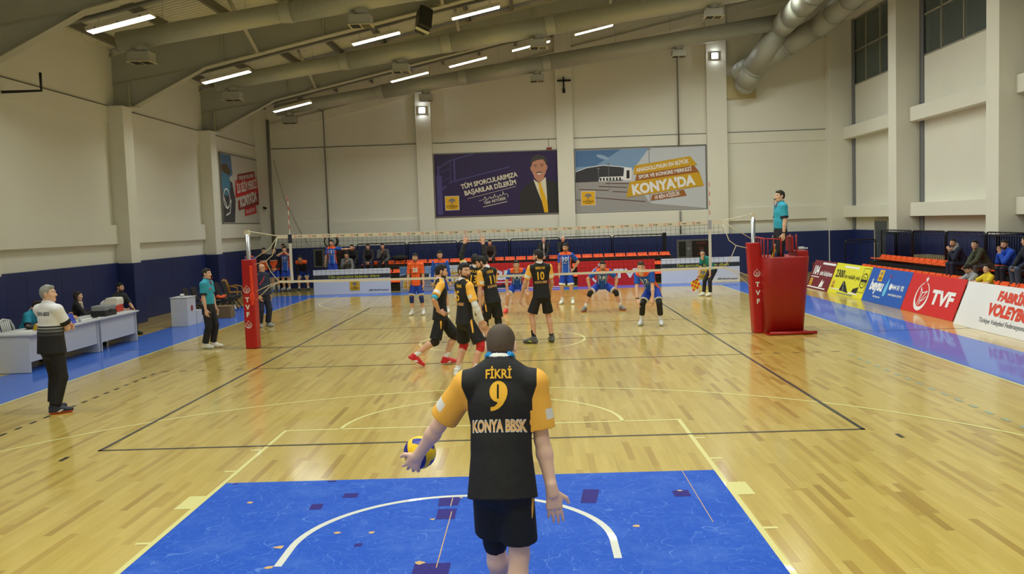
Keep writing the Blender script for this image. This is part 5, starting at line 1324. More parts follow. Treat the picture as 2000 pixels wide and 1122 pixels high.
def person(label, loc, th, H=1.85, z0=0., pelvis=(0, 0, None), lean=3, side=0, twist=0, hipyaw=0, feet=None, armL=None, armR=None, handL=None, handR=None,
           head=(0, 0), skin='tan', hair=('short', (26, 22, 20)), beard=0, top=None, bottom=None, shoes=((230, 230, 228), (235, 235, 232)), socks=None, pads=None,
           extras=(), fat=0., q=1., group=None, neckfix=0., shin_poles=None, neckd=.136, unify=False, shz=.322, shx=.170):
    s = H/1.775
    root = empty('person', (loc[0], loc[1], z0), math.radians(th), label, 'person', group)
    BP = {k: v_*q for k, v_ in BASE_PARTS.items()}
    # ---- skeleton
    Rp = Rz(hipyaw)@Rx(-lean*.75)@Ry(side); Rc = Rz(hipyaw+twist)@Rx(-lean)@Ry(side)
    P = V(pelvis[0], pelvis[1], pelvis[2] if pelvis[2] is not None else .95*s)
    J = {'P': P, 'Rc': Rc, 'Rp': Rp, 's': s, 'near': unify}
    J['waist'] = P+Rp@V(0, 0, .16)*s
    W = J['waist']
    J['chest'] = W+Rc@V(0, .0, .20)*s; J['upper'] = W+Rc@V(0, -.005, .30)*s; J['neck'] = W+Rc@V(0, -.012, .41)*s
    fdir = Rc@V(0, 1, 0); J['f'] = fdir
    for sd, nm in ((-1, 'L'), (1, 'R')):
        J['sh'+nm] = W+Rc@V(sd*shx, -.01, shz)*s
        J['hip'+nm] = P+Rp@V(sd*.088, 0, -.03)*s
    Rh = Rz(hipyaw+twist+head[0])@Rx(-head[1])
    up = nrm(Rc@V(0, 0, 1)*.55+Rh@V(0, 0, 1)*.45+Rh@V(0, 1, 0)*(.12+neckfix))
    J['head'] = J['neck']+up*neckd*s; J['Rh'] = Rh
    feet = feet or ((-.11, 0, 8), (.11, 0, -8))
    for nm, ft, sd in (('L', feet[0], -1), ('R', feet[1], 1)):
        fz = ft[3] if len(ft) > 3 else 0.; fp = ft[4] if len(ft) > 4 else 0.
        Rf = Rz(ft[2])@Rx(-fp); J['Rf'+nm] = Rf; base = V(ft[0], ft[1], fz); J['sole'+nm] = base
        an = base+Rf@V(0, -.04*s, .085*s)+V(0, .04*s, 0)*0
        pole = nrm(Rz(ft[2])@V(0, 1, .15)) if not shin_poles else nrm(shin_poles[0 if nm == 'L' else 1])
        J['knee'+nm], J['ank'+nm] = ik(J['hip'+nm], an, .43*s, .425*s, pole)
        J['sole'+nm] = base+(J['ank'+nm]-an)
    arms = {'L': armL or ((-.12, .02, -1), (-.03, .12, -1)), 'R': armR or ((.12, .02, -1), (.03, .12, -1))}
    for nm, sd in (('L', -1), ('R', 1)):
        A = arms[nm]; sh = J['sh'+nm]
        if A[0] == 'to': J['elb'+nm], J['wri'+nm] = ik(sh, V(*A[1]), .30*s, .265*s, A[2])
        elif A[0] == 'knee':
            kn = J['knee'+nm]; J['elb'+nm], J['wri'+nm] = ik(sh, kn+V(sd*.0, -.03, .11)*s, .30*s, .265*s, V(sd*1., -.5, 0))
        elif A[0] == 'hip':
            J['elb'+nm], J['wri'+nm] = ik(sh, P+Rp@V(sd*.20, -.03, .06)*s, .30*s, .265*s, V(sd*1., -.75, .1))
        else: J['elb'+nm] = sh+nrm(A[0])*.30*s; J['wri'+nm] = J['elb'+nm]+nrm(A[1])*.265*s
    # ---- body
    fl = (fdir, .68); fw = 1+fat
    B = [Cone(P+Rp@V(0, 0, -.05)*s, W, .135*s, .118*s*fw, 0, .03*s, fl), Cone(W, J['chest'], .118*s*fw, .142*s, 0, .03*s, fl), Cone(J['chest'], J['upper'], .142*s, .12*s, 0, .03*s, fl),
         Cone(J['shL'], J['shR'], .048*s, .048*s, 0, .03*s), Cone(J['neck']+Rc@V(0, -.01, -.06)*s, J['head']+Rh@V(0, -.02, -.06)*s, .062*s, .052*s, 0, .03*s)]
    for nm in 'LR':
        kn, an, hp = J['knee'+nm], J['ank'+nm], J['hip'+nm]; sh, el, wr = J['sh'+nm], J['elb'+nm], J['wri'+nm]
        back = nrm(np.cross(np.cross(nrm(an-kn), nrm(hp-kn)), an-kn)) if np.linalg.norm(np.cross(nrm(an-kn), nrm(hp-kn))) > .05 else Rz(0)@V(0, -1, 0)
        if back@V(0, 1, 0) > 0 and np.linalg.norm(np.cross(nrm(an-kn), nrm(hp-kn))) <= .05: back = -back
        calf = kn+(an-kn)*.30+back*.014*s
        B += [Cone(hp, kn, .077*s, .054*s, 1, .03*s), Cone(kn, calf, .052*s, .056*s, 1, .02*s), Cone(calf, an, .056*s, .035*s, 1, .02*s), Cone(an, an+V(0, 0, -.03*s), .035*s, .035*s, 1, .02*s)]
        fm = el+(wr-el)*.28
        B += [Cone(sh, el, .049*s, .040*s, 2, .02*s), Cone(el, fm, .039*s, .042*s, 2, .015*s), Cone(fm, wr, .042*s, .027*s, 2, .02*s), Cone(wr, wr+nrm(wr-el)*.02*s, .027*s, .026*s, 2, .01*s)]
        B += [Ell(sh, .056*s, id=2, k=.03*s), Cone(J['neck']+Rc@V(0, -.015, -.02)*s, sh, .05*s, .044*s, 0, .03*s)]
    hands = []
    for nm, hd, sd in (('L', handL, -1), ('R', handR, 1)):
        hd = hd or {}
        el, wr = J['elb'+nm], J['wri'+nm]
        d = nrm(hd['d']) if 'd' in hd else nrm(wr-el)
        n = V(*hd['n']) if 'n' in hd else V(-sd, 0, .0)
        n = nrm(n-d*(n@d)); t = np.cross(d, n) if sd > 0 else np.cross(n, d)
        J['hand'+nm] = (wr, d, t, n); hands.append((hd, sd, wr, np.stack([d, t, n], 1)))
        if unify:
            k0 = len(B); B += xf(hand_prims(hd.get('curl', .35), hd.get('spread', .06), hd.get('thumb', .3)), wr, np.stack([d, t, n], 1), s*1.04)
            for p_ in B[k0:]: p_.id = 2
    v, Q, ids = mesh_sdf(B, BP['body']); mi = np.zeros(len(Q), int)
    parts = [(v, Q, mi)]
    hv, hq, hid = head_mesh(BP['head']); hm = head_regions(hv, hq, hid, beard)
    parts.append((J['head']+(hv*s)@Rh.T, hq, hm))
    for hd, sd, wr, M3 in ([] if unify else hands):
        xv, xq, xi = hand_mesh(hd.get('curl', .35), hd.get('spread', .06), hd.get('thumb', .3), BP['hand'])
        parts.append((wr+(xv*s*1.02)@M3.T, xq if sd > 0 else xq[:, ::-1], np.zeros(len(xq), int)))
    off = 0; Vs, Qs, Ms = [], [], []
    for v, Q, m in parts: Vs.append(v); Qs.append(Q+off); Ms.append(m); off += len(v)
    sk = SKIN[skin] if isinstance(skin, str) else skin
    nmk = '%d_%d_%d' % sk
    hc = hair[1] if hair else (40, 34, 30)
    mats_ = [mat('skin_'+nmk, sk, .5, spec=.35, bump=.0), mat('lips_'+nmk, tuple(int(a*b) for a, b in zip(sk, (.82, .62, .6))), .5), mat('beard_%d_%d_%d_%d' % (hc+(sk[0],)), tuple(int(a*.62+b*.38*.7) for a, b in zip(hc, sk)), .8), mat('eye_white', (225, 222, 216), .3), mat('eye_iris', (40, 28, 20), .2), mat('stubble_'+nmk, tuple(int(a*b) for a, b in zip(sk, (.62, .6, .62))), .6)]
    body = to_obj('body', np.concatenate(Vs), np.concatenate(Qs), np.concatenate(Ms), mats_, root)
    J['body'] = body
    # ---- hair
    if hair and hair[0] != 'none':
        v, Q, ids = hair_mesh(hair[0], BP['head'])
        J['hair'] = to_obj('hair', J['head']+(v*s)@Rh.T, Q, np.zeros(len(Q), int), [mat('hair_%d_%d_%d' % hair[1], hair[1], .75, bump=.5, bscale=140, noise=.2, nscale=60)], root)
    # ---- lower clothing
    def leg_cut(nm, f): # point at fraction f along hip-knee-ankle (0..2)
        return J['hip'+nm]+(J['knee'+nm]-J['hip'+nm])*f if f <= 1 else J['knee'+nm]+(J['ank'+nm]-J['knee'+nm])*(f-1)
    if bottom:
        kind = bottom['kind']; g = bottom.get('loose', .018)*s
        L = [Cone(P+Rp@V(0, 0, -.04)*s, P+Rp@V(0, 0, .13)*s, (.138*s)*fw+g*.4, (.128*s)*fw+g*.3, 0, .03*s, fl, capb=True)]
        for i, nm in enumerate('LR'):
            hp, kn = J['hip'+nm], J['knee'+nm]
            if kind == 'shorts':
                e = leg_cut(nm, bottom.get('len', .78)); h0 = hp+(e-hp)*.10+(P-hp)*.16; L += [Cone(h0, e, .082*s+g*.4, .084*s+g, 1+i, .04*s, capb=True)]
            elif kind == 'pants':
                e = leg_cut(nm, 1.9); L += [Cone(hp, kn, .092*s+g*.5, .06*s+g*.8, 1+i, .03*s), Cone(kn, e, .06*s+g*.8, .048*s+g, 1+i, .02*s, capb=True)]
            elif kind == 'tights':
                e = leg_cut(nm, bottom.get('len', 1.15)); L += [Cone(hp, kn, .092*s, .062*s, 1+i, .03*s), Cone(kn, e, .062*s, .061*s, 1+i, .02*s, capb=True)]
        v, Q, ids = mesh_sdf(L, BP['cloth'])
        if 'fn' in bottom: v, Q, mi = border_cut(v, Q, ids, bottom['fn'], J)
        else: mi = np.zeros(len(Q), int)
        J['bottom'] = to_obj({'shorts': 'shorts', 'pants': 'trousers', 'tights': 'tights'}[kind], v, Q, mi, bottom['mats'], root)
    # ---- upper clothing
    if top:
        g = top.get('loose', .014)*s; hem = top.get('hem', -.10)*s
        tk = [Cone(W, P+Rp@V(0, 0, hem/s)*s, .128*s*fw+g, max(.128*s*fw+g, ((top.get('hemr', .166) if hem < -.02 else .14)*s*(1+fat*.5)+g)*(1 if top.get('tuck') is None else .9)), 0, .03*s, (fdir, .74), capb=True), Cone(W, J['chest'], .125*s*fw+g, .146*s+g, 0, .03*s, fl), Cone(J['chest'], J['upper'], .146*s+g, .124*s+g, 0, .03*s, fl),
              Cone(J['shL'], J['shR'], .05*s+g*.6, .05*s+g*.6, 0, .03*s)]
        for nm in 'LR':
            tk.append(Cone(J['neck']+Rc@V(0, -.008, -.03)*s, J['sh'+nm], .058*s+g*.3, .048*s+g*.6, 0, .03*s))
        sl = top.get('sleeve', .72)
        if not isinstance(sl, (tuple, list)): sl = (sl, sl)
        for i, nm in enumerate('LR'):
            sh, el, wr = J['sh'+nm], J['elb'+nm], J['wri'+nm]; f = sl[i]
            if f <= 0: continue
            if f <= 1: e = sh+(el-sh)*f; tk.append(Cone(sh, e, .053*s+g*.8, .052*s+g*1.1, 1+i, .03*s, capb=True))
            else:
                e = el+(wr-el)*(f-1); tk += [Cone(sh, el, .053*s+g*.8, .046*s+g*.8, 1+i, .03*s), Cone(el, e, .046*s+g*.8, .034*s+g*.8, 3+i, .02*s, capb=True)]
        if top.get('hood'): tk.append(Ell(J['neck']+Rc@V(0, -.07, .02)*s, (.10*s, .06*s, .07*s), Rc, id=5, k=.02*s))
        nk = J['neck']+Rc@V(0, .0, .012)*s; nu = Rc@V(0, -.25, 1); nu = nu/np.linalg.norm(nu)
        if top.get('collar'): hd_ = nrm(J['head']-J['neck']); tk.append(Cone(J['neck']+Rc@V(0, -.004, -.03)*s, J['neck']+Rc@V(0, -.004, 0)*s+hd_*top['collar']*s, .076*s, .072*s, 6, .006*s, capb=True)); tk.append(Cone(J['upper'], J['neck']+Rc@V(0, -.012, -.015)*s, .11*s, .07*s, 0, .03*s, fl))
        v, Q, ids = mesh_sdf(tk, BP['cloth'])
        if 'fn' in top: v, Q, mi = border_cut(v, Q, ids, top['fn'], J)
        else: mi = np.zeros(len(Q), int)
        J['top'] = to_obj(top.get('name', 'jersey'), v, Q, mi, top['mats'], root)
        for it in top.get('print', ()): cloth_text(J, root, *it)
    # ---- shoes, socks, knee pads
    for i, nm in enumerate('LR'):
        if shoes:
            Rf = J['Rf'+nm]; b = J['sole'+nm]; f3 = lambda *p: b+Rf@V(*p)*s
            sp = [Cone(f3(0, -.078, .046), f3(0, .05, .05), .041*s, .047*s, 0, .02*s), Cone(f3(0, .05, .046), f3(-.004 if nm == 'R' else .004, .155, .038), .047*s, .040*s, 0, .02*s), Cone(f3(0, -.045, .05), f3(0, -.046, .128), .048*s, .046*s, 0, .02*s, capb=True), Cone(f3(0, -.03, .11), f3(0, .07, .06), .036*s, .036*s, 0, .03*s)]
            un = Rf@V(0, 0, 1)
            v, Q, ids = mesh_sdf(sp, BP['cloth']*.62, [lambda X, Y, Z: -((X-b[0])*un[0]+(Y-b[1])*un[1]+(Z-b[2])*un[2])+.002])
            cc_ = (v[Q].mean(1)-b)@un; mi = (cc_ < .026*s).astype(int)
            loc_ = (v[Q].mean(1)-b)@Rf
            if len(shoes) > 2:   # accent patch on the sides
                mi[(cc_ > .03*s) & (cc_ < .06*s) & (np.abs(loc_[:, 0]) > .03*s) & (loc_[:, 1] > -.03*s) & (loc_[:, 1] < .06*s) & (np.abs((cc_-.03*s)*1.6-(loc_[:, 1]+.0*s)) < .022*s)] = 2
            cm = [mat('shoe_%d_%d_%d' % c_, c_, .5) for c_ in shoes]
            so = to_obj('shoe', v, Q, mi, cm, root)
        if socks:
            c_, up_ = socks; kn, an = J['knee'+nm], J['ank'+nm]
            v, Q, ids = mesh_sdf([Cone(an+(kn-an)*up_, an, .046*s if up_ < .45 else .058*s, .041*s, 0, .01, capa=True), Cone(an, an+Rf@V(0, 0, -.03)*s, .041*s, .042*s, 0, .01)], BP['cloth']*.8)
            to_obj('sock', v, Q, np.zeros(len(Q), int), [mat('sock_%d_%d_%d' % c_, c_, .8)], root)
        if pads:
            c_, fa, fb = pads[:3]; kn, an, hp = J['knee'+nm], J['ank'+nm], J['hip'+nm]
            v, Q, ids = mesh_sdf([Cone(kn+(hp-kn)*fa, kn, .067*s, .064*s, 0, .02, capa=True), Cone(kn, kn+(an-kn)*fb, .064*s, .063*s, 0, .02, capb=True), Ell(kn+nrm((kn-(hp+an)/2)+V(0, .01, 0))*.02*s, .058*s, k=.02)], BP['cloth']*.8)
            to_obj('knee_pad', v, Q, np.zeros(len(Q), int), [mat('pad_%d_%d_%d' % c_, c_, .7)], root)
    for fn in extras: fn(J, root)
    return J, root

def cloth_text(J, root, side, items, m, name='number', w_sub=.028, target='top', off=.005):
    """lettering that follows the cloth; items: (string, x, y, h, kw) in the chest frame, y up from the waist"""
    o = J[target]; bvh = BVHTree.FromPolygons([v.co for v in o.data.vertices], [tuple(p.vertices) for p in o.data.polygons])
    s = J['s']; Rc = J['Rc']; r, f, u = Rc[:, 0], Rc[:, 1], Rc[:, 2]
    n = -f if side == 'back' else f; rr = r if side == 'back' else -r
    import bmesh
    bm = bmesh.new()
    for it in items:
        if isinstance(it[0], str):
            v2, fs = text2d(it[0], it[1], it[2], it[3], **(it[4] if len(it) > 4 else {}))
        else: v2, fs = it
        kz = .0006 if (len(items) > 4 and it is items[-1]) else 0.
        vs = [bm.verts.new((a, b, kz)) for a, b in v2]
        for f_ in fs:
            try: bm.faces.new([vs[i] for i in f_])
            except ValueError: pass
    if w_sub:
        bmesh.ops.triangulate(bm, faces=bm.faces)
        for a in range(2):
            lo = min(v.co[a] for v in bm.verts); hi = max(v.co[a] for v in bm.verts); x = lo+w_sub
            while x < hi:
                pn = [0, 0, 0]; pn[a] = 1; pc = [0, 0, 0]; pc[a] = x
                bmesh.ops.bisect_plane(bm, geom=bm.verts[:]+bm.edges[:]+bm.faces[:], plane_co=pc, plane_no=pn); x += w_sub
    W = J['waist']
    for v in bm.verts:
        p = W+(rr*v.co[0]+u*v.co[1])*s
        hit = bvh.ray_cast(Vector(p+n*.6), Vector(-n), 1.2)
        v.co = Vector(hit[0])+Vector(n)*(off+v.co[2]) if hit[0] is not None else Vector(p+n*.12*s)
    me = bpy.data.meshes.new(name); bm.to_mesh(me); bm.free()
    me.materials.append(m); o2 = bpy.data.objects.new(name, me); C.objects.link(o2); o2.parent = o
    return o2
def chest_xyz(c, J): return ((c-J['waist'])@J['Rc'])/J['s']

# ---------------------------------------------------------------- kits
CL = lambda n, c, **k: mat(n, c, k.pop('rough', .75), **k)
KB = CL('jersey_black', (21, 21, 25), noise=.06, nscale=10, bump=.25, bscale=14); KY = CL('jersey_amber', (250, 186, 72), noise=.03); KW = CL('jersey_white', (228, 226, 222))
SB = CL('shorts_black', (16, 16, 20), noise=.05, nscale=8, bump=.3, bscale=12)
AMB = CL('amber_lettering', (244, 186, 52)); PEACH = CL('peach_lettering', (232, 176, 108))
def konya_field(c, J):
    x = chest_xyz(c, J); ax, y, z = np.abs(x[:, 0]), x[:, 1], x[:, 2]
    th_ = .170+.026*np.clip((z-.21)/.07, 0, 1)
    f = np.maximum(np.minimum(ax-th_, z-.05), np.minimum(np.minimum((z+ax-.44)/1.414, y+.028), z-.22))
    return f*J['s']
def konya_fn(c, ids, J):
    x = chest_xyz(c, J); ax, z = np.abs(x[:, 0]), x[:, 2]
    m = (konya_field(c, J) > 0).astype(int)
    for nm, i in (('L', 1), ('R', 2)):
        d = nrm(J['elb'+nm]-J['sh'+nm]); t = ((c-J['sh'+nm])@d)/J['s']
        fw = ((c-J['sh'+nm])@J['Rc'][:, 1])/J['s']; lat = ((c-J['sh'+nm])@J['Rc'][:, 0])/J['s']*(-1 if nm == 'L' else 1)
        if J['elb'+nm][2] > J['sh'+nm][2]: m[(ids == i) & (t > .09)] = 1
        else: m[(ids == i) & (t > .13)] = 1
        m[(ids == i) & (t > .135) & (t < .19) & (((fw < -.008) & (lat > -.01)) if not J.get('near') else (((c-J['sh'+nm])@nrm(J['Rc'][:, 0]*(-1 if nm == 'L' else 1)-d*(d@J['Rc'][:, 0])*(-1 if nm == 'L' else 1)))/J['s'] > .045))] = 2
    m[(ids == 0) & (z > .37) & (x[:, 1] > .035) & (ax < .12) & (ax > .05)] = 2
    m[ids == 6] = 2
    return m
def konya_top(num, name, team='KONYA BBSK', **k):
    pr = [('back', [(str(num), 0, .10, .15, dict(bold=.025, w=.13 if len(str(num)) > 1 else None))], AMB, 'number'), ('back', [(name, 0, .30, .045, dict(w=.18, bold=.03))], AMB, 'lettering'), ('back', [(team, 0, .03, .045, dict(w=.24, bold=.02))], PEACH, 'lettering')]
    return dict(mats=[KB, KY, KW], fn=konya_fn, print=pr, **dict(dict(sleeve=.72, collar=.035), **k))
def konya_short_fn(c, ids, J):
    m = np.zeros(len(c), int)
    for nm, i in (('L', 1), ('R', 2)):
        hp, kn = J['hip'+nm], J['knee'+nm]; d = nrm(kn-hp); t = ((c-hp)@d)/J['s']; lat = ((c-hp)@J['Rp'][:, 0])/J['s']*(-1 if nm == 'L' else 1); fw = ((c-hp)@J['Rp'][:, 1])/J['s']
        m[(ids == i) & (lat > .06) & (np.abs(fw) < .022-.10*t*.8) & (t > .0) & (t < .2)] = 1
    return m
def konya_shorts(**k): return dict(kind='shorts', mats=[SB, KY], fn=konya_short_fn, **k)
UB = CL('jersey_royal_blue', (22, 84, 190), noise=.05, nscale=9, bump=.2, bscale=14); UO = CL('jersey_orange', (240, 96, 36), noise=.04); USB = CL('shorts_royal_blue', (18, 62, 176), noise=.05, bump=.25, bscale=12); UN = CL('jersey_navy', (26, 34, 72))
PRW = CL('white_lettering', (226, 230, 234))
def blue_fn(c, ids, J):
    x = chest_xyz(c, J); ax, y, z = np.abs(x[:, 0]), x[:, 1], x[:, 2]
    m = np.zeros(len(c), int)
    m[(ids == 0) & (z > .335-(ax-.03)*.05) & (ax < .17) & (z > .33)] = 1
    m[(ids == 0) & (ax > .125) & (np.abs(y) < .06) & (z < .26)] = 1
    m[ids == 6] = 1
    m[(ids == 0) & (y > .03) & (np.abs(ax-.095) < .006) & (z < .3)] = 2
    return m
def blue_top(num, side='front', **k):
    its = [(str(num), 0, .155, .12, dict(bold=.025, w=.14 if len(str(num)) > 1 else None))]
    pr = [(side, its, PRW, 'number'), (side, [('SPOR', 0, .085, .03, dict(w=.1, bold=.02))], PRW, 'lettering')]
    return dict(mats=[UB, UO, PRW], fn=blue_fn, print=pr, **dict(dict(sleeve=.72, collar=.02), **k))
def blue_shorts(**k):
    def fn(c, ids, J):
        m = np.zeros(len(c), int)
        for nm, i in (('L', 1), ('R', 2)):
            hp, kn = J['hip'+nm], J['knee'+nm]; d = nrm(kn-hp); t = ((c-hp)@d)/np.linalg.norm(kn-hp); m[(ids == i) & (t > .74)] = 1
        return m
    return dict(kind='shorts', mats=[USB, PRW], fn=fn, **k)
WHITE_SHOE = ((226, 226, 224), (206, 206, 204)); BLACKHAIR = (28, 24, 23)
def plain(c, **k):
    nm = 'cloth_%d_%d_%d' % c
    return dict(mats=[CL(nm, c, noise=.06, nscale=10, bump=.25, bscale=14)], **k)
def two(c1, c2, fn, **k): return dict(mats=[CL('cloth_%d_%d_%d' % c1, c1, bump=.2, bscale=14), CL('cloth_%d_%d_%d' % c2, c2)], fn=fn, **k)
def polo_fn(c, ids, J):
    m = np.zeros(len(c), int); m[ids == 6] = 1
    x = chest_xyz(c, J); m[(ids == 0) & (np.abs(x[:, 0]) < .02) & (x[:, 1] > .04) & (x[:, 2] > .28)] = 1
    for nm, i in (('L', 1), ('R', 2)):
        t = ((c-J['sh'+nm])@nrm(J['elb'+nm]-J['sh'+nm]))/J['s']; m[(ids == i) & (t > .195)] = 1
    return m
TURQ = (44, 158, 186); NAVYC = (24, 28, 52)
def badge(J, root): cloth_text(J, root, 'front', [(ell(-.08, .22, .022, .022, 12), [list(range(12))])], CL('badge_red', (216, 70, 60)), 'badge')
def whistle(J, root):
    Rh, h, s = J['Rh'], J['head'], J['s']; p = lambda *a: Vector(h+Rh@V(*a)*s)
    b = MB().sphere(tuple(p(0, .125, -.066)), .014, 8).tube([p(0, .095, -.064), p(0, .125, -.062)], .007, 6); b.build('whistle', CL('whistle_black', (20, 20, 22)), root)
    ch = lambda *a: Vector(J['waist']+J['Rc']@V(*a)*s)
    MB().tube([p(.0, .125, -.07), p(.02, .12, -.13), ch(.03, .10, .33), ch(.06, .06, .385), ch(.06, -.03, .41), ch(-.05, -.03, .41), ch(-.06, .06, .385), ch(-.01, .1, .33)], .006, 6).build('lanyard', CL('lanyard_red', (200, 40, 40)), root)
def glasses(J, root):
    Rh, h, s = J['Rh'], J['head'], J['s']; p = lambda *a: Vector(h+Rh@V(*a)*s); b = MB()
    for sx in (-1, 1): b.tube([p(sx*.031+.02*math.cos(t), .104, .002+.016*math.sin(t)) for t in [2*math.pi*i/12 for i in range(13)]], .0025, 5)
    b.tube([p(-.011, .106, .004), p(.011, .106, .004)], .0025, 5); b.tube([p(.051, .104, .004), p(.078, .0, .004)], .0025, 5); b.tube([p(-.051, .104, .004), p(-.078, .0, .004)], .0025, 5)
    b.build('glasses', CL('glasses_dark', (30, 28, 28)), root)
def armband(nm, t0, t1, c, name='arm_band'):
    def f(J, root):
        a, b = (J['sh'+nm], J['elb'+nm]) if t1 <= 1 else (J['elb'+nm], J['wri'+nm])
        o = 0 if t1 <= 1 else 1
        MB().tube([Vector(a+(b-a)*(t0-o)), Vector(a+(b-a)*(t1-o))], .053*J['s'] if o == 0 else .04*J['s'], 18).build(name, CL('band_%d_%d_%d' % c, c), root)
    return f
def sleeve_part(nm, f0, f1, c, name='arm_sleeve'):
    def f(J, root):
        s = J['s']; sh, el, wr = J['sh'+nm], J['elb'+nm], J['wri'+nm]
        v, Q, ids = mesh_sdf([Cone(sh+(el-sh)*f0, el, .052*s, .046*s, 0, .02, capa=True), Cone(el, el+(wr-el)*.3, .046*s, .048*s, 0, .02), Cone(el+(wr-el)*.3, el+(wr-el)*f1, .048*s, .034*s, 0, .02, capb=True)], .011)
        to_obj(name, v, Q, np.zeros(len(Q), int), [CL('sleeve_%d_%d_%d' % c, c)], root)
    return f
# ================================================================== the server in the foreground
def server_print(J, root):
    k_ = .155/290; N_ = 40; polys = []
    for i in range(N_):
        q_ = []
        for a_ in (i, i+1):
            t_ = 2*math.pi*a_/N_; o_ = (87*math.cos(t_), 103*math.sin(t_)); cx_ = -5+10*math.cos(t_); cy_ = max(-63, min(63, 76*math.sin(t_)*1.6)) + 8*math.sin(t_)
            q_.append((o_, (cx_, cy_)))
        polys.append([q_[0][1], q_[0][0], q_[1][0], q_[1][1]])
    polys.append([(87, 0), (86, -30), (72, -75), (40, -130), (0, -165), (-40, -182), (-78, -187), (-78, -150), (-40, -142), (-14, -120), (-4, -96), (20, -90), (40, -40)][::-1])
    cloth_text(J, root, 'back', [([(x_*k_, .148+(y_+187)*k_) for x_, y_ in p_], [list(range(len(p_)))]) for p_ in polys], AMB, 'number', .014)
    cloth_text(J, root, 'back', [('FİKRİ', 0, .318, .048, dict(w=.135, bold=.025))], AMB, 'lettering', .018)
    cloth_text(J, root, 'back', [('KONYA BBSK', 0.0, .045, .060, dict(w=.285, bold=.055))], CL('white_lettering', (226, 230, 234)), 'lettering_edge', .018, off=.003)
    cloth_text(J, root, 'back', [('KONYA BBSK', 0.0, .048, .054, dict(w=.28, bold=.022))], PEACH, 'lettering', .018, off=.005)
    s = J['s']; W = J['waist']; Rc = J['Rc']
    for sx in (-1, 1):
        b = MB(); P_ = lambda *a: Vector(W+Rc@V(*a)*s)
        b.tube([P_(sx*.052, -.058, .45), P_(sx*.066, -.03, .445), P_(sx*.07, .02, .43), P_(sx*.05, .07, .40)], .016, 8); b.build('neck_strap', CL('strap_blue', (44, 150, 226)), root)
SJ, SR = person('foreground player in black and amber with number 9, back turned, ball on palm', (.515, -5.2), 0, H=2.0, lean=15, side=0, twist=-3, neckd=.112, neckfix=.4, unify=True, shz=.296, shx=.176, pelvis=(-.02, 0, None), feet=((-.05, .40, 4), (.035, -.05, -6)),
    armL=((-.62, .30, -.86), (-.54, .50, -.78)), armR=((.10, -.06, -.9), (.14, -.22, -.80)),
    handL=dict(d=(-.42, .42, -.72), n=(.30, .85, .42), curl=.38, spread=.2, thumb=.0), handR=dict(d=(.10, .10, -1), n=(-.05, 1, .1), curl=.12, spread=.05, thumb=.1),
    head=(0, 26), skin='flash_lit', hair=('buzz', (58, 48, 42)), beard=0, top=dict(mats=[KB, KY, KW], fn=konya_fn, field=konya_field, sleeve=.80, collar=.022, loose=.026, hem=-.13, hemr=.158), bottom=konya_shorts(len=.80, loose=.014),
    shoes=((40, 40, 44), (230, 230, 230)), socks=((228, 228, 228), .3), extras=(server_print,), q=.47)
def server_tights(J, root):
    s = J['s']; hp, kn, an = J['hipL'], J['kneeL'], J['ankL']
    v, Q, ids = mesh_sdf([Cone(hp+(kn-hp)*.35, kn, .074*s, .061*s, 0, .02), Cone(kn, kn+(an-kn)*.12, .061*s, .06*s, 0, .02, capb=True)], .01)
    to_obj('compression_tights', v, Q, np.zeros(len(Q), int), [SB], root)
server_tights(SJ, SR)
def fade_hair(o, hz, skin, hair_):
    m = bpy.data.materials.new('hair_fade'); m.use_nodes = True; nt = m.node_tree; b = nt.nodes['Principled BSDF']; b.inputs['Roughness'].default_value = .7
    tc = nt.nodes.new('ShaderNodeTexCoord'); sp = nt.nodes.new('ShaderNodeSeparateXYZ'); nt.links.new(tc.outputs['Object'], sp.inputs[0])
    n = nt.nodes.new('ShaderNodeTexNoise'); n.inputs['Scale'].default_value = 170; n.inputs['Detail'].default_value = 4; nt.links.new(tc.outputs['Object'], n.inputs['Vector'])
    mr = nt.nodes.new('ShaderNodeMapRange'); mr.inputs[1].default_value = hz-.10; mr.inputs[2].default_value = hz+.07; mr.inputs[3].default_value = -.08; mr.inputs[4].default_value = .42; nt.links.new(sp.outputs[2], mr.inputs[0])
    ad = nt.nodes.new('ShaderNodeMath'); nt.links.new(mr.outputs[0], ad.inputs[0]); nt.links.new(n.outputs[0], ad.inputs[1])
    rp = nt.nodes.new('ShaderNodeMapRange'); rp.inputs[1].default_value = .36; rp.inputs[2].default_value = .74; nt.links.new(ad.outputs[0], rp.inputs[0])
    mx = nt.nodes.new('ShaderNodeMix'); mx.data_type = 'RGBA'; mx.inputs[6].default_value = srgb(skin)+(1,); mx.inputs[7].default_value = srgb(hair_)+(1,); nt.links.new(rp.outputs[0], mx.inputs[0]); nt.links.new(mx.outputs[2], b.inputs['Base Color'])
    bp = nt.nodes.new('ShaderNodeBump'); bp.inputs['Strength'].default_value = .35; bp.inputs['Distance'].default_value = .004; nt.links.new(n.outputs[0], bp.inputs['Height']); nt.links.new(bp.outputs[0], b.inputs['Normal'])
    o.data.materials[0] = m
fade_hair(SJ['hair'], SJ['head'][2], (150, 116, 96), (78, 64, 52))
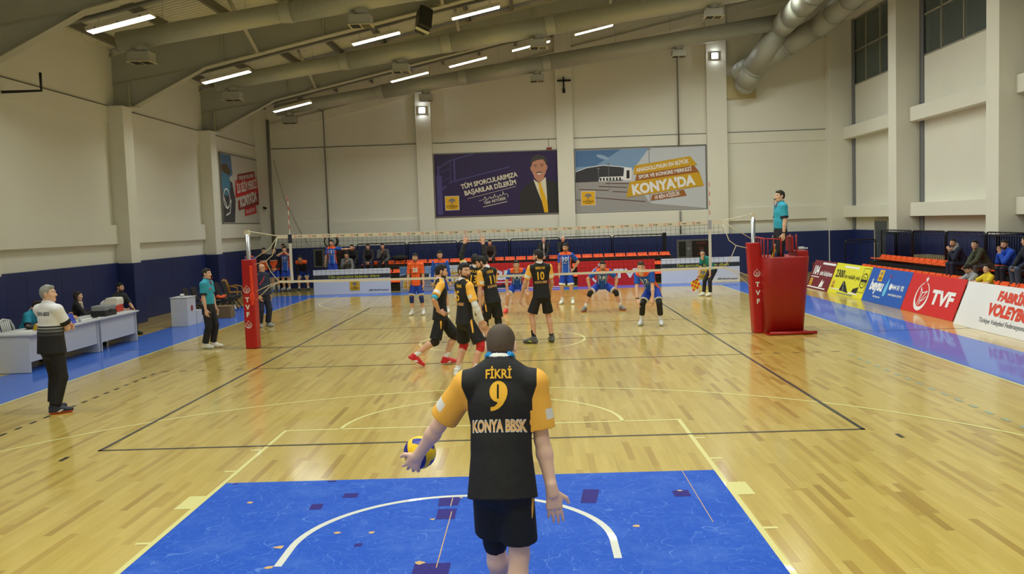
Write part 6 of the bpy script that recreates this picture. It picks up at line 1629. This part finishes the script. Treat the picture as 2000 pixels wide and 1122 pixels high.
# ball resting on his left palm
wr, d, t, n = SJ['handL']
bc = Vector(wr+d*.085+n*.123+t*.005); bl = SR.matrix_basis @ bc
ball = empty('volleyball', (bl.x, bl.y, bl.z), label='yellow and blue volleyball on the palm of the foreground server', cat='ball'); ball.rotation_euler = (.5, .35, .2)
R_B = .105
def ball_panels():
    """three mutually perpendicular bands of curved panels, as on a match ball"""
    n_ = 48; faces = {0: [MB(), MB(), MB()]}
    P = [MB(), MB()]
    for axis in range(3):
        for sg in (-1, 1):
            g = []
            for i in range(n_+1):
                for j in range(n_+1):
                    a, b = -1+2*i/n_, -1+2*j/n_
                    v = [0, 0, 0]; v[axis] = sg; v[(axis+1) % 3] = math.tan(a*math.pi/4); v[(axis+2) % 3] = math.tan(b*math.pi/4)
                    # swirl: pinch the panel outline
                    vv = Vector(v).normalized()
                    g.append(vv)
            for i in range(n_):
                for j in range(n_):
                    a, b = -1+2*(i+.5)/n_, -1+2*(j+.5)/n_
                    strip_ = (b+.32*math.cos(a*1.5)*(1 if sg > 0 else -1)*.6)
                    k = 0 if abs(strip_) < .36 else 1
                    mid = 1 if k == 0 else 0
                    dist = min(abs(abs(strip_)-.36), 1-abs(a) if abs(a) > .9 else 1)
                    r = R_B*(1-.008*max(0, 1-dist*14))
                    idx_ = [i*(n_+1)+j, (i+1)*(n_+1)+j, (i+1)*(n_+1)+j+1, i*(n_+1)+j+1]
                    f = (0, 1, 2, 3) if sg > 0 else (3, 2, 1, 0)
                    P[mid].add([g[q_]*R_B for q_ in idx_], [f], 0, True)
    return P
pb = ball_panels()
pb[0].weld(1e-5).build('yellow_panels', mat('ball_yellow', (244, 204, 18), .4), ball)
pb[1].weld(1e-5).build('blue_panels', mat('ball_blue', (44, 46, 150), .4), ball)

# ================================================================== home team (black and amber)
person('player in black and amber with bare forearm on hip, walking right in red shoes', (-1.20, 5.72), -80, H=1.93, lean=3, twist=0, pelvis=(0, .22, .935), feet=((-.10, .33, 0), (.10, -.30, 0, .10, 32)),
    armR=('hip',), armL=((-.06, -.02, -1), (.1, .1, -1)), handR=dict(n=(-.8, .3, -.4), d=(-.3, .75, -.4), curl=.3), head=(4, 8), hair=('short', BLACKHAIR), beard=2, top=konya_top(7, 'KONYA'), bottom=konya_shorts(len=.92),
    pads=((34, 20, 22), .22, .16), shoes=((206, 30, 40), (230, 228, 226), (232, 232, 232)), socks=((226, 226, 224), .33), extras=(armband('R', .78, .98, (52, 172, 214)),))
person('player with white arm sleeve and red knee pads looking back at the camera', (-.44, 4.42), -52, H=1.95, lean=2, twist=-8, pelvis=(0, 0, .99), feet=((-.16, -.06, 30), (.24, .02, -30)),
    armR=((.35, .12, -1), (.10, .42, -1)), armL=((-.2, .1, -1), (-.1, .2, -1)), head=(-76, 2), hair=('medium', BLACKHAIR), beard=2, top=konya_top(5, 'BURAK', sleeve=.78), bottom=konya_shorts(len=.86),
    pads=((196, 30, 34), .2, .2), shoes=((224, 224, 222), (200, 200, 198)), socks=((230, 230, 228), .36), extras=(sleeve_part('R', .72, .95, (226, 226, 228)),))
person('player numbered 13 in black and amber raising both hands above the net', (-.60, 8.68), 4, H=1.9, lean=3, side=8, feet=((-.2, 0, 20), (.2, -.05, -20)),
    armL=((-.30, .10, 1), (.30, .12, 1)), armR=((.12, .10, .9), (-.06, .10, 1)), handL=dict(n=(.1, 1, 0), curl=.1, spread=.2, thumb=0.), handR=dict(n=(-.1, 1, 0), curl=.1, spread=.2, thumb=0.), head=(0, -8), hair=('medium', BLACKHAIR),
    top=konya_top(13, 'KUŞ'), bottom=konya_shorts(len=.82), pads=((226, 226, 226), .22, .3), shoes=((30, 30, 34), (226, 226, 226), (226, 226, 226)), socks=((232, 232, 232), .38), extras=(sleeve_part('L', .72, .97, (32, 34, 38)), sleeve_part('R', .72, .97, (32, 34, 38))))
person('player numbered 11 in black and amber with head bowed to the left near the net', (-.13, 7.72), 38, H=1.93, lean=10, side=-5, twist=10, feet=((-.14, .02, 10), (.16, -.05, -10)),
    armL=((-.12, .0, -1), (-.03, -.02, -1)), armR=((.2, .25, -1), (-.2, .9, -.5)), head=(42, 24), neckfix=.35, hair=('medium', BLACKHAIR), beard=2, top=konya_top(11, 'OĞUZ'), bottom=konya_shorts(len=.80), pads=((20, 20, 22), .18, .3),
    shoes=((40, 40, 44), (226, 226, 226)), socks=((28, 28, 30), .4))
person('player numbered 10 in black and amber standing with black socks, back to the camera', (.87, 8.42), 6, H=1.95, lean=2, side=-2, feet=((-.23, -.05, 62), (.19, .06, 6)),
    armL=((-.42, .12, -1), (-.30, .22, -1)), armR=((.2, .2, -1), (-.05, .65, -.8)), head=(52, 6), hair=('wavy', BLACKHAIR), beard=2, top=konya_top(10, 'BERKE CAN', 'KONYA BBSK'), bottom=konya_shorts(len=.84),
    shoes=((92, 94, 92), (72, 74, 72), (190, 214, 30)), socks=((22, 22, 24), .42))

# ================================================================== visiting team (blue and orange)
def libero_fn(c, ids, J):
    x = chest_xyz(c, J); m = np.zeros(len(c), int); ax = np.abs(x[:, 0])
    m[ids == 6] = 1; m[(ids == 0) & (ax > .135) & (x[:, 2] < .22)] = 1
    return m
person('libero in an orange jersey standing beyond the net, facing the camera', (-2.62, 15.2), 176, H=1.76, lean=3, feet=((-.17, -.0, 8), (.16, .05, -10)), armR=((.16, .05, -1), (.05, .2, -1)), head=(-2, 4), hair=('medium', BLACKHAIR), beard=1,
    top=dict(mats=[UO, UN, PRW], fn=libero_fn, sleeve=.78, collar=.02, print=[('front', [('20', 0, .14, .12, dict(bold=.05, w=.15))], PRW, 'number'), ('front', [('SPOR', 0, .07, .035, dict(w=.12))], UN, 'lettering')]), bottom=blue_shorts(len=.8), pads=((24, 40, 112), .12, .34), shoes=WHITE_SHOE, socks=((230, 230, 230), .3))
person('player in blue with long blue sleeve half hidden behind the walking home player', (-1.95, 15.5), 178, H=1.8, lean=5, feet=((-.17, .0, 10), (.17, 0, -10)), head=(10, 6), hair=('short', BLACKHAIR), beard=1, armL=((-.25, .1, -1), (-.12, .12, -1)), armR=((.2, .1, -1), (.0, .2, -1)),
    top=blue_top(17), bottom=blue_shorts(), shoes=WHITE_SHOE, socks=((230, 230, 230), .3), extras=(sleeve_part('L', .6, .97, (24, 74, 186)), sleeve_part('R', .6, .97, (24, 74, 186))))
person('player in blue numbered 11 crouching in pink shoes beyond the net', (.25, 14.95), 180, H=1.88, lean=46, pelvis=(0, -.16, .80), feet=((-.34, .0, 18), (.34, .0, -16)), armL=('knee',), armR=('knee',), handR=dict(n=(0, -.3, -1), curl=.25), handL=dict(n=(0, -.3, -1), curl=.25), head=(0, 8), neckfix=.1, hair=('short', (40, 32, 26)),
    top=blue_top(11), bottom=blue_shorts(), shoes=((246, 74, 66), (246, 120, 110)), socks=((232, 232, 230), .3))
person('player in blue numbered 10 standing with a hand on hip, farthest of the visitors', (1.72, 17.15), 166, H=1.85, lean=2, feet=((-.17, 0, 12), (.16, .03, -10)), armL=('hip',), armR=((.10, -.02, -1), (.03, .06, -1)), handL=dict(n=(.8, -.2, -.3), d=(.5, .6, -.4)), head=(-4, 6), hair=('medium', BLACKHAIR), beard=1,
    top=blue_top(10), bottom=blue_shorts(len=.86), shoes=((228, 228, 220), (214, 214, 208)), socks=((230, 230, 228), .3))
person('player in blue numbered 18 in a wide crouch with black knee pads', (2.62, 14.7), 180, H=1.88, lean=50, pelvis=(0, -.22, .74), feet=((-.52, .0, 26), (.52, .05, -26)), armL=('knee',), armR=('knee',), handR=dict(n=(0, -.2, -1), curl=.25), handL=dict(n=(0, -.2, -1), curl=.25), head=(0, 10), neckfix=.05, hair=('short', BLACKHAIR), beard=1,
    top=blue_top(18), bottom=blue_shorts(), pads=((22, 22, 24), .16, .22), shoes=((120, 118, 116), (226, 84, 62)), socks=((230, 230, 230), .32))
person('player in blue numbered 12 with long black knee sleeves, nearest of the visitors', (3.46, 10.98), 158, H=1.90, lean=48, side=10, pelvis=(0, -.16, .86), feet=((-.25, .02, 20), (.22, .06, 0)), armL=('to', (-.14, .30, .62), (-.6, -.6, 0)), armR=('to', (.22, .34, .62), (.6, -.6, 0)), handR=dict(n=(-.6, -.5, 0), curl=.4), handL=dict(n=(.6, -.5, 0), curl=.4), head=(8, 14), neckfix=.05, hair=('short', (60, 44, 32)), skin='light',
    top=blue_top(12), bottom=blue_shorts(), pads=((22, 22, 24), .26, .62), shoes=((214, 216, 218), (150, 184, 210)), socks=((232, 232, 232), .34), extras=(armband('R', 1.88, 1.94, (40, 24, 30), 'wrist_band'),))

# ================================================================== officials and coaches
def stripe_fn(c, ids, J):
    x = chest_xyz(c, J); z = x[:, 2]; m = np.zeros(len(c), int)
    m[z < .105] = 1; m[z < .085] = 2; m[z < .065] = 1; m[z < .05] = 3; m[z < .02] = 1; m[z < .005] = 4; m[z < -.03] = 1; m[z < -.05] = 5
    sl = (ids == 1) | (ids == 2); m[sl] = 0
    for nm, i in (('L', 1), ('R', 2)):
        t = ((c-J['sh'+nm])@nrm(J['elb'+nm]-J['sh'+nm]))/J['s']; m[(ids == i) & (t > .17)] = 1
    m[ids == 6] = 0
    return m
CW = (230, 230, 232)
person('grey haired coach in a white and black striped polo with folded arms at the left', (-6.29, 2.45), -26, H=1.86, lean=0, twist=4, fat=.28, feet=((-.14, .1, 12), (.13, -.06, -28)), armL=('to', (.06, .27, 1.22), (-.8, -.2, -.6)), armR=('to', (-.08, .24, 1.20), (.9, -.1, -.4)), handL=dict(d=(1, -.1, .1), n=(0, -1, 0)), handR=dict(d=(-1, .1, .1), n=(0, -1, 0)),
    head=(-58, -3), skin='light', hair=('short', (150, 148, 142)), top=dict(mats=[CL('polo_white', CW, bump=.2, bscale=12), CL('polo_black', (16, 16, 18)), CL('polo_light_grey', (150, 150, 148)), CL('polo_grey', (100, 100, 102)), CL('polo_dark_grey', (56, 56, 60)), CL('polo_charcoal', (22, 22, 26))], fn=stripe_fn, name='polo_shirt', sleeve=.78, collar=.045, loose=.03, hem=-.12,
    print=[('back', [('KONYA BBSK', 0, .25, .05, dict(w=.24, bold=.03))], CL('dark_lettering', (60, 58, 56)), 'lettering')]), bottom=plain((14, 14, 16), kind='pants', loose=.03), shoes=((30, 34, 56), (220, 84, 50), (220, 220, 220)), q=.85)
person('second referee in a turquoise polo standing in white shoes beside the left net post', (-6.44, 9.22), -96, H=1.76, lean=0, fat=.15, feet=((-.10, .05, 4), (.11, -.04, -14)), armR=((.10, .02, -1), (.02, .16, -1)), armL=((-.1, .1, -1), (0, .2, -1)), head=(2, 0), skin='light', hair=('short', (36, 30, 26)), top=two(TURQ, NAVYC, polo_fn, name='polo_shirt', sleeve=.8, collar=.035, hem=.03, loose=.022),
    bottom=plain((22, 24, 36), kind='pants', loose=.022), shoes=((228, 226, 216), (206, 204, 196)), extras=(whistle, badge))
def track_stripe(J, root):
    cloth_text(J, root, 'front', [(stroke([(-.16, .1), (-.02, .3)], .02)[0], [[0, 1, 2, 3]])], CL('stripe_red', (206, 50, 50)), 'stripe')
person('bald coach in a navy tracksuit and glasses just beyond the left net post', (-6.42, 13.2), -122, H=1.68, lean=0, fat=.35, feet=((-.12, .04, 8), (.12, -.03, -24)), armL=((-.2, -.08, -1), (.0, .2, -1)), armR=((.2, .0, -1), (-.1, .3, -.9)), head=(4, -2), skin='warm', hair=('sides', (60, 54, 50)), top=plain((26, 34, 66), name='tracksuit_top', sleeve=1.92, collar=.03, loose=.03, hem=-.06), bottom=plain((24, 30, 56), kind='pants', loose=.03), shoes=((150, 154, 158), (190, 192, 194)), extras=(glasses, track_stripe))
person('first referee in a turquoise polo standing on the red stand with a whistle', (5.96, 8.86), 98, H=1.80, z0=1.22, lean=0, fat=.2, feet=((-.10, 0, 4), (.11, .05, -8)), armL=((-.12, .0, -1), (0, .12, -1)), armR=((.12, .02, -1), (.02, .1, -1)), head=(6, 0), skin='light', hair=('short', (34, 28, 24)), top=two(TURQ, NAVYC, polo_fn, name='polo_shirt', sleeve=.8, collar=.035, hem=.03, loose=.022),
    bottom=plain((22, 24, 36), kind='pants', loose=.022), shoes=((40, 40, 44), (30, 30, 32)), extras=(whistle, badge, armband('L', 1.86, 1.94, (20, 20, 22), 'wrist_watch')))
def flag(J, root): pass
LJ, LR_ = person('line judge woman bending forward in a teal polo with dark ponytail', (6.2, 18.35), 122, H=1.68, lean=44, pelvis=(0, -.24, .84), feet=((-.12, .0, 6), (.14, .05, -10)), armR=((.12, .1, -1), (.06, .15, -1)), armL=('knee',), handR=dict(curl=.9, n=(-.5, .4, 0), d=(.15, .25, -.8)), head=(44, 6), skin='light', hair=('tail', (36, 26, 22)), top=two((26, 128, 130), NAVYC, polo_fn, name='polo_shirt', sleeve=.8, collar=.03, hem=-.04, loose=.014),
    bottom=plain((20, 20, 28), kind='pants', loose=.012), shoes=((232, 228, 220), (214, 210, 204)), extras=(glasses,))
wr, d, t, n = LJ['handR']; hp = LR_.matrix_basis @ Vector(wr+d*.07+n*.02)
fg = empty('line_flag', (hp.x, hp.y, hp.z), label='red and yellow checked flag held low by the line judge', cat='flag')
MB().tube([(.02, -.01, .06), (-.06, .02, -.06), (-.14, .04, -.12)], .01, 8).build('handle', CL('flag_handle', (30, 30, 32)), fg)
b = MB(); A0 = Vector((-.02, .0, -.02)); ex, ez = Vector((-.24, .07, -.14)), Vector((.08, .02, -.30)); nn_ = 4
for i in range(nn_):
    for j in range(nn_):
        pt = lambda a, b_: A0+ex*(a/nn_)*1.0+ez*(b_/nn_)+Vector((0, .025*math.sin(a*1.3), 0))
        b.add([pt(i, j), pt(i+1, j), pt(i+1, j+1), pt(i, j+1)], [(0, 1, 2, 3)], (i+j) % 2)
b.weld(); fo = b.build('flag_cloth', [CL('flag_red', (224, 60, 32)), CL('flag_yellow', (224, 206, 50))], fg)
sd_ = fo.modifiers.new('thickness', 'SOLIDIFY'); sd_.thickness = .004

# ================================================================== at the scorers' desks
SEAT = dict(shoes=((40, 40, 44), (36, 36, 38)))
def seated(label, loc, th, seat_z, H=1.76, lean=14, head=(0, 0), floor_z=0., reach=.46, spread=.12, armL=None, armR=None, top=None, bottom=None, **k):
    s = H/1.8
    return person(label, loc, th, H=H, pelvis=(0, 0, seat_z+.10*s), lean=lean, head=head, feet=((-spread, reach, 6, floor_z), (spread, reach, -6, floor_z)), armL=armL, armR=armR, top=top, bottom=bottom or plain((30, 34, 48), kind='pants', loose=.014), **dict(dict(SEAT, q=1.05), **k))
def on_desk(x, y, z): return ('to', (x, y, z), (0.6*(1 if x > 0 else -1), -.5, -.5))
seated('scorer in a turquoise polo bent over the papers on the desk', (-9.9, 8.0), -90, .44, lean=30, head=(0, 40), armL=on_desk(-.12, .52, .80), armR=on_desk(.16, .50, .80), skin='light', hair=('short', (44, 36, 30)), top=two((26, 140, 170), NAVYC, polo_fn, name='polo_shirt', sleeve=.8, collar=.035, loose=.02, hem=-.05))
def scarf(J, root):
    s = J['s']; W, Rc = J['waist'], J['Rc']; v, Q, ids = mesh_sdf([Cone(W+Rc@V(-.08, .03, .375)*s, W+Rc@V(.08, .03, .375)*s, .045*s, .045*s, k=.02), Cone(W+Rc@V(.05, .07, .38)*s, W+Rc@V(.06, .12, .18)*s, .045*s, .04*s, k=.02), Cone(W+Rc@V(-.04, .08, .38)*s, W+Rc@V(-.03, .12, .24)*s, .04*s, .035*s, k=.02)], .012)
    to_obj('scarf', v, Q, np.zeros(len(Q), int), [CL('scarf_cream', (196, 178, 158), noise=.3, nscale=40)], root)
seated('dark haired woman with a cream scarf seated at the desk', (-9.9, 10.15), -62, .44, H=1.66, lean=10, head=(-24, 0), armL=on_desk(-.1, .45, .80), armR=on_desk(.12, .42, .80), skin='light', hair=('long', (44, 32, 28)), top=plain((22, 22, 26), name='sweater', sleeve=1.95, loose=.016, collar=.0), extras=(scarf,))
seated('bearded man in a black shirt seated at the far end of the desks', (-9.95, 12.45), -112, .44, H=1.74, lean=10, head=(14, 2), armL=('to', (-.10, .42, .66), (-.6, -.4, -.4)), armR=('to', (.14, .40, .66), (.6, -.4, -.4)), hair=('short', BLACKHAIR), beard=2, top=plain((34, 36, 40), name='shirt', sleeve=.8, collar=.02))

# ================================================================== substitutes in the back left corner
def sub_fn(c, ids, J):
    x = chest_xyz(c, J); m = np.zeros(len(c), int); z = x[:, 2]
    m[(ids == 0) & (z < .16)] = 1; m[(ids == 0) & (z >= .16) & (z < .18)] = 2; m[((ids == 3) | (ids == 4))] = 0
    return m
TRK = [CL('track_navy', (24, 24, 40)), UO, PRW]
def sub_top(): return dict(mats=TRK, fn=sub_fn, name='tracksuit_top', sleeve=1.92, collar=.03, loose=.02, hem=-.05)
far = dict(q=1.35)
person('substitute in navy and orange tracksuit top, left of the pair behind the left net post', (-10.25, 26.3), 186, H=1.86, head=(4, 6), hair=('short', BLACKHAIR), top=sub_top(), bottom=blue_shorts(), shoes=((60, 90, 160), (220, 226, 90)), socks=((40, 40, 44), .5), **far)
person('substitute in navy and orange tracksuit top with hands clasped, right of the pair', (-9.80, 26.2), 182, H=1.86, armL=((-.15, .1, -1), (.5, .5, -.7)), armR=((.15, .1, -1), (-.5, .5, -.7)), head=(6, 8), hair=('short', BLACKHAIR), top=sub_top(), bottom=blue_shorts(), shoes=((60, 90, 160), (220, 226, 90)), socks=((200, 204, 208), .5), **far)
person('substitute in blue jersey mostly hidden behind the left net post', (-10.75, 26.0), 178, H=1.82, head=(0, 6), hair=('short', BLACKHAIR), top=blue_top(8), bottom=blue_shorts(), shoes=WHITE_SHOE, socks=((230, 230, 230), .3), **far)
person('tall substitute in dark jacket standing behind the tracksuit pair', (-9.72, 27.3), 186, H=1.98, head=(0, 4), hair=('medium', (60, 48, 38)), top=plain((28, 30, 44), name='jacket', sleeve=1.92, collar=.03), bottom=plain((26, 28, 40), kind='pants'), **far)
person('substitute in blue numbered 10 with both hands at his mouth', (-9.36, 26.2), 180, H=1.9, armL=('to', (-.03, .16, 1.66), (-.8, .2, -.6)), armR=('to', (.03, .16, 1.66), (.8, .2, -.6)), handL=dict(d=(.3, 0, 1), n=(.2, -1, 0)), handR=dict(d=(-.3, 0, 1), n=(-.2, -1, 0)), head=(0, 6), hair=('short', BLACKHAIR), top=blue_top(10), bottom=blue_shorts(), shoes=((60, 62, 66), (226, 226, 226)), socks=((230, 230, 230), .35), **far)
def orange_shoulder(c, ids, J):
    x = chest_xyz(c, J); m = np.zeros(len(c), int); m[(x[:, 2] > .31)] = 1; return m
person('substitute in navy and orange top stooping with hands on knees', (-8.75, 26.5), 178, H=1.84, lean=52, pelvis=(0, -.22, .88), feet=((-.2, 0, 10), (.2, 0, -10)), armL=('knee',), armR=('knee',), head=(0, 24), hair=('short', BLACKHAIR), top=dict(mats=TRK, fn=orange_shoulder, name='tracksuit_top', sleeve=1.92, collar=.03), bottom=blue_shorts(), shoes=((40, 60, 50), (226, 226, 226)), socks=((230, 230, 230), .3), **far)
person('substitute in blue numbered 5 resting an arm sideways beside the scoreboard', (-7.25, 25.38), 178, H=1.84, z0=.262, armL=((-.95, .1, -.12), (-1, -.05, .06)), armR=((.25, .0, -1), (.1, .2, -1)), head=(-8, 4), hair=('short', BLACKHAIR), top=blue_top(5), bottom=blue_shorts(), shoes=WHITE_SHOE, socks=((230, 230, 230), .3), **far)

# ================================================================== spectators on the far bleacher
TOPZ = .99
def chin(sd): return ('to', (sd*.03, .30, 1.0), (sd*.6, -.2, -.9))
def spect(label, x, row, H=1.74, lean=26, head=(0, 6), armL=None, armR=None, **k):
    y, sz = {'top': (26.74, 1.02), 'mid': (26.04, .69)}[row]; fz = {'top': .605, 'mid': .265}[row]
    return seated(label, (x, y), 180, sz, H=H, lean=lean, head=head, floor_z=fz, reach=.42, armL=armL, armR=armR, q=1.35, **k)
lap = dict(armL=('to', (-.06, .42, 1.12), (-.8, -.5, -.4)), armR=('to', (.06, .42, 1.12), (.8, -.5, -.4)))
spect('spectator in a grey hoodie with a hand at his chin on the middle row', -6.78, 'mid', lean=20, head=(-6, 4), armR=('to', (.03, .30, 1.16), (.4, .2, -1)), armL=('to', (-.18, .42, .80), (-.7, -.4, -.3)), hair=('short', BLACKHAIR), top=plain((112, 114, 116), name='hoodie', sleeve=1.94, hood=True, loose=.025))
spect('spectator in black right behind the grey hoodie', -6.68, 'top', **lap, hair=('short', BLACKHAIR), top=plain((22, 22, 26), name='jacket', sleeve=1.94, loose=.025))
spect('spectator in dark jacket with clasped hands, third from the left on the top row', -6.02, 'top', **lap, hair=('medium', BLACKHAIR), top=plain((34, 34, 40), name='jacket', sleeve=1.94, loose=.03), bottom=plain((40, 52, 78), kind='pants'))
def reflectors(J, root):
    cloth_text(J, root, 'front', [(ell(a, b, .018, .018, 10), [list(range(10))]) for a, b in ((-.06, .2), (.0, .1), (-.1, .11))], mat('reflective_patch', (250, 252, 255), .3), 'reflective_patch')
spect('spectator in a grey jacket with white reflective spots and a hand at his mouth', -5.42, 'top', head=(4, 8), armR=('to', (.04, .30, 1.5), (.5, .2, -1)), armL=('to', (-.1, .40, 1.12), (-.7, -.4, -.3)), hair=('short', BLACKHAIR), top=plain((74, 78, 80), name='jacket', sleeve=1.94, loose=.03), extras=(reflectors,))
spect('spectator in dark clothes seen behind the raised hands of player 13', -1.02, 'top', **lap, hair=('short', BLACKHAIR), top=plain((56, 44, 40), name='jacket', sleeve=1.94, loose=.03))
spect('grey haired man in black jacket and white shirt seated on the far stand', 1.17, 'top', lean=20, H=1.8, **lap, head=(0, 2), skin='light', hair=('short', (150, 148, 146)), top=two((26, 26, 28), (200, 200, 198), lambda c, ids, J: ((ids == 0) & (np.abs(chest_xyz(c, J)[:, 0]) < .035) & (chest_xyz(c, J)[:, 1] > .02)).astype(int), name='jacket', sleeve=1.94, loose=.03))
spect('balding man in black seated on the far stand behind visiting player 10', 1.96, 'top', lean=20, H=1.8, **lap, hair=('sides', (40, 36, 34)), top=plain((30, 30, 32), name='jacket', sleeve=1.94, loose=.03))
simple('sports_bag', 'black bag lying on the top row of the far stand beside the grey jacket spectator', 'bag', [('bag_body', MB().sphere((0, 0, .13), (.34, .17, .13), 16), CL('bag_black', (20, 20, 22)), 0), ('handle', MB().tube([(-.15, 0, .22), (-.08, 0, .33), (.08, 0, .33), (.15, 0, .22)], .012, 6), CL('bag_black', (20, 20, 22)), 0)], (-4.75, 26.7, 1.12))

# ================================================================== spectators on the right stand
def right(label, y, row, lean=30, head=(0, 0), H=1.76, **k):
    x, sz, fz = {'up': (13.05, .83, .425), 'low': (11.78, .32, .0)}[row]
    return seated(label, (x, y), 90, sz, H=H, lean=lean, head=head, floor_z=fz, reach=.44 if row == 'up' else .5, q=1.1, **k)
GH = (150, 152, 152)
right('man in a navy sweater with grey hood, hand at his chin, on the right stand', 15.72, 'up', head=(40, 4), lean=34, armL=('to', (.0, .42, 1.30), (-.3, -.2, -1)), armR=('to', (.06, .40, 1.26), (.5, -.2, -1)), hair=('short', (36, 28, 24)), beard=1, top=two((28, 34, 58), GH, lambda c, ids, J: ((ids == 5) | ((ids == 0) & (chest_xyz(c, J)[:, 2] > .34))).astype(int), name='sweater', sleeve=1.94, loose=.035, hood=True), bottom=plain((24, 30, 52), kind='pants', loose=.02))
right('young man in an olive jacket with clasped hands on the right stand', 14.4, 'up', head=(34, 8), lean=36, armL=('to', (-.03, .56, .92), (-.8, -.3, -.3)), armR=('to', (.05, .56, .92), (.8, -.3, -.3)), skin='light', hair=('medium', BLACKHAIR), top=plain((62, 64, 46), name='jacket', sleeve=1.94, collar=.02, loose=.035), bottom=plain((84, 82, 82), kind='pants', loose=.01))
right('bearded man in a bright blue jacket with hands pressed to his mouth', 12.95, 'up', head=(30, 8), lean=30, armL=('to', (-.0, .42, 1.34), (-.5, -.2, -1)), armR=('to', (.05, .42, 1.34), (.5, -.2, -1)), handL=dict(d=(.1, .2, 1), n=(1, 0, 0)), handR=dict(d=(-.1, .2, 1), n=(-1, 0, 0)), hair=('short', BLACKHAIR), beard=2, top=plain((24, 78, 196), name='jacket', sleeve=1.94, loose=.03), bottom=plain((22, 24, 36), kind='pants'))
right('man in a dark navy sweater at the right edge with his back turned', 12.2, 'up', head=(-50, 6), lean=14, H=1.86, armL=('to', (-.15, .4, 1.0), (-.8, -.3, -.3)), armR=('to', (.15, .4, 1.0), (.8, -.3, -.3)), hair=('short', BLACKHAIR), top=plain((22, 26, 42), name='sweater', sleeve=1.94, loose=.035), bottom=plain((58, 72, 92), kind='pants'))
right('boy in a grey sweatshirt with his head bent down on the lower row', 12.3, 'low', H=1.66, head=(20, 40), lean=26, armL=('to', (-.05, .5, .72), (-.8, -.3, -.3)), armR=('to', (.05, .5, .72), (.8, -.3, -.3)), skin='light', hair=('thick', (28, 22, 20)), top=plain((156, 160, 164), name='sweatshirt', sleeve=1.94, loose=.025), bottom=plain((26, 28, 34), kind='pants'))
right('boy in a yellow shirt looking up to the left on the lower row', 11.72, 'low', H=1.58, head=(20, -6), lean=10, armL=('to', (-.15, .4, .7), (-.8, -.3, -.3)), armR=('to', (.15, .4, .7), (.8, -.3, -.3)), skin='light', hair=('thick', (26, 20, 18)), top=plain((226, 200, 40), name='shirt', sleeve=.8, loose=.025, collar=.01), bottom=plain((40, 42, 50), kind='pants'))
